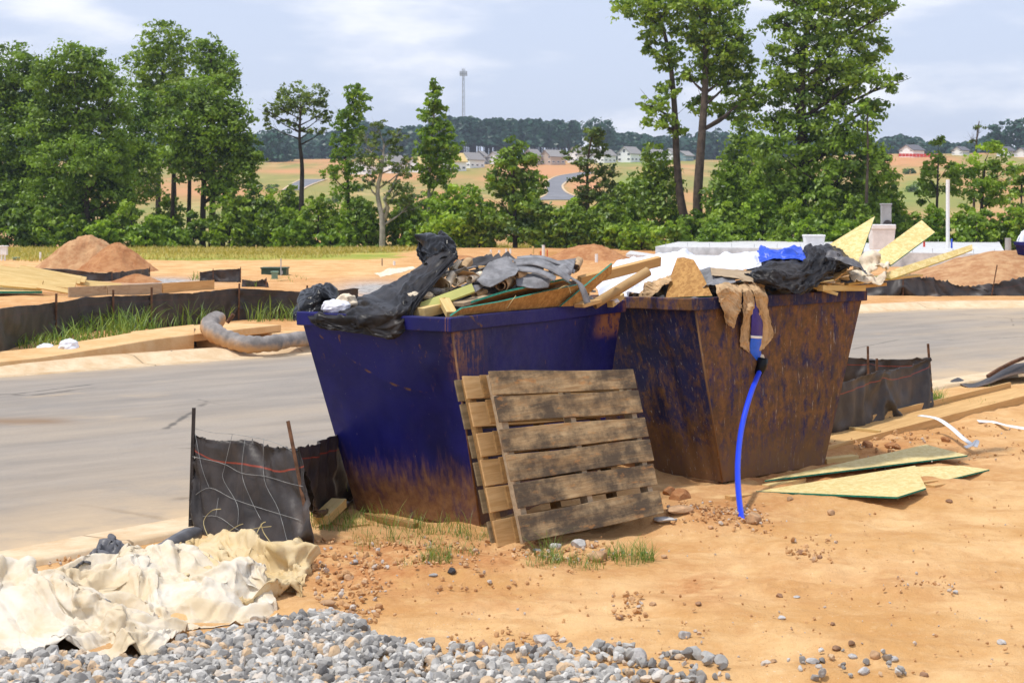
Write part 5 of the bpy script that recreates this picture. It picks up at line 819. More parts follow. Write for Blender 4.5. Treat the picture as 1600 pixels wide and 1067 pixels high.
LG, RG_ = 'rubbish heaped in the dark blue bin', 'rubbish heaped in the rusty bin'
def patch(name, label, cat, rows, mat, nu=24, nv=40, amp=.012, fu=3, fv=5, seed=1, group=LG, exc=0, solid=.004, steps=14, g=.001):
    X = (netl if mat in ('felt', 'felt_dark', 'kraft') else net)([[P(*p) for p in r] for r in rows], nu, nv)
    if exc:
        pins = np.zeros((nu, nv), bool); rg_ = np.random.default_rng(seed); pins[[0, -1, 0, -1], [0, 0, -1, -1]] = True; pins[rg_.integers(0, nu, 14), rg_.integers(0, nv, 14)] = True; X = pbd(X, exc, None, pins, steps, 4, g, amp * 1.2, seed, .15, .02)
    X = wrinkle(X, amp, fu, fv, seed)
    if mat in ('black_plastic', 'black_glossy', 'white_wrap', 'blue_wrap', 'grey_plastic', 'kraft', 'cream'): k_ = .35 if mat == 'kraft' else (.5 if 'draped' in label else 1); X = folds(X, int(30 * k_), seed, (.02, .09), (.08, .4), (.2, .6)); X = folds(X, int(44 * k_), seed + 1, (.008, .03), (.04, .2), (.2, .6))
    if mat in ('felt', 'felt_dark'): X = folds(X, 14, seed, (.02, .08), (.1, .4), (.15, .4))
    if mat == 'kraft': X = X + np.random.default_rng(seed).normal(0, .0025, X.shape)
    return tag(surf(name, X, M[mat], solid=solid, smooth=mat != 'kraft'), label, cat, group)
# black plastic over the left bin
patch('plastic_sheet', 'long black plastic sheet draped over the left rim of the dark blue bin', 'plastic sheet', [[(476, 494, 13.3), (525, 484, 13.15), (575, 460, 13.15), (640, 426, 13.2), (695, 384, 13.4)], [(478, 490, 13.05), (535, 484, 12.85), (592, 474, 12.75), (645, 444, 12.9), (702, 390, 13.2)], [(482, 497, 12.82), (545, 494, 12.60), (612, 488, 12.40), (650, 462, 12.72), (708, 396, 13.15)], [(490, 506, 12.79), (552, 508, 12.58), (620, 507, 12.36), (652, 470, 12.62), (711, 400, 13.1)], [(500, 513, 12.77), (560, 521, 12.55), (623, 526, 12.35), (651, 478, 12.55), (714, 404, 13.08)]], 'black_plastic', 90, 130, .012, 2.2, 5, 3)
patch('plastic_sheet', 'glossy black plastic curl standing at the left end of the dark blue bin', 'plastic sheet', [[(457, 496, 13.0), (470, 504, 12.9), (490, 507, 12.9), (512, 502, 12.95)], [(462, 476, 13.2), (476, 474, 13.0), (500, 478, 12.95), (526, 484, 13.05)], [(470, 457, 13.4), (486, 452, 13.15), (506, 455, 13.05), (530, 472, 13.2)], [(482, 447, 13.5), (498, 443, 13.35), (516, 442, 13.35), (526, 455, 13.45)], [(496, 448, 13.6), (508, 448, 13.55), (520, 448, 13.55), (522, 460, 13.55)]], 'black_glossy', 60, 68, .012, 1.5, 2, 5)
patch('plastic_sheet', 'upright black plastic flap at the top of the dark blue bin', 'plastic sheet', [[(662, 414, 13.2), (672, 412, 13.15), (690, 402, 13.1), (716, 404, 13.15)], [(652, 398, 13.4), (672, 400, 13.3), (694, 392, 13.2), (715, 396, 13.2)], [(648, 382, 13.55), (670, 384, 13.4), (694, 380, 13.3), (713, 388, 13.3)], [(648, 368, 13.6), (668, 366, 13.55), (690, 364, 13.5), (711, 382, 13.45)], [(656, 369, 13.75), (672, 367, 13.75), (692, 366, 13.7), (708, 380, 13.6)]], 'black_glossy', 60, 64, .012, 1.4, 1.8, 7)
patch('felt_sheet', 'dark grey stiff felt curving behind the paper rolls', 'felt', [[(700, 413, 13.6), (730, 406, 13.6), (752, 402, 13.6), (768, 397, 13.6)], [(702, 424, 13.4), (735, 420, 13.4), (758, 415, 13.4), (775, 412, 13.4)]], 'felt_dark', 14, 24, .008, 2, 2, 9)
def roll(label, p0, p1, r, seed, mat='cream', group=LG, turns=1.6, name='paper_roll', cat='paper roll'):
    a, b = P(*p0), P(*p1); ax = (b - a).normalized(); u = ax.orthogonal().normalized(); w = ax.cross(u); nu, nv = 26, 60; s, t = np.meshgrid(np.linspace(0, 1, nu), np.linspace(0, 1, nv), indexing='ij'); ang = t * turns * 2 * math.pi + seed; rad = r * (.55 + .45 * t) * (1 + .16 * ridge(s * 2.2 + seed, t * 5, seed, 3) + .10 * fbm(s * 4, t * 3, seed + 3, 2)); c = np.array(a) + (s[..., None] + (.10 * fbm(t * 4 + seed, s * 0 + 1, seed))[..., None]) * np.array(b - a); X = c + (np.cos(ang) * rad)[..., None] * np.array(u) + (np.sin(ang) * rad * .85)[..., None] * np.array(w); return tag(surf(name, X, M[mat], solid=.005), label, cat, group)
for i, a in enumerate([('rolled cream paper at the left end of the paper rolls', (652, 452, 12.9), (662, 438, 13.1), .042), ('cream roll above the left end roll', (668, 446, 12.95), (690, 440, 13.2), .034), ('pair of pale rolls, upper left one by the black flap', (682, 430, 13.1), (694, 426, 13.3), .045), ('cream roll in the middle of the rolls', (696, 446, 12.95), (708, 430, 13.1), .045), ('crumpled pale roll right of the middle one', (712, 440, 13.0), (732, 432, 13.2), .038), ('pale roll with blue tape marks', (733, 437, 13.05), (750, 430, 13.2), .038), ('cream roll leaning behind the pale rolls', (708, 424, 13.3), (718, 412, 13.4), .038), ('opened roll of tan paper at the top of the rolls', (722, 422, 13.3), (733, 409, 13.4), .050), ('dirty roll right of the taped roll', (748, 432, 13.2), (768, 422, 13.4), .036), ('brown paper roll showing its spiral end', (783, 447, 13.1), (800, 436, 13.5), .055), ('torn cream paper beside the brown spiral roll', (806, 428, 13.3), (832, 434, 13.4), .04), ('brown roll poking up at the right end of the felt', (898, 419, 13.9), (903, 408, 14.2), .05), ('tan paper roll below the vinyl trim end', (742, 462, 13.0), (758, 456, 13.1), .03)]):
    roll(a[0], a[1], a[2], a[3], i + 2, 'kraft' if 'brown' in a[0] or 'tan' in a[0] else 'cream')
crumple('paper_scrap', 'small cream wad at the left foot of the vinyl trim', 'paper', P(646, 466, 12.75), .05, M['cream'], 31, (1.1, .8, .9), LG); crumple('paper_scrap', 'cream wad hanging on the vinyl trim end', 'paper', P(661, 461, 12.8), .05, M['cream'], 32, (1.5, .8, .6), LG); crumple('paper_scrap', 'small white wad at the right rim of the dark blue bin', 'paper', P(952, 471, 14.35), .05, M['white_wrap'], 33, (1.6, .8, .7), LG); crumple('plastic_bag', 'white crumpled bag on the black plastic at the left end', 'bag', P(524, 480, 12.85), .075, M['white_wrap'], 34, (1.3, .9, .7), LG, .5); crumple('plastic_bag', 'second white crumpled bag right of the first', 'bag', P(540, 474, 12.9), .07, M['cream'], 35, (1.1, .9, .9), LG, .5); crumple('paper_scrap', 'grey wad beside the paper rolls', 'paper', P(675, 455, 12.95), .05, M['felt'], 36, (1.4, .9, .6), LG)
sheet('yellow green vinyl trim board lying across the paper rolls', [(655, 481, 12.62), (737, 444, 12.9), (740, 454, 12.85)], [(655, 481), (658, 472), (737, 443), (742, 455), (660, 486)], M['trim_green'], None, .02, 'trim_board', 'trim', LG)
sheet('grey flashing strip continuing the vinyl trim', [(735, 448, 12.95), (766, 440, 13.2), (760, 450, 13.1)], [(735, 446), (764, 443), (740, 458)], M['felt'], None, .004, 'flashing', 'flashing', LG)
plank('square cut lumber block on the rim by the bin corner', P(655, 489, 12.55), P(702, 477, 12.85), .11, .075, M['lumber'], 'lumber_block', 'lumber', group=LG); plank('second lumber block crossing behind the first', P(668, 483, 12.85), P(700, 470, 12.75), .09, .06, M['lumber'], 'lumber_block', 'lumber', group=LG); plank('short lumber end sticking up left of the bin corner', P(694, 470, 12.75), P(706, 492, 12.45), .08, .05, M['lumber'], 'lumber_block', 'lumber', group=LG); plank('grey board end under the vinyl trim', P(716, 476, 12.7), P(765, 462, 13.1), .10, .03, M['lumber_grey'], 'board', 'board', group=LG)
sheet('large orange brown sheathing board along the front rim of the dark blue bin', [(708, 494, 12.32), (780, 466, 12.75), (905, 448, 13.75)], [(704, 494), (722, 482), (780, 472), (850, 456), (905, 445), (905, 452), (878, 478), (790, 486)], M['osb_brown'], M['osb_edge'], .014, group=LG)
sheet('narrow orange brown board with a teal edge above the large one', [(725, 482, 12.85), (800, 458, 13.1), (880, 440, 13.6)], [(722, 484), (735, 474), (790, 457), (880, 438), (892, 444), (800, 470)], M['osb_brown'], M['osb_edge'], .016, group=LG)
sheet('brown pointed board with a teal edge standing out of the dark blue bin', [(877, 479, 13.55), (957, 413, 14.0), (905, 474, 13.75)], [(876, 479), (957, 412), (955, 428), (916, 462), (900, 478)], M['osb_brown'], M['osb_edge'], .016, group=LG)
strip_ = lambda pts, w, lab, seed, mat='felt', name='felt_strip', cat='felt', group=LG: strap(lab, pts, w, mat, name, cat).__setitem__('group', group)
patch('felt_sheet', 'stiff grey felt piece pointing up in the middle of the heap', 'felt', [[(742, 440, 13.1), (764, 410, 13.3), (792, 400, 13.4)], [(752, 446, 13.0), (778, 424, 13.15), (812, 420, 13.25)], [(766, 449, 12.95), (784, 440, 13.0), (806, 428, 13.1)]], 'felt', 16, 20, .006, 1.5, 2, 11)
patch('felt_sheet', 'grey felt panel hanging at the front of the heap', 'felt', [[(806, 434, 13.3), (830, 428, 13.35), (861, 427, 13.45)], [(806, 442, 13.2), (832, 438, 13.25), (860, 440, 13.35)], [(808, 447, 13.12), (830, 449, 13.15), (856, 450, 13.25)]], 'felt', 14, 20, .006, 1.5, 2, 12)
patch('felt_sheet', 'broad grey felt sheet at the right of the heap', 'felt', [[(850, 411, 13.7), (872, 407, 13.8), (900, 404, 14.0)], [(856, 420, 13.55), (874, 418, 13.65), (897, 416, 13.8)], [(862, 428, 13.45), (876, 431, 13.5), (888, 434, 13.6)]], 'felt', 14, 20, .006, 1.5, 2, 13)
for i, (pts, w, lb) in enumerate([([(802, 408, 13.5), (830, 406, 13.5), (853, 411, 13.5), (882, 428, 13.45), (903, 442, 13.5), (912, 456, 13.5), (918, 474, 13.5)], .06, 'long grey felt strip curling down over the right rim'), ([(806, 412, 13.45), (835, 411, 13.45), (862, 420, 13.4), (890, 438, 13.4)], .07, 'grey felt strip just below the long curling one'), ([(808, 404, 13.7), (840, 402, 13.7), (870, 410, 13.7), (898, 425, 13.7)], .06, 'grey felt strip at the top of the heap'), ([(768, 425, 13.2), (800, 420, 13.3), (840, 424, 13.3), (868, 436, 13.3)], .08, 'wide grey felt strip across the middle of the heap'), ([(796, 418, 13.4), (820, 414, 13.45), (850, 418, 13.45)], .09, 'pale grey felt strip under the curling strips'), ([(742, 418, 13.5), (775, 412, 13.6), (800, 404, 13.7)], .07, 'dark edged felt strip left of the heap top')]): strip_(pts, w, lb, i)
for i, (x, y, d, lb) in enumerate([(757, 404, 13.9, 'black jagged scrap left on the skyline of the heap'), (775, 402, 14.0, 'black jagged scrap in the middle of the heap skyline'), (790, 399, 14.1, 'black jagged scrap right on the heap skyline'), (826, 404, 14.2, 'small black scrap behind the grey strips'), (762, 400, 14.3, 'torn tan scrap behind the black scraps')]):
    sheet(lb, [(x - 12, y + 8, d), (x + 4, y - 7, d + .1), (x + 14, y + 6, d - .1)], [(x - 13, y + 9), (x - 2, y - 3), (x + 4, y - 7), (x + 8, y - 1), (x + 15, y + 5), (x + 6, y + 10)], M['felt_dark'] if i < 4 else M['kraft'], None, .006, 'felt_scrap', 'felt', LG)
rg = random.Random(4)
def scraps(n, f, mats, d0, z_, grp, nm, lb, seed):
    for k in range(n):
        x, y, d = f(); r = rg.uniform(8, 20); a0 = rg.uniform(0, 6.28); pix = []
        for j in range(5): g = a0 + j * 1.256 + rg.uniform(-.3, .3); q = r * rg.uniform(.5, 1.1); pix.append((x + q * math.cos(g), y + q * .55 * math.sin(g)))
        an = [(pix[0][0], pix[0][1], d + rg.uniform(-.12, .12)), (pix[2][0], pix[2][1], d + rg.uniform(-.12, .12)), (pix[3][0], pix[3][1], d + rg.uniform(-.12, .12))]; p, nn = plane_pts(an, pix)
        if max(abs(q.y - d) for q in p) > .5: continue
        sheet(lb, an, pix, M[rg.choice(mats)], None, .005, nm, 'scrap', grp)
scraps(40, lambda: (lambda x: (x, 452 - 28 * math.sin(math.pi * min(1, (x - 640) / 280)) + rg.uniform(-8, 22), 12.9 + max(0, (x - 706)) / 264 * 1.6 + rg.uniform(0, .3)))(rg.uniform(650, 915)), ['felt', 'felt_dark', 'felt', 'kraft', 'cream', 'felt_dark', 'lumber_grey'], 0, 0, LG, 'torn_scrap', 'torn scrap of felt or paper tangled in the heap of the dark blue bin', 1)
plank('long tan lumber pointing right out of the dark blue bin', P(905, 440, 14.0), P(1030, 408, 14.6), .05, .085, M['lumber_tan'], 'lumber', 'lumber', up=(0, -.3, 1), group=LG)
T = thing('cardboard_tube', 'brown cardboard tube sticking out over the right rim of the dark blue bin', 'tube', tuple(P(933, 474, 13.95)), LG); mb = MB(); a, b = P(928, 476, 14.0), P(1013, 424, 14.2); ax = (b - a).normalized(); tube(mb, [a, b, b + ax * .0005, b - ax * .15], [.042, .042, .034, .034], 20); mb.build('shell', M['card'], T, smooth=True, bevel=.002); mb = MB(); tube(mb, [b - ax * .14, b - ax * .12], .033, 16); mb.build('shade_disc', M['felt_dark'], T)  # dark disc in the tube mouth stands for the shade of the hollow
plank('lumber block on the right rim of the dark blue bin', P(952, 476, 14.3), P(970, 462, 14.5), .07, .05, M['lumber'], 'lumber_block', 'lumber', group=LG); plank('dark stained board end on the right rim', P(905, 478, 13.65), P(962, 462, 14.4), .09, .03, M['lumber_tan'], 'board', 'board', group=LG)
sticks('thin pale straws on the large brown board', [[(792, 482, 12.7), (800, 470, 12.7), (806, 462, 12.8)], [(872, 452, 13.3), (886, 446, 13.4), (892, 458, 13.4)]], M['straw'], .003)['group'] = LG
# ---- rusty bin
patch('plastic_wrap', 'white plastic wrap spread over the back of the rusty bin', 'plastic wrap', [[(925, 432, 15.7), (968, 409, 15.9), (1010, 400, 15.9), (1058, 394, 15.9), (1100, 402, 15.9), (1150, 397, 16), (1190, 392, 16)], [(932, 450, 15.4), (985, 430, 15.5), (1020, 418, 15.5), (1060, 408, 15.4), (1105, 411, 15.5), (1150, 407, 15.6), (1188, 400, 15.6)], [(940, 470, 15.2), (986, 452, 15.2), (1024, 434, 15.2), (1060, 422, 15.1), (1105, 420, 15.2), (1150, 419, 15.2), (1190, 411, 15.3)], [(960, 478, 15.1), (984, 470, 15.0), (1018, 446, 15.0), (1056, 432, 14.95), (1104, 424, 15.0), (1150, 424, 15.05), (1190, 416, 15.15)]], 'white_wrap', 70, 150, .012, 2, 4, 21, RG_)
patch('plastic_wrap', 'bright blue end of the plastic wrap on the rusty bin', 'plastic wrap', [[(1183, 393, 15.9), (1206, 391, 15.9), (1235, 388, 15.9), (1252, 386, 15.9)], [(1185, 401, 15.5), (1210, 397, 15.5), (1238, 397, 15.5), (1257, 398, 15.5)], [(1187, 411, 15.2), (1212, 405, 15.2), (1240, 405, 15.2), (1258, 410, 15.2)]], 'blue_wrap', 44, 60, .012, 2, 3, 22, RG_)
patch('plastic_sheet', 'crumpled black plastic over the front of the rusty bin', 'plastic sheet', [[(1175, 418, 15.5), (1205, 405, 15.5), (1250, 400, 15.6), (1270, 388, 15.8), (1305, 388, 15.9), (1325, 402, 15.9)], [(1166, 426, 15.1), (1205, 416, 15.0), (1250, 415, 15.1), (1278, 402, 15.3), (1305, 400, 15.5), (1332, 410, 15.6)], [(1164, 432, 14.85), (1205, 434, 14.75), (1245, 440, 14.85), (1280, 425, 15.1), (1306, 412, 15.3), (1328, 416, 15.5)], [(1170, 440, 14.8), (1210, 450, 14.68), (1245, 458, 14.72), (1262, 456, 14.85), (1290, 426, 15.25), (1310, 418, 15.4)]], 'black_plastic', 80, 130, .022, 3, 5, 23, RG_)
patch('plastic_sheet', 'grey black plastic tail trailing right over the sheathing', 'plastic sheet', [[(1285, 398, 15.6), (1305, 394, 15.5), (1330, 408, 15.4), (1352, 424, 15.3)], [(1288, 412, 15.3), (1305, 405, 15.3), (1328, 416, 15.25), (1356, 430, 15.2)]], 'grey_plastic', 14, 30, .015, 2, 4, 24, RG_)
sheet('wedge of plywood with a teal top edge standing in the rusty bin', [(1040, 464, 14.75), (1058, 402, 15.0), (1112, 462, 14.5)], [(1040, 465), (1049, 428), (1058, 403), (1068, 402), (1084, 406), (1098, 430), (1113, 462)], M['osb_brown'], M['osb_edge'], .016, group=RG_)
for i, (r, m, lb) in enumerate([([[(1085, 425, 15.0), (1110, 418, 15.0), (1140, 424, 15.0)], [(1098, 450, 14.6), (1120, 446, 14.55), (1150, 442, 14.6)]], 'felt', 'grey felt flap right of the plywood wedge'), ([[(1110, 420, 15.0), (1140, 420, 15.0), (1175, 424, 15.0)], [(1112, 430, 14.7), (1145, 434, 14.65), (1178, 442, 14.65)]], 'lumber_grey', 'brown grey flap below the white wrap'), ([[(1000, 462, 15.0), (1020, 440, 15.0), (1050, 430, 15.0)], [(1005, 474, 14.8), (1028, 456, 14.75), (1050, 440, 14.8)]], 'kraft', 'torn tan paper left of the plywood wedge'), ([[(975, 480, 14.95), (1005, 470, 14.95), (1038, 462, 14.75)], [(985, 484, 14.8), (1015, 476, 14.75), (1042, 470, 14.62)]], 'felt_dark', 'black torn felt on the left rim of the rusty bin'), ([[(1035, 448, 15.1), (1055, 440, 15.1), (1085, 436, 15.1)], [(1040, 466, 14.9), (1058, 460, 14.85), (1080, 456, 14.85)]], 'felt', 'grey felt behind the plywood wedge')]): patch('torn_flap', lb, 'scrap', r, m, 16, 24, .014, 2, 4, 30 + i, RG_)
scraps(22, lambda: (rg.uniform(1110, 1330), rg.uniform(426, 452), 15.2 + rg.uniform(0, .4)), ['felt', 'felt_dark', 'kraft', 'lumber_grey', 'felt_dark'], 0, 0, RG_, 'torn_scrap', 'torn scrap of felt or paper tangled in the heap of the rusty bin', 2)
def kr(px): return 14.2 + (px - 1086) / 260 * 1.5 - .10
def K(x, y, o=0.0): return (x, y, kr(x) - o + max(0, (y - 470)) * .0016)
patch('kraft_paper', 'crumpled brown paper hanging over the front rim, left piece', 'paper', [[K(1118, 446, -.2), K(1134, 441, -.2), K(1156, 446, -.2)], [K(1120, 458), K(1136, 452, .05), K(1158, 458)], [K(1126, 478, .02), K(1142, 474, .07), K(1157, 480, .02)], [K(1134, 502, .02), K(1144, 512, .06), K(1152, 494, .02)]], 'kraft', 30, 16, .014, 3, 2, 41, RG_)
patch('kraft_paper', 'long brown paper strip hanging left of the blue band', 'paper', [[K(1150, 450, -.15), K(1164, 440, -.15), K(1180, 446, -.15)], [K(1162, 458, .04), K(1170, 454, .06), K(1178, 462, .04)], [K(1159, 490, .03), K(1168, 490, .06), K(1174, 492, .03)], [K(1156, 530, .03), K(1165, 532, .06), K(1172, 530, .03)], [K(1156, 540, .03), K(1168, 550, .05), K(1182, 562, .02)]], 'kraft', 30, 16, .014, 3, 2, 42, RG_)
patch('kraft_paper', 'brown paper strip with a torn end hanging right of the blue band', 'paper', [[K(1164, 444, -.15), K(1178, 442, -.15), K(1194, 449, -.15)], [K(1177, 456, .05), K(1186, 454, .07), K(1196, 458, .04)], [K(1184, 488, .04), K(1192, 486, .07), K(1200, 492, .03)], [K(1190, 512, .04), K(1198, 514, .06), K(1209, 522, .03)], [K(1184, 548, .03), K(1192, 544, .05), K(1204, 530, .02)]], 'kraft', 30, 16, .014, 3, 2, 43, RG_)
T = thing('blue_hose', 'bright blue hose hanging from the rusty bin down to the dirt', 'hose', tuple(G(1160, 812)), None)
X = net([[P(*K(1175, 466, .0)), P(*K(1183, 465, .02)), P(*K(1192, 468, .0))], [P(*K(1174, 500, .05)), P(*K(1183, 500, .07)), P(*K(1192, 502, .05))], [P(*K(1173, 525, .05)), P(*K(1183, 526, .07)), P(*K(1191, 526, .05))]], 20, 10); surf('dark_band', wrinkle(X, .004, 2, 1, 3), plastic('band_dark', (.022, .012, .24), .35, .5, .3), T)
X = net([[P(*K(1173, 524, .055)), P(*K(1183, 525, .075)), P(*K(1191, 525, .055))], [P(*K(1173, 528, .055)), P(*K(1183, 529, .075)), P(*K(1191, 529, .055))]], 4, 8); surf('white_line', X, M['white'], T)
X = net([[P(*K(1173, 528, .052)), P(*K(1183, 529, .072)), P(*K(1191, 529, .052))], [P(*K(1172, 548, .05)), P(*K(1182, 548, .07)), P(*K(1189, 548, .05))], [P(*K(1178, 562, .05)), P(*K(1184, 566, .06)), P(*K(1190, 566, .05))]], 16, 8); surf('bright_band', wrinkle(X, .003, 2, 1, 4), M['blue_tape'], T)
mb = MB(); tube(mb, [P(*K(1192, 560, .10)), P(*K(1190, 572, .12)), P(*K(1184, 586, .14))], [.050, .048, .034], 10); mb.build('coupling', M['black_glossy'], T, smooth=True)
e = G(1160, 812); q = net([[P(*K(1187, 580, .13)), P(1172, 618, 14.25), P(1159, 668, 13.95), P(1153, 720, 13.55), P(1154, 770, 13.1), Vector((e.x, e.y, e.z - .03))]] * 2, 2, 60)[0]; mb = MB(); tube(mb, q, .0235, 14); mb.build('pipe', M['blue_pipe'], T, smooth=True)
patch('plastic_scrap', 'clear plastic shred beside the black coupling', 'plastic scrap', [[K(1186, 540, .06), K(1196, 536, .06)], [K(1188, 555, .06), K(1197, 556, .06)], [K(1190, 570, .07), K(1195, 566, .07)]], 'cream', 14, 10, .008, 2, 2, 47, RG_)
OB = 'sheathing offcuts sticking out of the rusty bin'
sheet('large sheathing triangle pointing up out of the rusty bin', [(1285, 392, 15.9), (1367, 338, 16.2), (1340, 410, 15.6)], [(1286, 388), (1367, 338), (1341, 411), (1300, 408)], M['osb'], M['osb_edge'], .014, group=OB)
sheet('square ended sheathing strip right of the triangle', [(1350, 412, 15.7), (1440, 344, 16.3), (1460, 363, 16.1)], [(1352, 408), (1440, 344), (1461, 363), (1392, 414)], M['osb'], M['osb_edge'], .014, group=OB)
sheet('long narrow sheathing strip, lowest of those pointing right', [(1372, 436, 15.5), (1518, 383, 16.0), (1516, 392, 15.95)], [(1372, 432), (1400, 420), (1519, 382), (1520, 390), (1505, 396), (1392, 436)], M['osb'], M['trim_green'], .02, group=OB)
sheet('brown wedge of board under the black plastic', [(1282, 446, 15.2), (1325, 414, 15.5), (1300, 440, 15.2)], [(1280, 447), (1284, 430), (1325, 414), (1322, 424), (1292, 446)], M['osb_brown'], None, .016, 'board_offcut', group=OB)
for a in [('pale lumber lying on the right rim of the rusty bin', (1281, 450, 15.12), (1348, 450, 15.6), .07, .055, 'lumber'), ('lumber above the one on the right rim', (1303, 442, 15.35), (1342, 434, 15.7), .06, .05, 'lumber'), ('thin plank pointing right past the rusty bin', (1320, 444, 15.4), (1436, 430, 16.0), .10, .02, 'lumber'), ('yellow green plank end between the strips', (1300, 446, 15.5), (1385, 432, 15.9), .12, .03, 'trim_green'), ('brown thin lath right of the rim lumber', (1345, 448, 15.7), (1384, 444, 15.9), .03, .03, 'lumber_tan'), ('lumber end beside the brown wedge', (1300, 432, 15.5), (1352, 420, 15.8), .08, .03, 'lumber_tan')]: plank(a[0], P(*a[1]), P(*a[2]), a[3], a[4], M[a[5]], 'lumber', 'lumber', group=RG_)
patch('plastic_scrap', 'pale torn netting between the sheathing strips', 'plastic scrap', [[(1335, 418, 15.7), (1350, 406, 15.7), (1372, 402, 15.7), (1388, 412, 15.7)], [(1338, 428, 15.5), (1352, 420, 15.45), (1372, 416, 15.45), (1386, 422, 15.5)]], 'cream', 18, 30, .02, 3, 5, 51, RG_, 1.1); patch('plastic_scrap', 'pale crumpled wrap under the netting', 'plastic scrap', [[(1325, 430, 15.5), (1350, 426, 15.5), (1385, 424, 15.5)], [(1335, 440, 15.3), (1358, 434, 15.3), (1384, 434, 15.35)]], 'cream', 16, 28, .018, 3, 5, 52, RG_, 1.1)
# another blue bin at the right edge of the photo
c0 = P(1586, 383, 52); c0 = np.array(c0); zt = c0[2]; top = [np.array([c0[0] + .9, 50.9, zt]), np.array([c0[0] + 2.6, 53.5, zt]), np.array([c0[0] + 1.7, 54.6, zt]), c0]; ct = sum(top) / 4; botm = [fix(ct + (p - ct) * .72, h1(*p[:2]) + .1) for p in top]
waste_bin('blue bin with white wrap, cut by the right edge of the photo', top, botm, 0, M['bin_blue'], M['bin_blue'])
patch('plastic_wrap', 'white wrap standing out of the blue bin at the right edge', 'plastic wrap', [[(1587, 384, 52.0), (1605, 384, 52.4), (1640, 384, 53)], [(1591, 370, 52.4), (1606, 366, 52.6), (1640, 370, 53.2)], [(1596, 361, 52.8), (1610, 357, 53), (1640, 364, 53.4)]], 'white_wrap', 16, 24, .06, 2, 3, 61, None)

rg = random.Random(12)
for grp, nm, n, fx, who in ((LG, 'torn_lath', 16, lambda: (lambda x: (x, 448 - 30 * math.sin(math.pi * min(1, (x - 640) / 290)) + rg.uniform(-4, 24), 12.9 + max(0, x - 706) / 264 * 1.6 + rg.uniform(0, .35)))(rg.uniform(665, 900)), 'dark blue'), (RG_, 'torn_lath', 14, lambda: (rg.uniform(1100, 1330), rg.uniform(430, 452), 15.1 + rg.uniform(0, .4)), 'rusty')):
    for k in range(n):
        x, y, d = fx(); a = rg.uniform(-.5, .35); ln = rg.uniform(14, 46)
        plank('torn lath or board end tangled in the heap of the %s bin' % who, P(x - ln * math.cos(a), y + ln * math.sin(a) * .6, d + rg.uniform(-.15, .15)), P(x + ln * math.cos(a), y - ln * math.sin(a) * .6, d + rg.uniform(-.15, .15)), rg.uniform(.03, .09), rg.uniform(.008, .03), M[rg.choice(['lumber_grey', 'lumber', 'lumber_tan', 'pallet_brown', 'felt'])], nm, 'board', group=grp)
# ------------------------------------------------------------------ trees and shrubs
rng = np.random.default_rng(7)
def leaf_quads(C, Rr, n, size, tintc, seed, up=0.3, airy=False):
    """n leaves gathered in leafy clumps inside an ellipsoid, with gaps between the clumps"""
    rg = np.random.default_rng(seed); n = max(n, 30); nc = max(3, int(n / ((14 if airy else 46) * (0.26 / size) ** 0.5)))
    d = rg.normal(size=(nc, 3)); d /= np.linalg.norm(d, axis=1, keepdims=True); r = 0.25 + 0.75 * rg.random((nc, 1)) ** 0.55
    cc = np.asarray(C) + d * r * np.asarray(Rr); ct = np.clip(tintc + rg.normal(0, 0.32, nc), 0, 1); k = rg.integers(0, nc, n)
    cr = np.minimum(0.62 * size / 0.26, 0.36 * np.mean(Rr) + 0.1) * rg.uniform(.55, 1.3, nc) * (0.66 if airy else 1.0); e = rg.normal(size=(n, 3)); e[:, 2] = e[:, 2] * .8 + .25; e /= np.linalg.norm(e, axis=1, keepdims=True); rr = rg.random((n, 1)) ** .45 * rg.uniform(.8, 1.25, (n, 1))
    p = cc[k] + e * rr * cr[k][:, None] * np.array([1.15, 1.15, .72]); nn = e * 0.9 + rg.normal(size=(n, 3)) * 0.55 + np.array([0, 0, up]); nn /= np.linalg.norm(nn, axis=1, keepdims=True)
    a = np.cross(nn, rg.normal(size=(n, 3))); a /= np.linalg.norm(a, axis=1, keepdims=True); b = np.cross(nn, a); s = (size * (0.6 + 0.8 * rg.random((n, 1))))
    V = np.stack([p - a * s * 0.5, p - b * s * 0.30 - a * s * 0.05, p + a * s * 0.55 - nn * s * 0.12, p + b * s * 0.30], 1).reshape(-1, 3)
    t = np.repeat(np.clip(ct[k] + rg.normal(0, 0.13, n), 0, 1), 4); return V, t
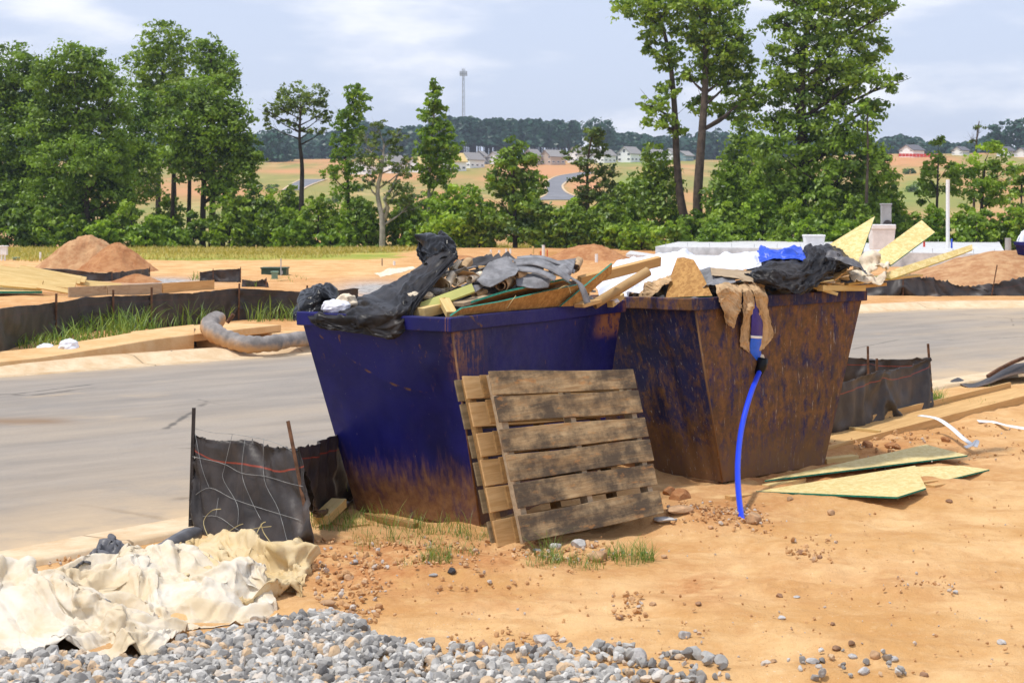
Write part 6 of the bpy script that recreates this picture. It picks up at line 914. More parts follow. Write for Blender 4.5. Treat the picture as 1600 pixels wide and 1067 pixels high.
def tree(name, label, cat, base, depth, trunk, blobs, leaf, bark, rad=0.22, size=0.26, cov=3.6, tint=0.42, seed=1, group=None, limbs=True, twigs=0):
    """base: photo pixel of the foot; trunk: pixels up the stem; blobs: crown ellipses (x, y, rx, ry) in photo pixels"""
    if leaf is M['leaf_dark'] and depth < 200: tint = min(.85, tint + .15)
    rg = np.random.default_rng(seed); s = depth / F; bx = (base[0] - 800) * s; b = Vector((bx, depth, h1(bx, depth) - 0.15)); T = thing(name, label, cat, b, group)
    pts = [b] + [P(x, y, depth + rg.uniform(-.5, .5)) for x, y in trunk]; mb = MB()
    q = net([[tuple(p) for p in pts]] * 2, 2, max(6, 4 * len(pts)))[0]; h = len(q); tube(mb, q, [rad * (1.25 if i == 0 else 1 - 0.75 * i / h) for i in range(h)], 8)
    fo = MB()
    for i, (x, y, rx, ry) in enumerate(blobs):
        rxm, rym = rx * s * 1.13, ry * s * 1.13; dd = depth + rg.uniform(-0.55, 0.55) * rxm; c = P(x, y, dd)
        n = int((1.9 if cov <= 2.3 else 1.45) * cov * math.pi * rxm * rym / (0.31 * size * size)); V, t = leaf_quads(tuple(c), (rxm, rxm * 0.85, rym), n, size, tint + rg.uniform(-.12, .12), seed * 97 + i, .3, cov <= 2.3); fo.add(V, np.arange(len(V)).reshape(-1, 4), 0, att=t)
        if limbs:
            best = min(q[2:], key=lambda p: abs(p[2] - (c.z - 0.9 * rym - 0.35 * abs(p[0] - c.x))) + 0.2 * abs(p[0] - c.x)); a = Vector(best); r0 = rad * (0.2 + 0.35 * max(0, 1 - (a.z - b.z) / max(1, q[-1][2] - b.z)))
            m = a.lerp(c, 0.5) + Vector((0, 0, -0.12 * (c - a).length * 0.3)); tube(mb, [a, m, c], [r0, r0 * 0.65, r0 * 0.25], 5)
            for k in range(4 + twigs):
                e = c + Vector((rg.normal() * rxm * 0.55, rg.normal() * rxm * 0.5, abs(rg.normal()) * rym * 0.6)); st = m.lerp(c, rg.uniform(0.3, 1)); tube(mb, [st, st.lerp(e, 0.5) + Vector((0, 0, -.05)), e], [r0 * 0.32, r0 * 0.2, r0 * 0.08], 4)
    mb.build('trunk', bark, T, smooth=True); fo.build('crown', leaf, T); return T
TR = 'trees along the back of the meadow'
tree('oak_tree', 'dark broad tree cut by the left edge of the photo', 'tree', (38, 386), 112, [(40, 300), (36, 180)], [(12, 105, 48, 36), (38, 150, 46, 45), (-8, 180, 55, 50), (45, 215, 55, 45), (10, 255, 60, 50), (52, 290, 55, 45), (15, 325, 62, 42), (50, 350, 45, 32), (-30, 300, 50, 50)], M['leaf_dark'], M['bark_dark'], 0.32, seed=11, tint=.5, group=TR)
tree('oak_tree', 'dark round topped tree behind the sandy mound', 'tree', (136, 388), 108, [(134, 320), (128, 230), (122, 160)], [(112, 100, 44, 28), (152, 118, 36, 32), (85, 135, 40, 36), (175, 160, 32, 36), (118, 165, 52, 42), (80, 205, 46, 38), (155, 215, 50, 42), (112, 250, 60, 38), (172, 262, 38, 34), (90, 300, 48, 34), (150, 305, 42, 36), (188, 300, 26, 26), (160, 345, 45, 26), (95, 345, 40, 30)], M['leaf_dark'], M['bark'], 0.30, seed=12, tint=.55, group=TR)
tree('poplar_tree', 'tall airy tree rising above the left tree group', 'tree', (246, 386), 128, [(248, 260), (252, 170), (256, 90)], [(255, 62, 38, 26), (222, 100, 26, 26), (285, 88, 26, 32), (252, 110, 32, 34), (225, 135, 22, 20), (280, 132, 22, 24), (246, 165, 26, 30)], M['leaf_mid'], M['bark_dark'], 0.24, cov=1.7, tint=.65, seed=13, group=TR, twigs=3)
tree('poplar_tree', 'slim dark topped tree right of the tall airy one', 'tree', (332, 386), 124, [(334, 240), (332, 130), (328, 72)], [(325, 70, 16, 18), (340, 92, 24, 24), (318, 108, 16, 26), (358, 112, 15, 22), (336, 130, 26, 22)], M['leaf_dark'], M['bark_dark'], 0.2, cov=2.2, tint=.8, seed=14, group=TR)
tree('maple_tree', 'light green tree filling the gap between the round tree and the dark group', 'tree', (210, 386), 122, [(208, 300), (212, 200)], [(212, 165, 28, 34), (200, 215, 34, 36), (232, 220, 30, 46), (190, 260, 28, 36), (222, 280, 34, 34), (240, 170, 18, 26)], M['leaf_bright'], M['bark_dark'], 0.2, seed=15, cov=2.8, tint=.25, group=TR)
tree('maple_tree', 'yellow green treetop peeking out of the left tree group', 'tree', (275, 386), 120, [(272, 250), (270, 150)], [(268, 140, 20, 24), (258, 165, 16, 20), (300, 140, 14, 18), (352, 118, 16, 14), (280, 175, 20, 20)], M['leaf_yellow'], M['bark_dark'], 0.16, seed=16, cov=2.6, group=TR)
tree('oak_tree', 'dark dense tree with several bare stems, right of the left tree group', 'tree', (316, 388), 107, [(318, 300), (322, 230), (326, 160)], [(300, 150, 38, 28), (338, 158, 40, 34), (272, 190, 26, 30), (310, 195, 44, 36), (365, 195, 28, 34), (278, 235, 34, 28), (338, 232, 46, 32), (382, 240, 22, 30), (300, 262, 34, 22), (360, 275, 38, 26), (392, 268, 18, 22), (340, 300, 22, 14)], M['leaf_dark'], M['bark_dark'], 0.22, seed=17, tint=.6, group=TR)
for i, (x, y2) in enumerate(((294, 215), (329, 205), (268, 240), (348, 260))):
    b = Vector(((x - 800) / F * 108.5, 108.5, h1((x - 800) / F * 108.5, 108.5) - .1)); T = thing('bare_trunk', ['slim dark trunk left in the stems of the dark dense tree', 'straight dark trunk right beside the main stem of the dark dense tree', 'slim trunk at the left end of the stems under the dark dense tree', 'short slim trunk at the right end of the stems under the dark dense tree'][i], 'tree', b, TR)
    mb = MB(); tube(mb, [b, P(x + 2, (y2 + 388) / 2, 108.5), P(x + 3, y2, 108.5)], [.17, .13, .08], 7); mb.build('trunk', M['bark_dark'], T, smooth=True)
    fo = MB(); V, t = leaf_quads(tuple(P(x + 3, y2, 108.5)), (1.0, .9, 1.0), 300, .28, .5, 900 + i); fo.add(V, np.arange(len(V)).reshape(-1, 4), att=t); fo.build('crown', M['leaf_dark'], T)
tree('acacia_tree', 'umbrella shaped tree with a long bare leaning trunk', 'tree', (473, 388), 106, [(471, 320), (472, 262), (468, 215), (470, 170)], [(468, 142, 34, 12), (490, 150, 22, 10), (448, 152, 18, 9), (510, 172, 8, 8), (418, 196, 9, 7), (505, 205, 10, 6), (460, 160, 30, 10), (436, 168, 24, 10), (496, 158, 18, 10), (424, 182, 14, 8), (500, 185, 14, 9), (470, 172, 28, 10), (452, 192, 18, 8), (486, 204, 18, 8), (414, 172, 8, 6)], M['leaf_dull'], M['bark_dark'], 0.20, .20, 1.25, .5, 18, TR, twigs=5)
tree('poplar_tree', 'slim tree with a bright tuft top between the umbrella tree and the pale trunk', 'tree', (545, 390), 104, [(544, 300), (541, 220), (552, 150)], [(556, 146, 16, 14), (566, 160, 14, 12), (548, 188, 20, 12), (540, 214, 20, 12), (560, 215, 12, 12), (536, 245, 20, 12), (556, 150, 15, 16), (562, 172, 13, 14), (540, 178, 14, 14), (532, 200, 13, 14), (556, 200, 14, 13), (526, 226, 10, 12), (545, 228, 15, 14), (532, 262, 18, 12), (516, 272, 16, 10), (552, 265, 14, 12), (538, 295, 22, 16), (556, 330, 28, 20)], M['leaf_bright'], M['bark_dark'], 0.13, .22, 1.7, .3, 19, TR)
t_ = tree('birch_tree', 'thin crowned tree with a forked pale grey trunk', 'tree', (597, 390), 102, [(597, 345), (590, 300), (597, 262), (600, 225)], [(592, 202, 16, 14), (566, 215, 12, 10), (622, 212, 14, 10), (560, 250, 14, 10), (640, 250, 12, 9), (575, 232, 20, 14), (612, 232, 20, 14), (592, 258, 24, 14), (630, 265, 18, 14), (580, 282, 18, 12), (622, 300, 26, 18), (640, 322, 16, 14)], M['leaf_dull'], M['bark_pale'], 0.20, .2, 1.25, .35, 20, TR, twigs=3)
mb = MB(); tube(mb, [P(598, 350, 102), P(606, 325, 101.8), P(601, 312, 101.6), P(612, 295, 101.8), P(622, 272, 102)], [.15, .13, .12, .09, .05], 7); tube(mb, [P(591, 308, 102), P(582, 300, 102), P(574, 285, 102)], [.08, .06, .03], 6); mb.build('limb', M['bark_pale'], t_, smooth=True)
tree('sweetgum_tree', 'bright green pointed tree left of the mast', 'tree', (668, 388), 103, [(670, 310), (674, 220), (682, 140)], [(682, 136, 9, 12), (670, 172, 16, 10), (686, 205, 22, 10), (676, 225, 26, 10), (690, 245, 26, 10), (676, 275, 22, 12), (682, 140, 9, 12), (678, 158, 16, 12), (690, 172, 14, 10), (664, 182, 14, 8), (684, 192, 18, 11), (672, 212, 20, 11), (696, 218, 16, 10), (664, 235, 18, 10), (700, 232, 20, 9), (682, 248, 24, 12), (664, 262, 20, 12), (700, 265, 20, 14), (684, 285, 22, 12), (715, 226, 10, 5)], M['leaf_bright'], M['bark_pale'], 0.13, .24, 2.3, .28, 21, TR)
tree('oak_tree', 'compact dark green tree above the bin of black plastic, right of the mast', 'tree', (805, 392), 100, [(804, 330), (802, 270), (802, 230)], [(802, 236, 22, 16), (790, 258, 26, 18), (820, 262, 24, 18), (780, 285, 24, 20), (808, 290, 34, 22), (838, 295, 16, 20), (785, 318, 28, 20), (822, 325, 30, 22), (775, 345, 24, 18), (808, 355, 36, 20), (838, 350, 20, 16)], M['leaf_dark'], M['bark_dark'], 0.16, .26, 3.2, .45, 22, TR)
tree('oak_tree', 'thin brownish see-through tree in front of the far winding road', 'tree', (920, 392), 101, [(919, 330), (918, 260), (926, 205)], [(928, 212, 18, 13), (936, 228, 16, 9), (905, 256, 16, 8), (950, 266, 18, 9), (916, 304, 24, 10), (945, 305, 22, 9), (928, 212, 16, 12), (912, 232, 14, 9), (940, 240, 14, 9), (886, 244, 14, 6), (924, 262, 24, 10), (902, 278, 14, 8), (945, 280, 22, 12), (925, 295, 24, 12), (960, 292, 12, 8), (912, 318, 18, 10)], M['leaf_dull'], M['bark'], 0.13, .2, 1.5, .12, 23, TR, twigs=3)
tree('cottonwood_tree', 'tall tree with a leaning bare trunk, left one of the right pair', 'tree', (1092, 392), 98, [(1068, 335), (1058, 260), (1054, 170), (1046, 90), (1030, 20)], [(1000, 14, 44, 24), (1034, 40, 34, 28), (1048, 0, 34, 24), (1012, 70, 18, 16), (1042, 90, 26, 22), (1018, 165, 26, 14), (1030, 190, 30, 12), (1050, 140, 20, 14), (1060, 205, 16, 12)], M['leaf_mid'], M['bark'], 0.30, .25, 2.2, .55, 24, TR, twigs=2)
tree('cottonwood_tree', 'tall tree with a straight forked trunk, middle of the right group', 'tree', (1096, 392), 97, [(1090, 320), (1096, 220), (1102, 130), (1102, 40), (1100, -20)], [(1085, 5, 34, 26), (1128, 15, 34, 34), (1100, 45, 36, 24), (1146, 60, 30, 32), (1080, 62, 18, 18), (1120, 85, 40, 24), (1160, 100, 24, 28), (1104, 112, 24, 18), (1140, 128, 32, 22), (1170, 150, 30, 22), (1100, 165, 26, 16), (1150, 172, 30, 14), (1074, 118, 16, 14)], M['leaf_mid'], M['bark'], 0.33, .27, 2.3, .45, 25, TR, twigs=2)
tree('oak_tree', 'tallest spreading tree on the right, cut by the top edge', 'tree', (1256, 394), 96, [(1254, 310), (1254, 220), (1252, 130), (1262, 40), (1270, -30)], [(1235, -5, 36, 26), (1290, -10, 44, 30), (1345, 0, 44, 26), (1225, 35, 28, 20), (1275, 40, 46, 28), (1335, 40, 40, 26), (1390, 18, 20, 12), (1245, 75, 34, 24), (1300, 85, 44, 28), (1360, 78, 34, 24), (1222, 112, 34, 24), (1282, 125, 40, 22), (1340, 122, 44, 26), (1395, 128, 18, 14), (1235, 150, 36, 22), (1310, 162, 48, 22), (1365, 165, 26, 18), (1205, 185, 34, 22), (1262, 195, 34, 24), (1330, 205, 48, 26)], M['leaf_mid'], M['bark_dark'], 0.42, .27, 2.8, .42, 26, TR, twigs=2)
tree('oak_tree', 'dark lower tree under the tallest spreading tree', 'tree', (1290, 394), 95, [(1292, 330), (1298, 260)], [(1210, 235, 34, 30), (1290, 240, 42, 30), (1345, 245, 40, 34), (1240, 270, 44, 30), (1310, 285, 50, 32), (1375, 270, 24, 34), (1262, 318, 50, 28), (1335, 325, 46, 28), (1215, 300, 34, 30)], M['leaf_dark'], M['bark_dark'], 0.24, .28, 3.4, .6, 27, TR)
tree('slim_tree', 'pole thin bare trunk right of the tallest tree with leaves only at its top', 'tree', (1354, 394), 93, [(1354, 310), (1356, 240), (1355, 176)], [(1352, 165, 14, 10), (1362, 178, 10, 8)], M['leaf_bright'], M['bark'], 0.12, .24, 1.8, .35, 28, TR)
tree('oak_tree', 'small dark tree left of the white pole', 'tree', (1462, 392), 98, [(1464, 320), (1466, 250)], [(1466, 222, 10, 12), (1462, 245, 20, 14), (1480, 262, 18, 18), (1448, 272, 18, 16), (1470, 290, 26, 20), (1440, 300, 14, 18)], M['leaf_dark'], M['bark_dark'], 0.12, .25, 2.6, .6, 29, TR)
tree('maple_tree', 'yellow green spreading tree right of the white pole', 'tree', (1535, 392), 98, [(1534, 320), (1540, 250)], [(1545, 238, 26, 14), (1565, 255, 22, 14), (1520, 262, 24, 16), (1550, 275, 32, 16), (1580, 265, 14, 8), (1528, 295, 32, 18), (1560, 305, 26, 16)], M['leaf_bright'], M['bark_dark'], 0.15, .25, 2.5, .45, 30, TR)
tree('dead_tree', 'leafless grey twiggy tree behind the yellow green tree', 'tree', (1522, 392), 103, [(1522, 300), (1526, 220), (1530, 190)], [(1530, 205, 14, 16), (1518, 215, 12, 12)], M['leaf_dull'], M['bark'], 0.10, .16, 0.25, .2, 31, TR, twigs=9)
tree('cedar_tree', 'small dark pointed tree at the right edge of the photo', 'tree', (1596, 392), 101, [(1596, 330), (1596, 280)], [(1596, 275, 6, 14), (1592, 296, 12, 16), (1606, 270, 14, 20), (1602, 315, 18, 22)], M['leaf_dark'], M['bark_dark'], 0.10, .25, 3.0, .5, 32, TR)
SH = 'bushes along the back of the meadow'
def shrub(label, x, y0, y1, w, leaf, depth, seed, cov=3.0, tint=.4, size=.26):
    cx = x; h = y0 - y1; rg = np.random.default_rng(seed); bl = [(cx + rg.uniform(-.14, .14) * w, y0 - h * .30, w * .42, h * .30), (cx - w * .22, y0 - h * .52, w * .30, h * .26), (cx + w * .22, y0 - h * .56, w * .30, h * .26), (cx + rg.uniform(-.12, .12) * w, y0 - h * .80, w * .24, h * .20), (cx - w * .34, y0 - h * .22, w * .24, h * .2), (cx + w * .34, y0 - h * .24, w * .24, h * .2)]
    tree('bush', label, 'bush', (x, y0), depth, [(x + rg.uniform(-4, 4), y0 - h * .4), (x + rg.uniform(-6, 6), y0 - h * .75)], bl, leaf, M['bark_dark'], 0.07, size, cov, tint, seed, SH)
LD, LM, LB, LU = M['leaf_dark'], M['leaf_mid'], M['leaf_bright'], M['leaf_dull']
for i, a in enumerate([
    ('dark bush at the left edge beside the white box on a post', 12, 390, 312, 80, LD, 105), ('dark bush left of the sandy mound', 78, 390, 330, 70, LM, 105), ('low bush with light tips behind the sandy mound', 118, 390, 345, 60, LM, 104),
    ('mid green bush just right of the sandy mound', 205, 390, 318, 70, LM, 104), ('bright yellowish bush below the light green gap tree', 228, 391, 345, 56, LB, 103), ('bush at the foot of the tall airy tree', 262, 390, 318, 60, LM, 109), ('thin bush between the bare stems', 305, 391, 330, 56, LD, 105),
    ('shady bush right of the bare stems', 358, 391, 305, 66, LM, 104), ('dark bush below the right end of the left tree group', 396, 391, 300, 60, LD, 105), ('bush left of the leaning bare trunk', 428, 392, 298, 62, LM, 104), ('low bright bush at the foot of the leaning bare trunk', 452, 392, 348, 54, LB, 102), ('twiggy bush right of the leaning bare trunk', 496, 392, 312, 58, LM, 103),
    ('low pale bush left of the slim tuft topped tree', 516, 392, 355, 44, LB, 101), ('dark bush between the slim tuft topped tree and the pale trunk', 570, 392, 318, 60, LD, 103), ('dark bush behind the forked pale trunk', 626, 392, 312, 62, LM, 104), ('bright bush under the pointed bright tree', 704, 393, 288, 78, LB, 101), ('low bright bush left of the pointed bright tree', 652, 393, 345, 50, LB, 101),
    ('mid bush left of the compact dark tree', 748, 393, 318, 56, LM, 100), ('bush right of the compact dark tree', 858, 394, 320, 66, LM, 99), ('dark bush left of the thin brownish tree', 890, 394, 322, 56, LD, 99), ('dark bush right of the thin brownish tree', 944, 394, 318, 62, LM, 99), ('bright small bush left of the concrete slab', 966, 395, 330, 42, LB, 98),
    ('large mid green bush left of the leaning trunk', 1022, 395, 242, 84, LM, 99), ('bright low bush left end of the concrete slab', 1000, 396, 350, 60, LB, 96), ('bush between the pair of tall trunks', 1080, 396, 322, 58, LM, 95), ('big dark bush right of the forked trunk', 1140, 396, 268, 84, LD, 96), ('tall pale bush right of the forked trunk', 1160, 392, 205, 70, LM, 112), ('light green bush above the middle of the slab', 1135, 396, 318, 70, LM, 94), ('bright bush left of the tallest tree', 1190, 396, 310, 66, LB, 94),
    ('bush at the foot of the tallest tree', 1240, 396, 322, 66, LM, 93), ('bright bush below the tallest tree', 1290, 396, 312, 74, LM, 93), ('bush behind the leaning sheathing triangle', 1338, 396, 318, 60, LM, 92), ('dark bush behind the grey meter cabinet', 1384, 396, 290, 56, LM, 97), ('low green bush right of the grey meter cabinet', 1425, 395, 332, 54, LM, 95),
    ('bright bush left of the white pole', 1462, 394, 328, 50, LB, 95), ('bush right of the white pole', 1506, 394, 326, 54, LM, 95), ('bright bush under the yellow green tree', 1545, 394, 326, 62, LB, 95), ('green bush near the right edge', 1588, 394, 318, 54, LM, 95),
    ('tall light bush behind the leaning bare trunk', 448, 388, 305, 64, LM, 112), ('light green bush behind the slim tuft topped tree', 545, 388, 312, 66, LB, 112), ('wide light bush behind the pointed bright tree', 672, 388, 308, 80, LM, 112), ('light bush between the pointed bright tree and the compact dark tree', 735, 389, 300, 64, LB, 110), ('light bush behind the compact dark tree', 838, 389, 306, 70, LM, 110), ('tall light bush behind the thin brownish tree', 905, 390, 318, 70, LB, 108), ('light bush left of the large mid green bush', 968, 390, 300, 70, LM, 108), ('yellowish bush between the slab and the leaning trunk', 1052, 396, 340, 56, LB, 92), ('round light bush right of the forked trunk foot', 1118, 396, 345, 52, LB, 91), ('wide mid green bush under the left side of the tallest tree', 1195, 392, 262, 84, LM, 106), ('mid green bush under the right side of the tallest tree', 1345, 392, 268, 80, LM, 106), ('yellowish low bush under the tallest tree', 1262, 396, 345, 54, LB, 91), ('low yellowish bush right of the tallest tree', 1318, 396, 350, 54, LB, 91), ('pale bush at the right of the grey meter cabinet', 1404, 394, 322, 50, LB, 98), ('low light bush below the leafless tree', 1524, 395, 340, 56, LB, 93), ('light bush below the small cedar', 1604, 395, 335, 54, LB, 93), ('light bush left of the bare stems', 250, 390, 335, 60, LB, 104), ('light bush right of the dark dense tree', 412, 390, 328, 56, LB, 106), ('bright low bush under the round topped tree', 160, 391, 348, 54, LB, 103)]):
    a = a[:3] + (a[3] - .16 * (a[2] - a[3]) * (i % 3 > 0),) + a[4:]; shrub(*a, seed=300 + i, cov=(3.0, 2.2, 2.3)[i % 3], tint=(.35, .5, .42, .6)[i % 4])
# far wood of pines: one mass
def pine_wood():
    rg = np.random.default_rng(5); mb = MB(); tk = MB()
    for x0, x1, d0, d1, top0, top1, n in ((675, 905, 760, 800, 186, 194, 300), (560, 680, 765, 800, 196, 206, 130), (395, 565, 770, 810, 218, 214, 170), (180, 400, 770, 810, 220, 225, 160), (-80, 180, 770, 810, 225, 222, 150), (955, 1120, 800, 830, 218, 216, 110), (1120, 1420, 800, 830, 214, 222, 180), (1400, 1700, 820, 850, 226, 222, 140)):
        for k in range(n):
            x = rg.uniform(x0, x1); d = rg.uniform(d0, d1); f = (x - x0) / (x1 - x0); yt = top0 + (top1 - top0) * f + rg.normal(0, 2.2) + (0 if x0 == 675 else 5 * math.sin(x / 23.) + rg.normal(0, 3)); X = (x - 800) / F * d; zb = h1(X, d); zt = CH - (yt - HZ) / F * d; hh = zt - zb
            m = 110; u = rg.random(m) ** 0.8; a = rg.random(m) * 6.28; pine = x0 == 675; r = (0.5 + (2.6 if pine else 3.6) * (1 - u if pine else np.sqrt(np.maximum(0.02, 1 - (2 * u - 1) ** 2))) ** 0.8) * rg.uniform(.5, 1.05, m); lo = 0.42 if pine else 0.12
            p = np.stack([X + r * np.cos(a), d + r * np.sin(a), zb + hh * (lo + (1 - lo) * u)], 1); nn = np.stack([np.cos(a), np.sin(a), np.full(m, .5)], 1) + rg.normal(size=(m, 3)) * .5; s = rg.uniform(.9, 1.7, (m, 1))
            t1 = np.cross(nn, [0, 0, 1]); t1 /= np.linalg.norm(t1, axis=1, keepdims=True); t2 = np.cross(nn, t1); t2 /= np.linalg.norm(t2, axis=1, keepdims=True)
            mb.add(np.stack([p - t1 * s, p + t2 * s * .6, p + t1 * s, p - t2 * s * .6], 1).reshape(-1, 3), np.arange(4 * m).reshape(-1, 4), 0, att=np.repeat(np.clip(rg.normal(.45, .25, m) + rg.normal(0, .12), 0, 1), 4))
            tube(mb, [(X, d, zb - 1), (X, d, zb + hh * .8)], [.28, .12], 5, 1, att=0.5)
    o = mb.build('pine_wood', [M['leaf_blue'], M['bark_dark']]); tag(o, 'dense wood of dark pines on the skyline behind the far houses', 'wood', kind='stuff')
pine_wood()
FT = 'single trees on the far skyline'
def ftree(label, x, y0, d, blobs, seed, leaf=None): tree('distant_tree', label, 'tree', (x, y0), d, [(x, (y0 + blobs[0][1]) / 2), (x, blobs[0][1])], blobs, leaf or M['leaf_blue'], M['bark_dark'], 0.5, 1.5, 3.0, .75, seed, FT)
ftree('broad domed tree at the right end of the pine wood', 936, 250, 745, [(935, 200, 26, 13), (920, 208, 16, 12), (950, 210, 16, 12), (936, 218, 22, 12)], 51)
ftree('narrow tree next to the broad domed one at the end of the pine wood', 888, 250, 750, [(886, 195, 10, 9), (892, 206, 12, 12), (880, 212, 12, 14)], 52)
ftree('small tree right of the broad domed tree on the skyline', 1003, 240, 760, [(1003, 222, 13, 8), (996, 230, 12, 7)], 53)
ftree('small round tree behind the far houses, left of the leaning trunk', 1030, 240, 760, [(1030, 224, 10, 8), (1036, 232, 10, 7)], 54)
ftree('tall far tree near the right edge, above the houses', 1560, 242, 640, [(1560, 203, 14, 14), (1555, 222, 13, 14), (1566, 226, 12, 12)], 55)
ftree('far tree cut by the right edge of the photo', 1590, 242, 640, [(1592, 200, 18, 15), (1582, 212, 16, 14), (1600, 222, 18, 16)], 56)
ftree('bluish tree at the left end of the far field', 432, 262, 620, [(432, 216, 22, 14), (418, 232, 20, 16), (446, 240, 20, 16), (430, 250, 24, 12)], 57)
ftree('low dark tree by the far right houses', 1420, 245, 640, [(1420, 228, 10, 6), (1434, 230, 8, 5)], 58)
ftree('dark tree between the far right houses', 1470, 245, 640, [(1472, 226, 12, 8), (1482, 232, 10, 6)], 59)

for i, (x, y, w, h, lb) in enumerate([(425, 300, 20, 12, 'small bush on the far field below the far side road'), (520, 318, 24, 14, 'bush on the far field behind the slim tuft topped tree'), (560, 300, 18, 9, 'low bush on the far slope left of the pale trunk'), (700, 300, 22, 10, 'low bush on the orange slope right of the pointed bright tree'), (640, 318, 26, 14, 'bush on the far slope behind the pale trunk'), (742, 318, 24, 12, 'bush on the far slope left of the compact dark tree'), (880, 338, 26, 14, 'bush at the lower end of the far winding road'), (958, 318, 24, 12, 'bush on the green slope right of the far winding road'), (1000, 290, 18, 8, 'small bush on the green slope below the far houses'), (1425, 300, 26, 14, 'bush on the right hillside left of the small dark tree'), (1420, 272, 20, 9, 'small bush on the pale right hillside'), (1590, 290, 24, 14, 'bush on the right hillside by the small cedar'), (1500, 275, 18, 9, 'small bush on the right hillside behind the small dark tree'), (350, 318, 30, 14, 'bush on the far field behind the bare stems'), (200, 315, 26, 12, 'bush on the far field behind the light green gap tree')]):
    g = G(x, y, 190); tree('far_bush', lb, 'bush', (x, y), g.y, [(x, y - h * .5), (x, y - h * .8)], [(x, y - h * .4, w * .5, h * .5), (x - w * .25, y - h * .3, w * .3, h * .4), (x + w * .2, y - h * .6, w * .3, h * .4)], M['leaf_mid'] if i % 2 else M['leaf_dark'], M['bark_dark'], .15, .7, 3.0, .5, 700 + i, 'bushes scattered over the far slope')
# ------------------------------------------------------------------ far hillside: road, houses, mast
def far_road(name, pts, mat, kerb=None):
    mb = MB(); Lf, Rt = [], []
    for (x0, x1, y) in pts: Lf.append(G(x0, y, 190)); Rt.append(G(x1, y, 190))
    n = 60; A = spline(np.array([tuple(p) for p in Lf]), n, 0); B = spline(np.array([tuple(p) for p in Rt]), n, 0); t = np.linspace(0, 1, 8)[:, None, None]; X = A[None] * (1 - t) + B[None] * t; X[..., 2] = H(X[..., 0], X[..., 1]) + 0.12
    mb.add(X.reshape(-1, 3), gridfaces(8, n)); tag(mb.build(name, mat, smooth=True), kind='structure')
    mb = MB()
    for E in (A, B):
        o = np.stack([E, E], 0); o[1, :, 0] += 0.6; o[..., 2] = H(o[..., 0], o[..., 1]) + 0.2; mb.add(o.reshape(-1, 3), gridfaces(2, n))
    tag(mb.build('far_road_kerb', M['kerb'], smooth=True), kind='structure')
M['far_asphalt'] = simple('far_asphalt', (0.20, 0.20, 0.215), 0.9, 0.15, 0.2)
far_road('far_road', [(905, 935, 270), (874, 912, 275), (856, 890, 282), (850, 878, 290), (852, 880, 298), (850, 893, 306), (835, 920, 313)], M['far_asphalt'])
far_road('far_side_road', [(470, 510, 281), (458, 495, 286), (448, 480, 292), (440, 470, 298)], M['far_asphalt'])
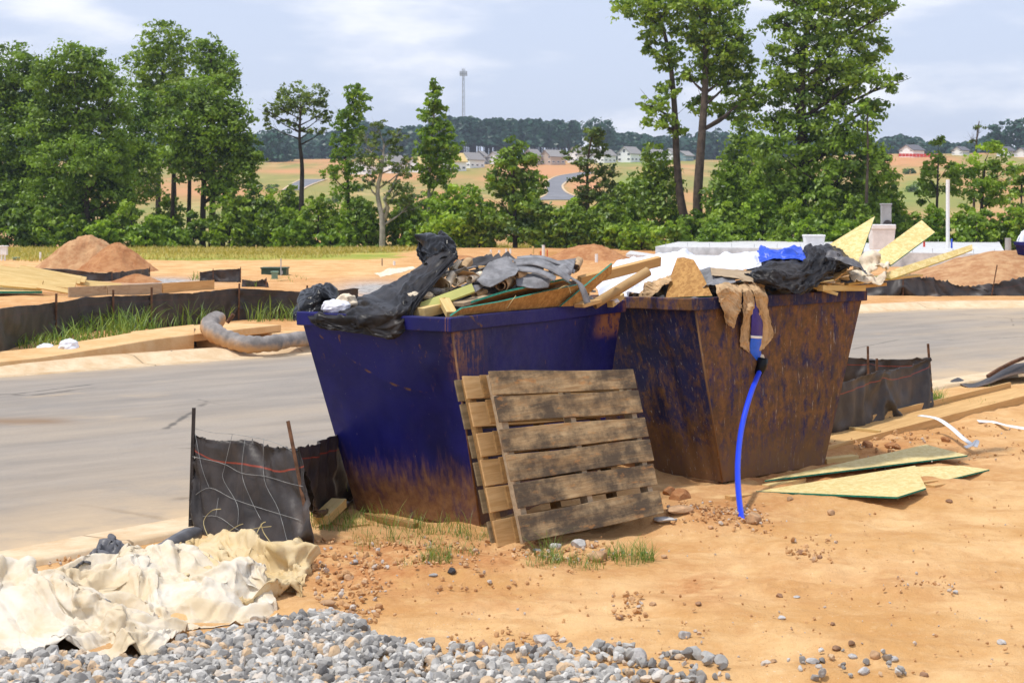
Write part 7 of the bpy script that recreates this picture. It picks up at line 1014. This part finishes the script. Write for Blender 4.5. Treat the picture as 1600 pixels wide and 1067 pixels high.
def house(label, x0, x1, yb, yt, wall, roof, yaw=35, gable=0.5, storey=2, win=3, shed=False):
    """a gabled house between two photo columns; yaw turns the gable end to the left"""
    c = G((x0 + x1) / 2, yb, 300); d = c.y; wpx = (x1 - x0) / F * d; hh = (yb - yt) / F * d; ya = R(yaw); W = wpx / (math.cos(ya) * gable / (1 - gable + 1e-6) * 1.0 + math.sin(ya)) if False else wpx * gable / max(.25, math.cos(ya)); Ln = wpx * (1 - gable) / max(.25, math.sin(ya)); Ln = min(Ln, 16); W = max(W, 5)
    T = thing('house', label, 'house', c, 'new houses on the far hillside'); ev = hh * 0.60
    def tr(u, v, z): return (c.x + u * math.cos(ya) + v * math.sin(ya), c.y + 4 - u * math.sin(ya) * -1 * -1 + v * math.cos(ya) - 0, c.z + z)
    def tr(u, v, z): return (c.x + u * math.cos(ya) + v * math.sin(ya), c.y + Ln / 2 - u * math.sin(ya) + v * math.cos(ya), c.z + z)
    w, l = W / 2, Ln / 2; mb = MB()
    V = [tr(-w, -l, -2), tr(w, -l, -2), tr(w, l, -2), tr(-w, l, -2), tr(-w, -l, ev), tr(w, -l, ev), tr(w, l, ev), tr(-w, l, ev), tr(0, -l, hh - .15), tr(0, l, hh - .15)]
    mb.add(V, [(0, 1, 5, 8, 4), (1, 2, 6, 5), (2, 3, 7, 9, 6), (3, 0, 4, 7)]); mb.build('wall', wall, T)
    mb = MB(); sl = (hh - ev) / w; o = .45
    for s in (-1, 1):
        p = [tr(0, -l - o, hh + .05), tr(0, l + o, hh + .05), tr(s * (w + o), l + o, ev - o * sl + .05), tr(s * (w + o), -l - o, ev - o * sl + .05)]; q = [(a, b, z - .22) for a, b, z in p]; hexa(mb, q + p)
    mb.build('roof', roof, T)
    def window(u0, u1, z0, z1, side):
        f = MB(); g = MB(); e = .12
        if side == 'front': B = lambda u, z, k: tr(u, -l - k, z)
        else: B = lambda u, z, k: tr(w + k, u, z)
        hexa(f, [B(u0 - e, z0 - e, 0), B(u1 + e, z0 - e, 0), B(u1 + e, z0 - e, -.2), B(u0 - e, z0 - e, -.2), B(u0 - e, z1 + e, 0), B(u1 + e, z1 + e, 0), B(u1 + e, z1 + e, -.2), B(u0 - e, z1 + e, -.2)][:0] or [B(a, z, k) for z in (z0 - e, z1 + e) for a, k in ((u0 - e, .06), (u1 + e, .06), (u1 + e, -.1), (u0 - e, -.1))]); fo = f.build('window', M['trim_white'], T)
        hexa(g, [B(a, z, k) for z in (z0, z1) for a, k in ((u0, .10), (u1, .10), (u1, -.05), (u0, -.05))]); p = g.build('pane', M['glass_dark'], None, tuple(T.location)); p.location = (0, 0, 0); p.parent = fo
    k = ev / storey
    for s in range(storey):
        for u in ((-.35, .35) if win > 1 else (0,)): window(u * W - .5, u * W + .5, s * k + .9, s * k + min(2.2, k - .3), 'front')
    for j in range(win): v = -l + (j + .5) * Ln / win; window(v - .5, v + .5, .9, min(2.2, k - .3), 'side')
    if hh > 5.5: window(-.45, .45, ev + .2, ev + 1.3, 'front')
    return T
WW, WT, WB, WC, RG, RD, SY = M['wall_white'], M['wall_tan'], M['wall_blue'], M['wall_teal'], M['roof_grey'], M['roof_dark'], M['sheathing']
for a in [
    ('white wrapped unfinished house with yellow sheathed roof, leftmost of the far houses', 546, 592, 273, 246, WW, SY, 30, .6), ('grey roofed white house right of the leftmost unfinished one', 594, 632, 271, 242, WW, RG, 40, .45), ('white wrapped house with yellow roof behind the pointed bright tree', 636, 676, 270, 245, WW, SY, 35, .5),
    ('unfinished white house with a long yellow sloping roof left of the mast foot', 690, 728, 268, 239, WW, SY, 55, .35), ('white house with grey roof below the mast', 719, 753, 263, 238, WW, RG, 35, .35), ('dark blue grey gabled house right below the mast', 738, 765, 257, 236, WB, RG, 15, .75), ('small white gable between the blue grey house and the compact dark tree', 764, 790, 257, 237, WW, RG, 35, .5),
    ('tan house half hidden by the compact dark tree', 822, 843, 258, 233, WT, RG, 40, .4), ('wide beige house at the top of the far winding road', 844, 884, 258, 234, WT, RG, 50, .42), ('white house right of the wide beige one', 888, 926, 255, 230, WW, RG, 40, .38), ('white house with grey roof behind the thin brownish tree', 927, 964, 255, 233, WW, RG, 40, .45),
    ('tall white gable house with a broad grey roof side, largest of the far row', 966, 1004, 254, 229, WW, RG, 40, .50), ('white house right of the largest far gable', 1005, 1044, 253, 233, WW, RG, 42, .42), ('teal grey house seen between the two tall trunks', 1059, 1082, 252, 236, WC, RG, 40, .4), ('white house half hidden by the leaning trunk', 1040, 1060, 252, 232, WW, RG, 40, .5),
    ('dark roofed white house behind the red barrier on the right hill', 1409, 1446, 246, 226, WW, RD, 55, .45), ('low dark roofed house left of the leafless tree', 1492, 1514, 243, 229, WW, RD, 55, .4), ('dark roofed house right of the yellow green tree', 1562, 1588, 245, 229, WW, RD, 45, .45), ('pale house at the right edge of the hill', 1590, 1612, 246, 231, WW, RD, 45, .5)]:
    house(*a)
mb = MB(); a, b = G(1392, 247, 300), G(1458, 248, 300)
for k in range(12):
    p, q = a.lerp(b, k / 12), a.lerp(b, (k + .9) / 12); beam(mb, p + Vector((0, -12, .6)), q + Vector((0, -12, .6)), 0.06, 1.1)
tag(mb.build('barrier_fence', M['red'], base=tuple(a)), 'red mesh barrier fence in front of the dark roofed house', 'fence')
# communication mast
def mast():
    d = 850; x = (724 - 800) / F * d; zb = h1(x, d); zt = CH - (108 - HZ) / F * d; T = thing('radio_mast', 'tall lattice radio mast standing above the pine wood', 'mast', (x, d, zb)); mb = MB(); n = 16; L3 = []
    for k in range(3):
        g = k * 2.094 + .3; L3.append([(x + (1.0 - .45 * i / n) * math.cos(g), d + (1.0 - .45 * i / n) * math.sin(g), zb + (zt - zb) * i / n) for i in range(n + 1)]); tube(mb, [L3[k][0], L3[k][-1]], .13, 5)
    mb.build('legs', M['grey_metal'], T); mb = MB()
    for i in range(n):
        for k in range(3): tube(mb, [L3[k][i], L3[(k + 1) % 3][i + 1]], .07, 4); tube(mb, [L3[k][i + 1], L3[(k + 1) % 3][i + 1]], .06, 4)
    mb.build('bracing', M['grey_metal'], T); mb = MB()
    for k in range(12):
        g = k * math.pi / 6; r = 1.7; px, py = x + r * math.cos(g), d + r * math.sin(g); box(mb, (px - .2, py - .2, zt - 3.6), (px + .2, py + .2, zt - 1.2)); tube(mb, [(x, d, zt - 2.4), (px, py, zt - 2.4)], .07, 4)
    mb.build('antenna_array', M['grey_metal'], T); mb = MB()
    for k in range(3): g = k * 2.1 + .5; tube(mb, [(x + math.cos(g), d + math.sin(g), zt - 1), (x + math.cos(g), d + math.sin(g), zt + .6)], .06, 4)
    mb.build('antenna_rod', M['grey_metal'], T)
mast()
mb = MB(); box(mb, (-1750, -1700, -12.5), (1750, 1700, 75)); hz = NT('haze'); hz.t.nodes.remove(hz.p); vol = hz.t.nodes.new('ShaderNodeVolumePrincipled'); vol.inputs['Color'].default_value = (0.74, 0.84, 1.0, 1); vol.inputs['Density'].default_value = 0.00024; vol.inputs['Anisotropy'].default_value = 0.3; hz.l(vol.outputs[0], hz.out.inputs['Volume'])
tag(mb.build('haze', hz.m), kind='stuff')
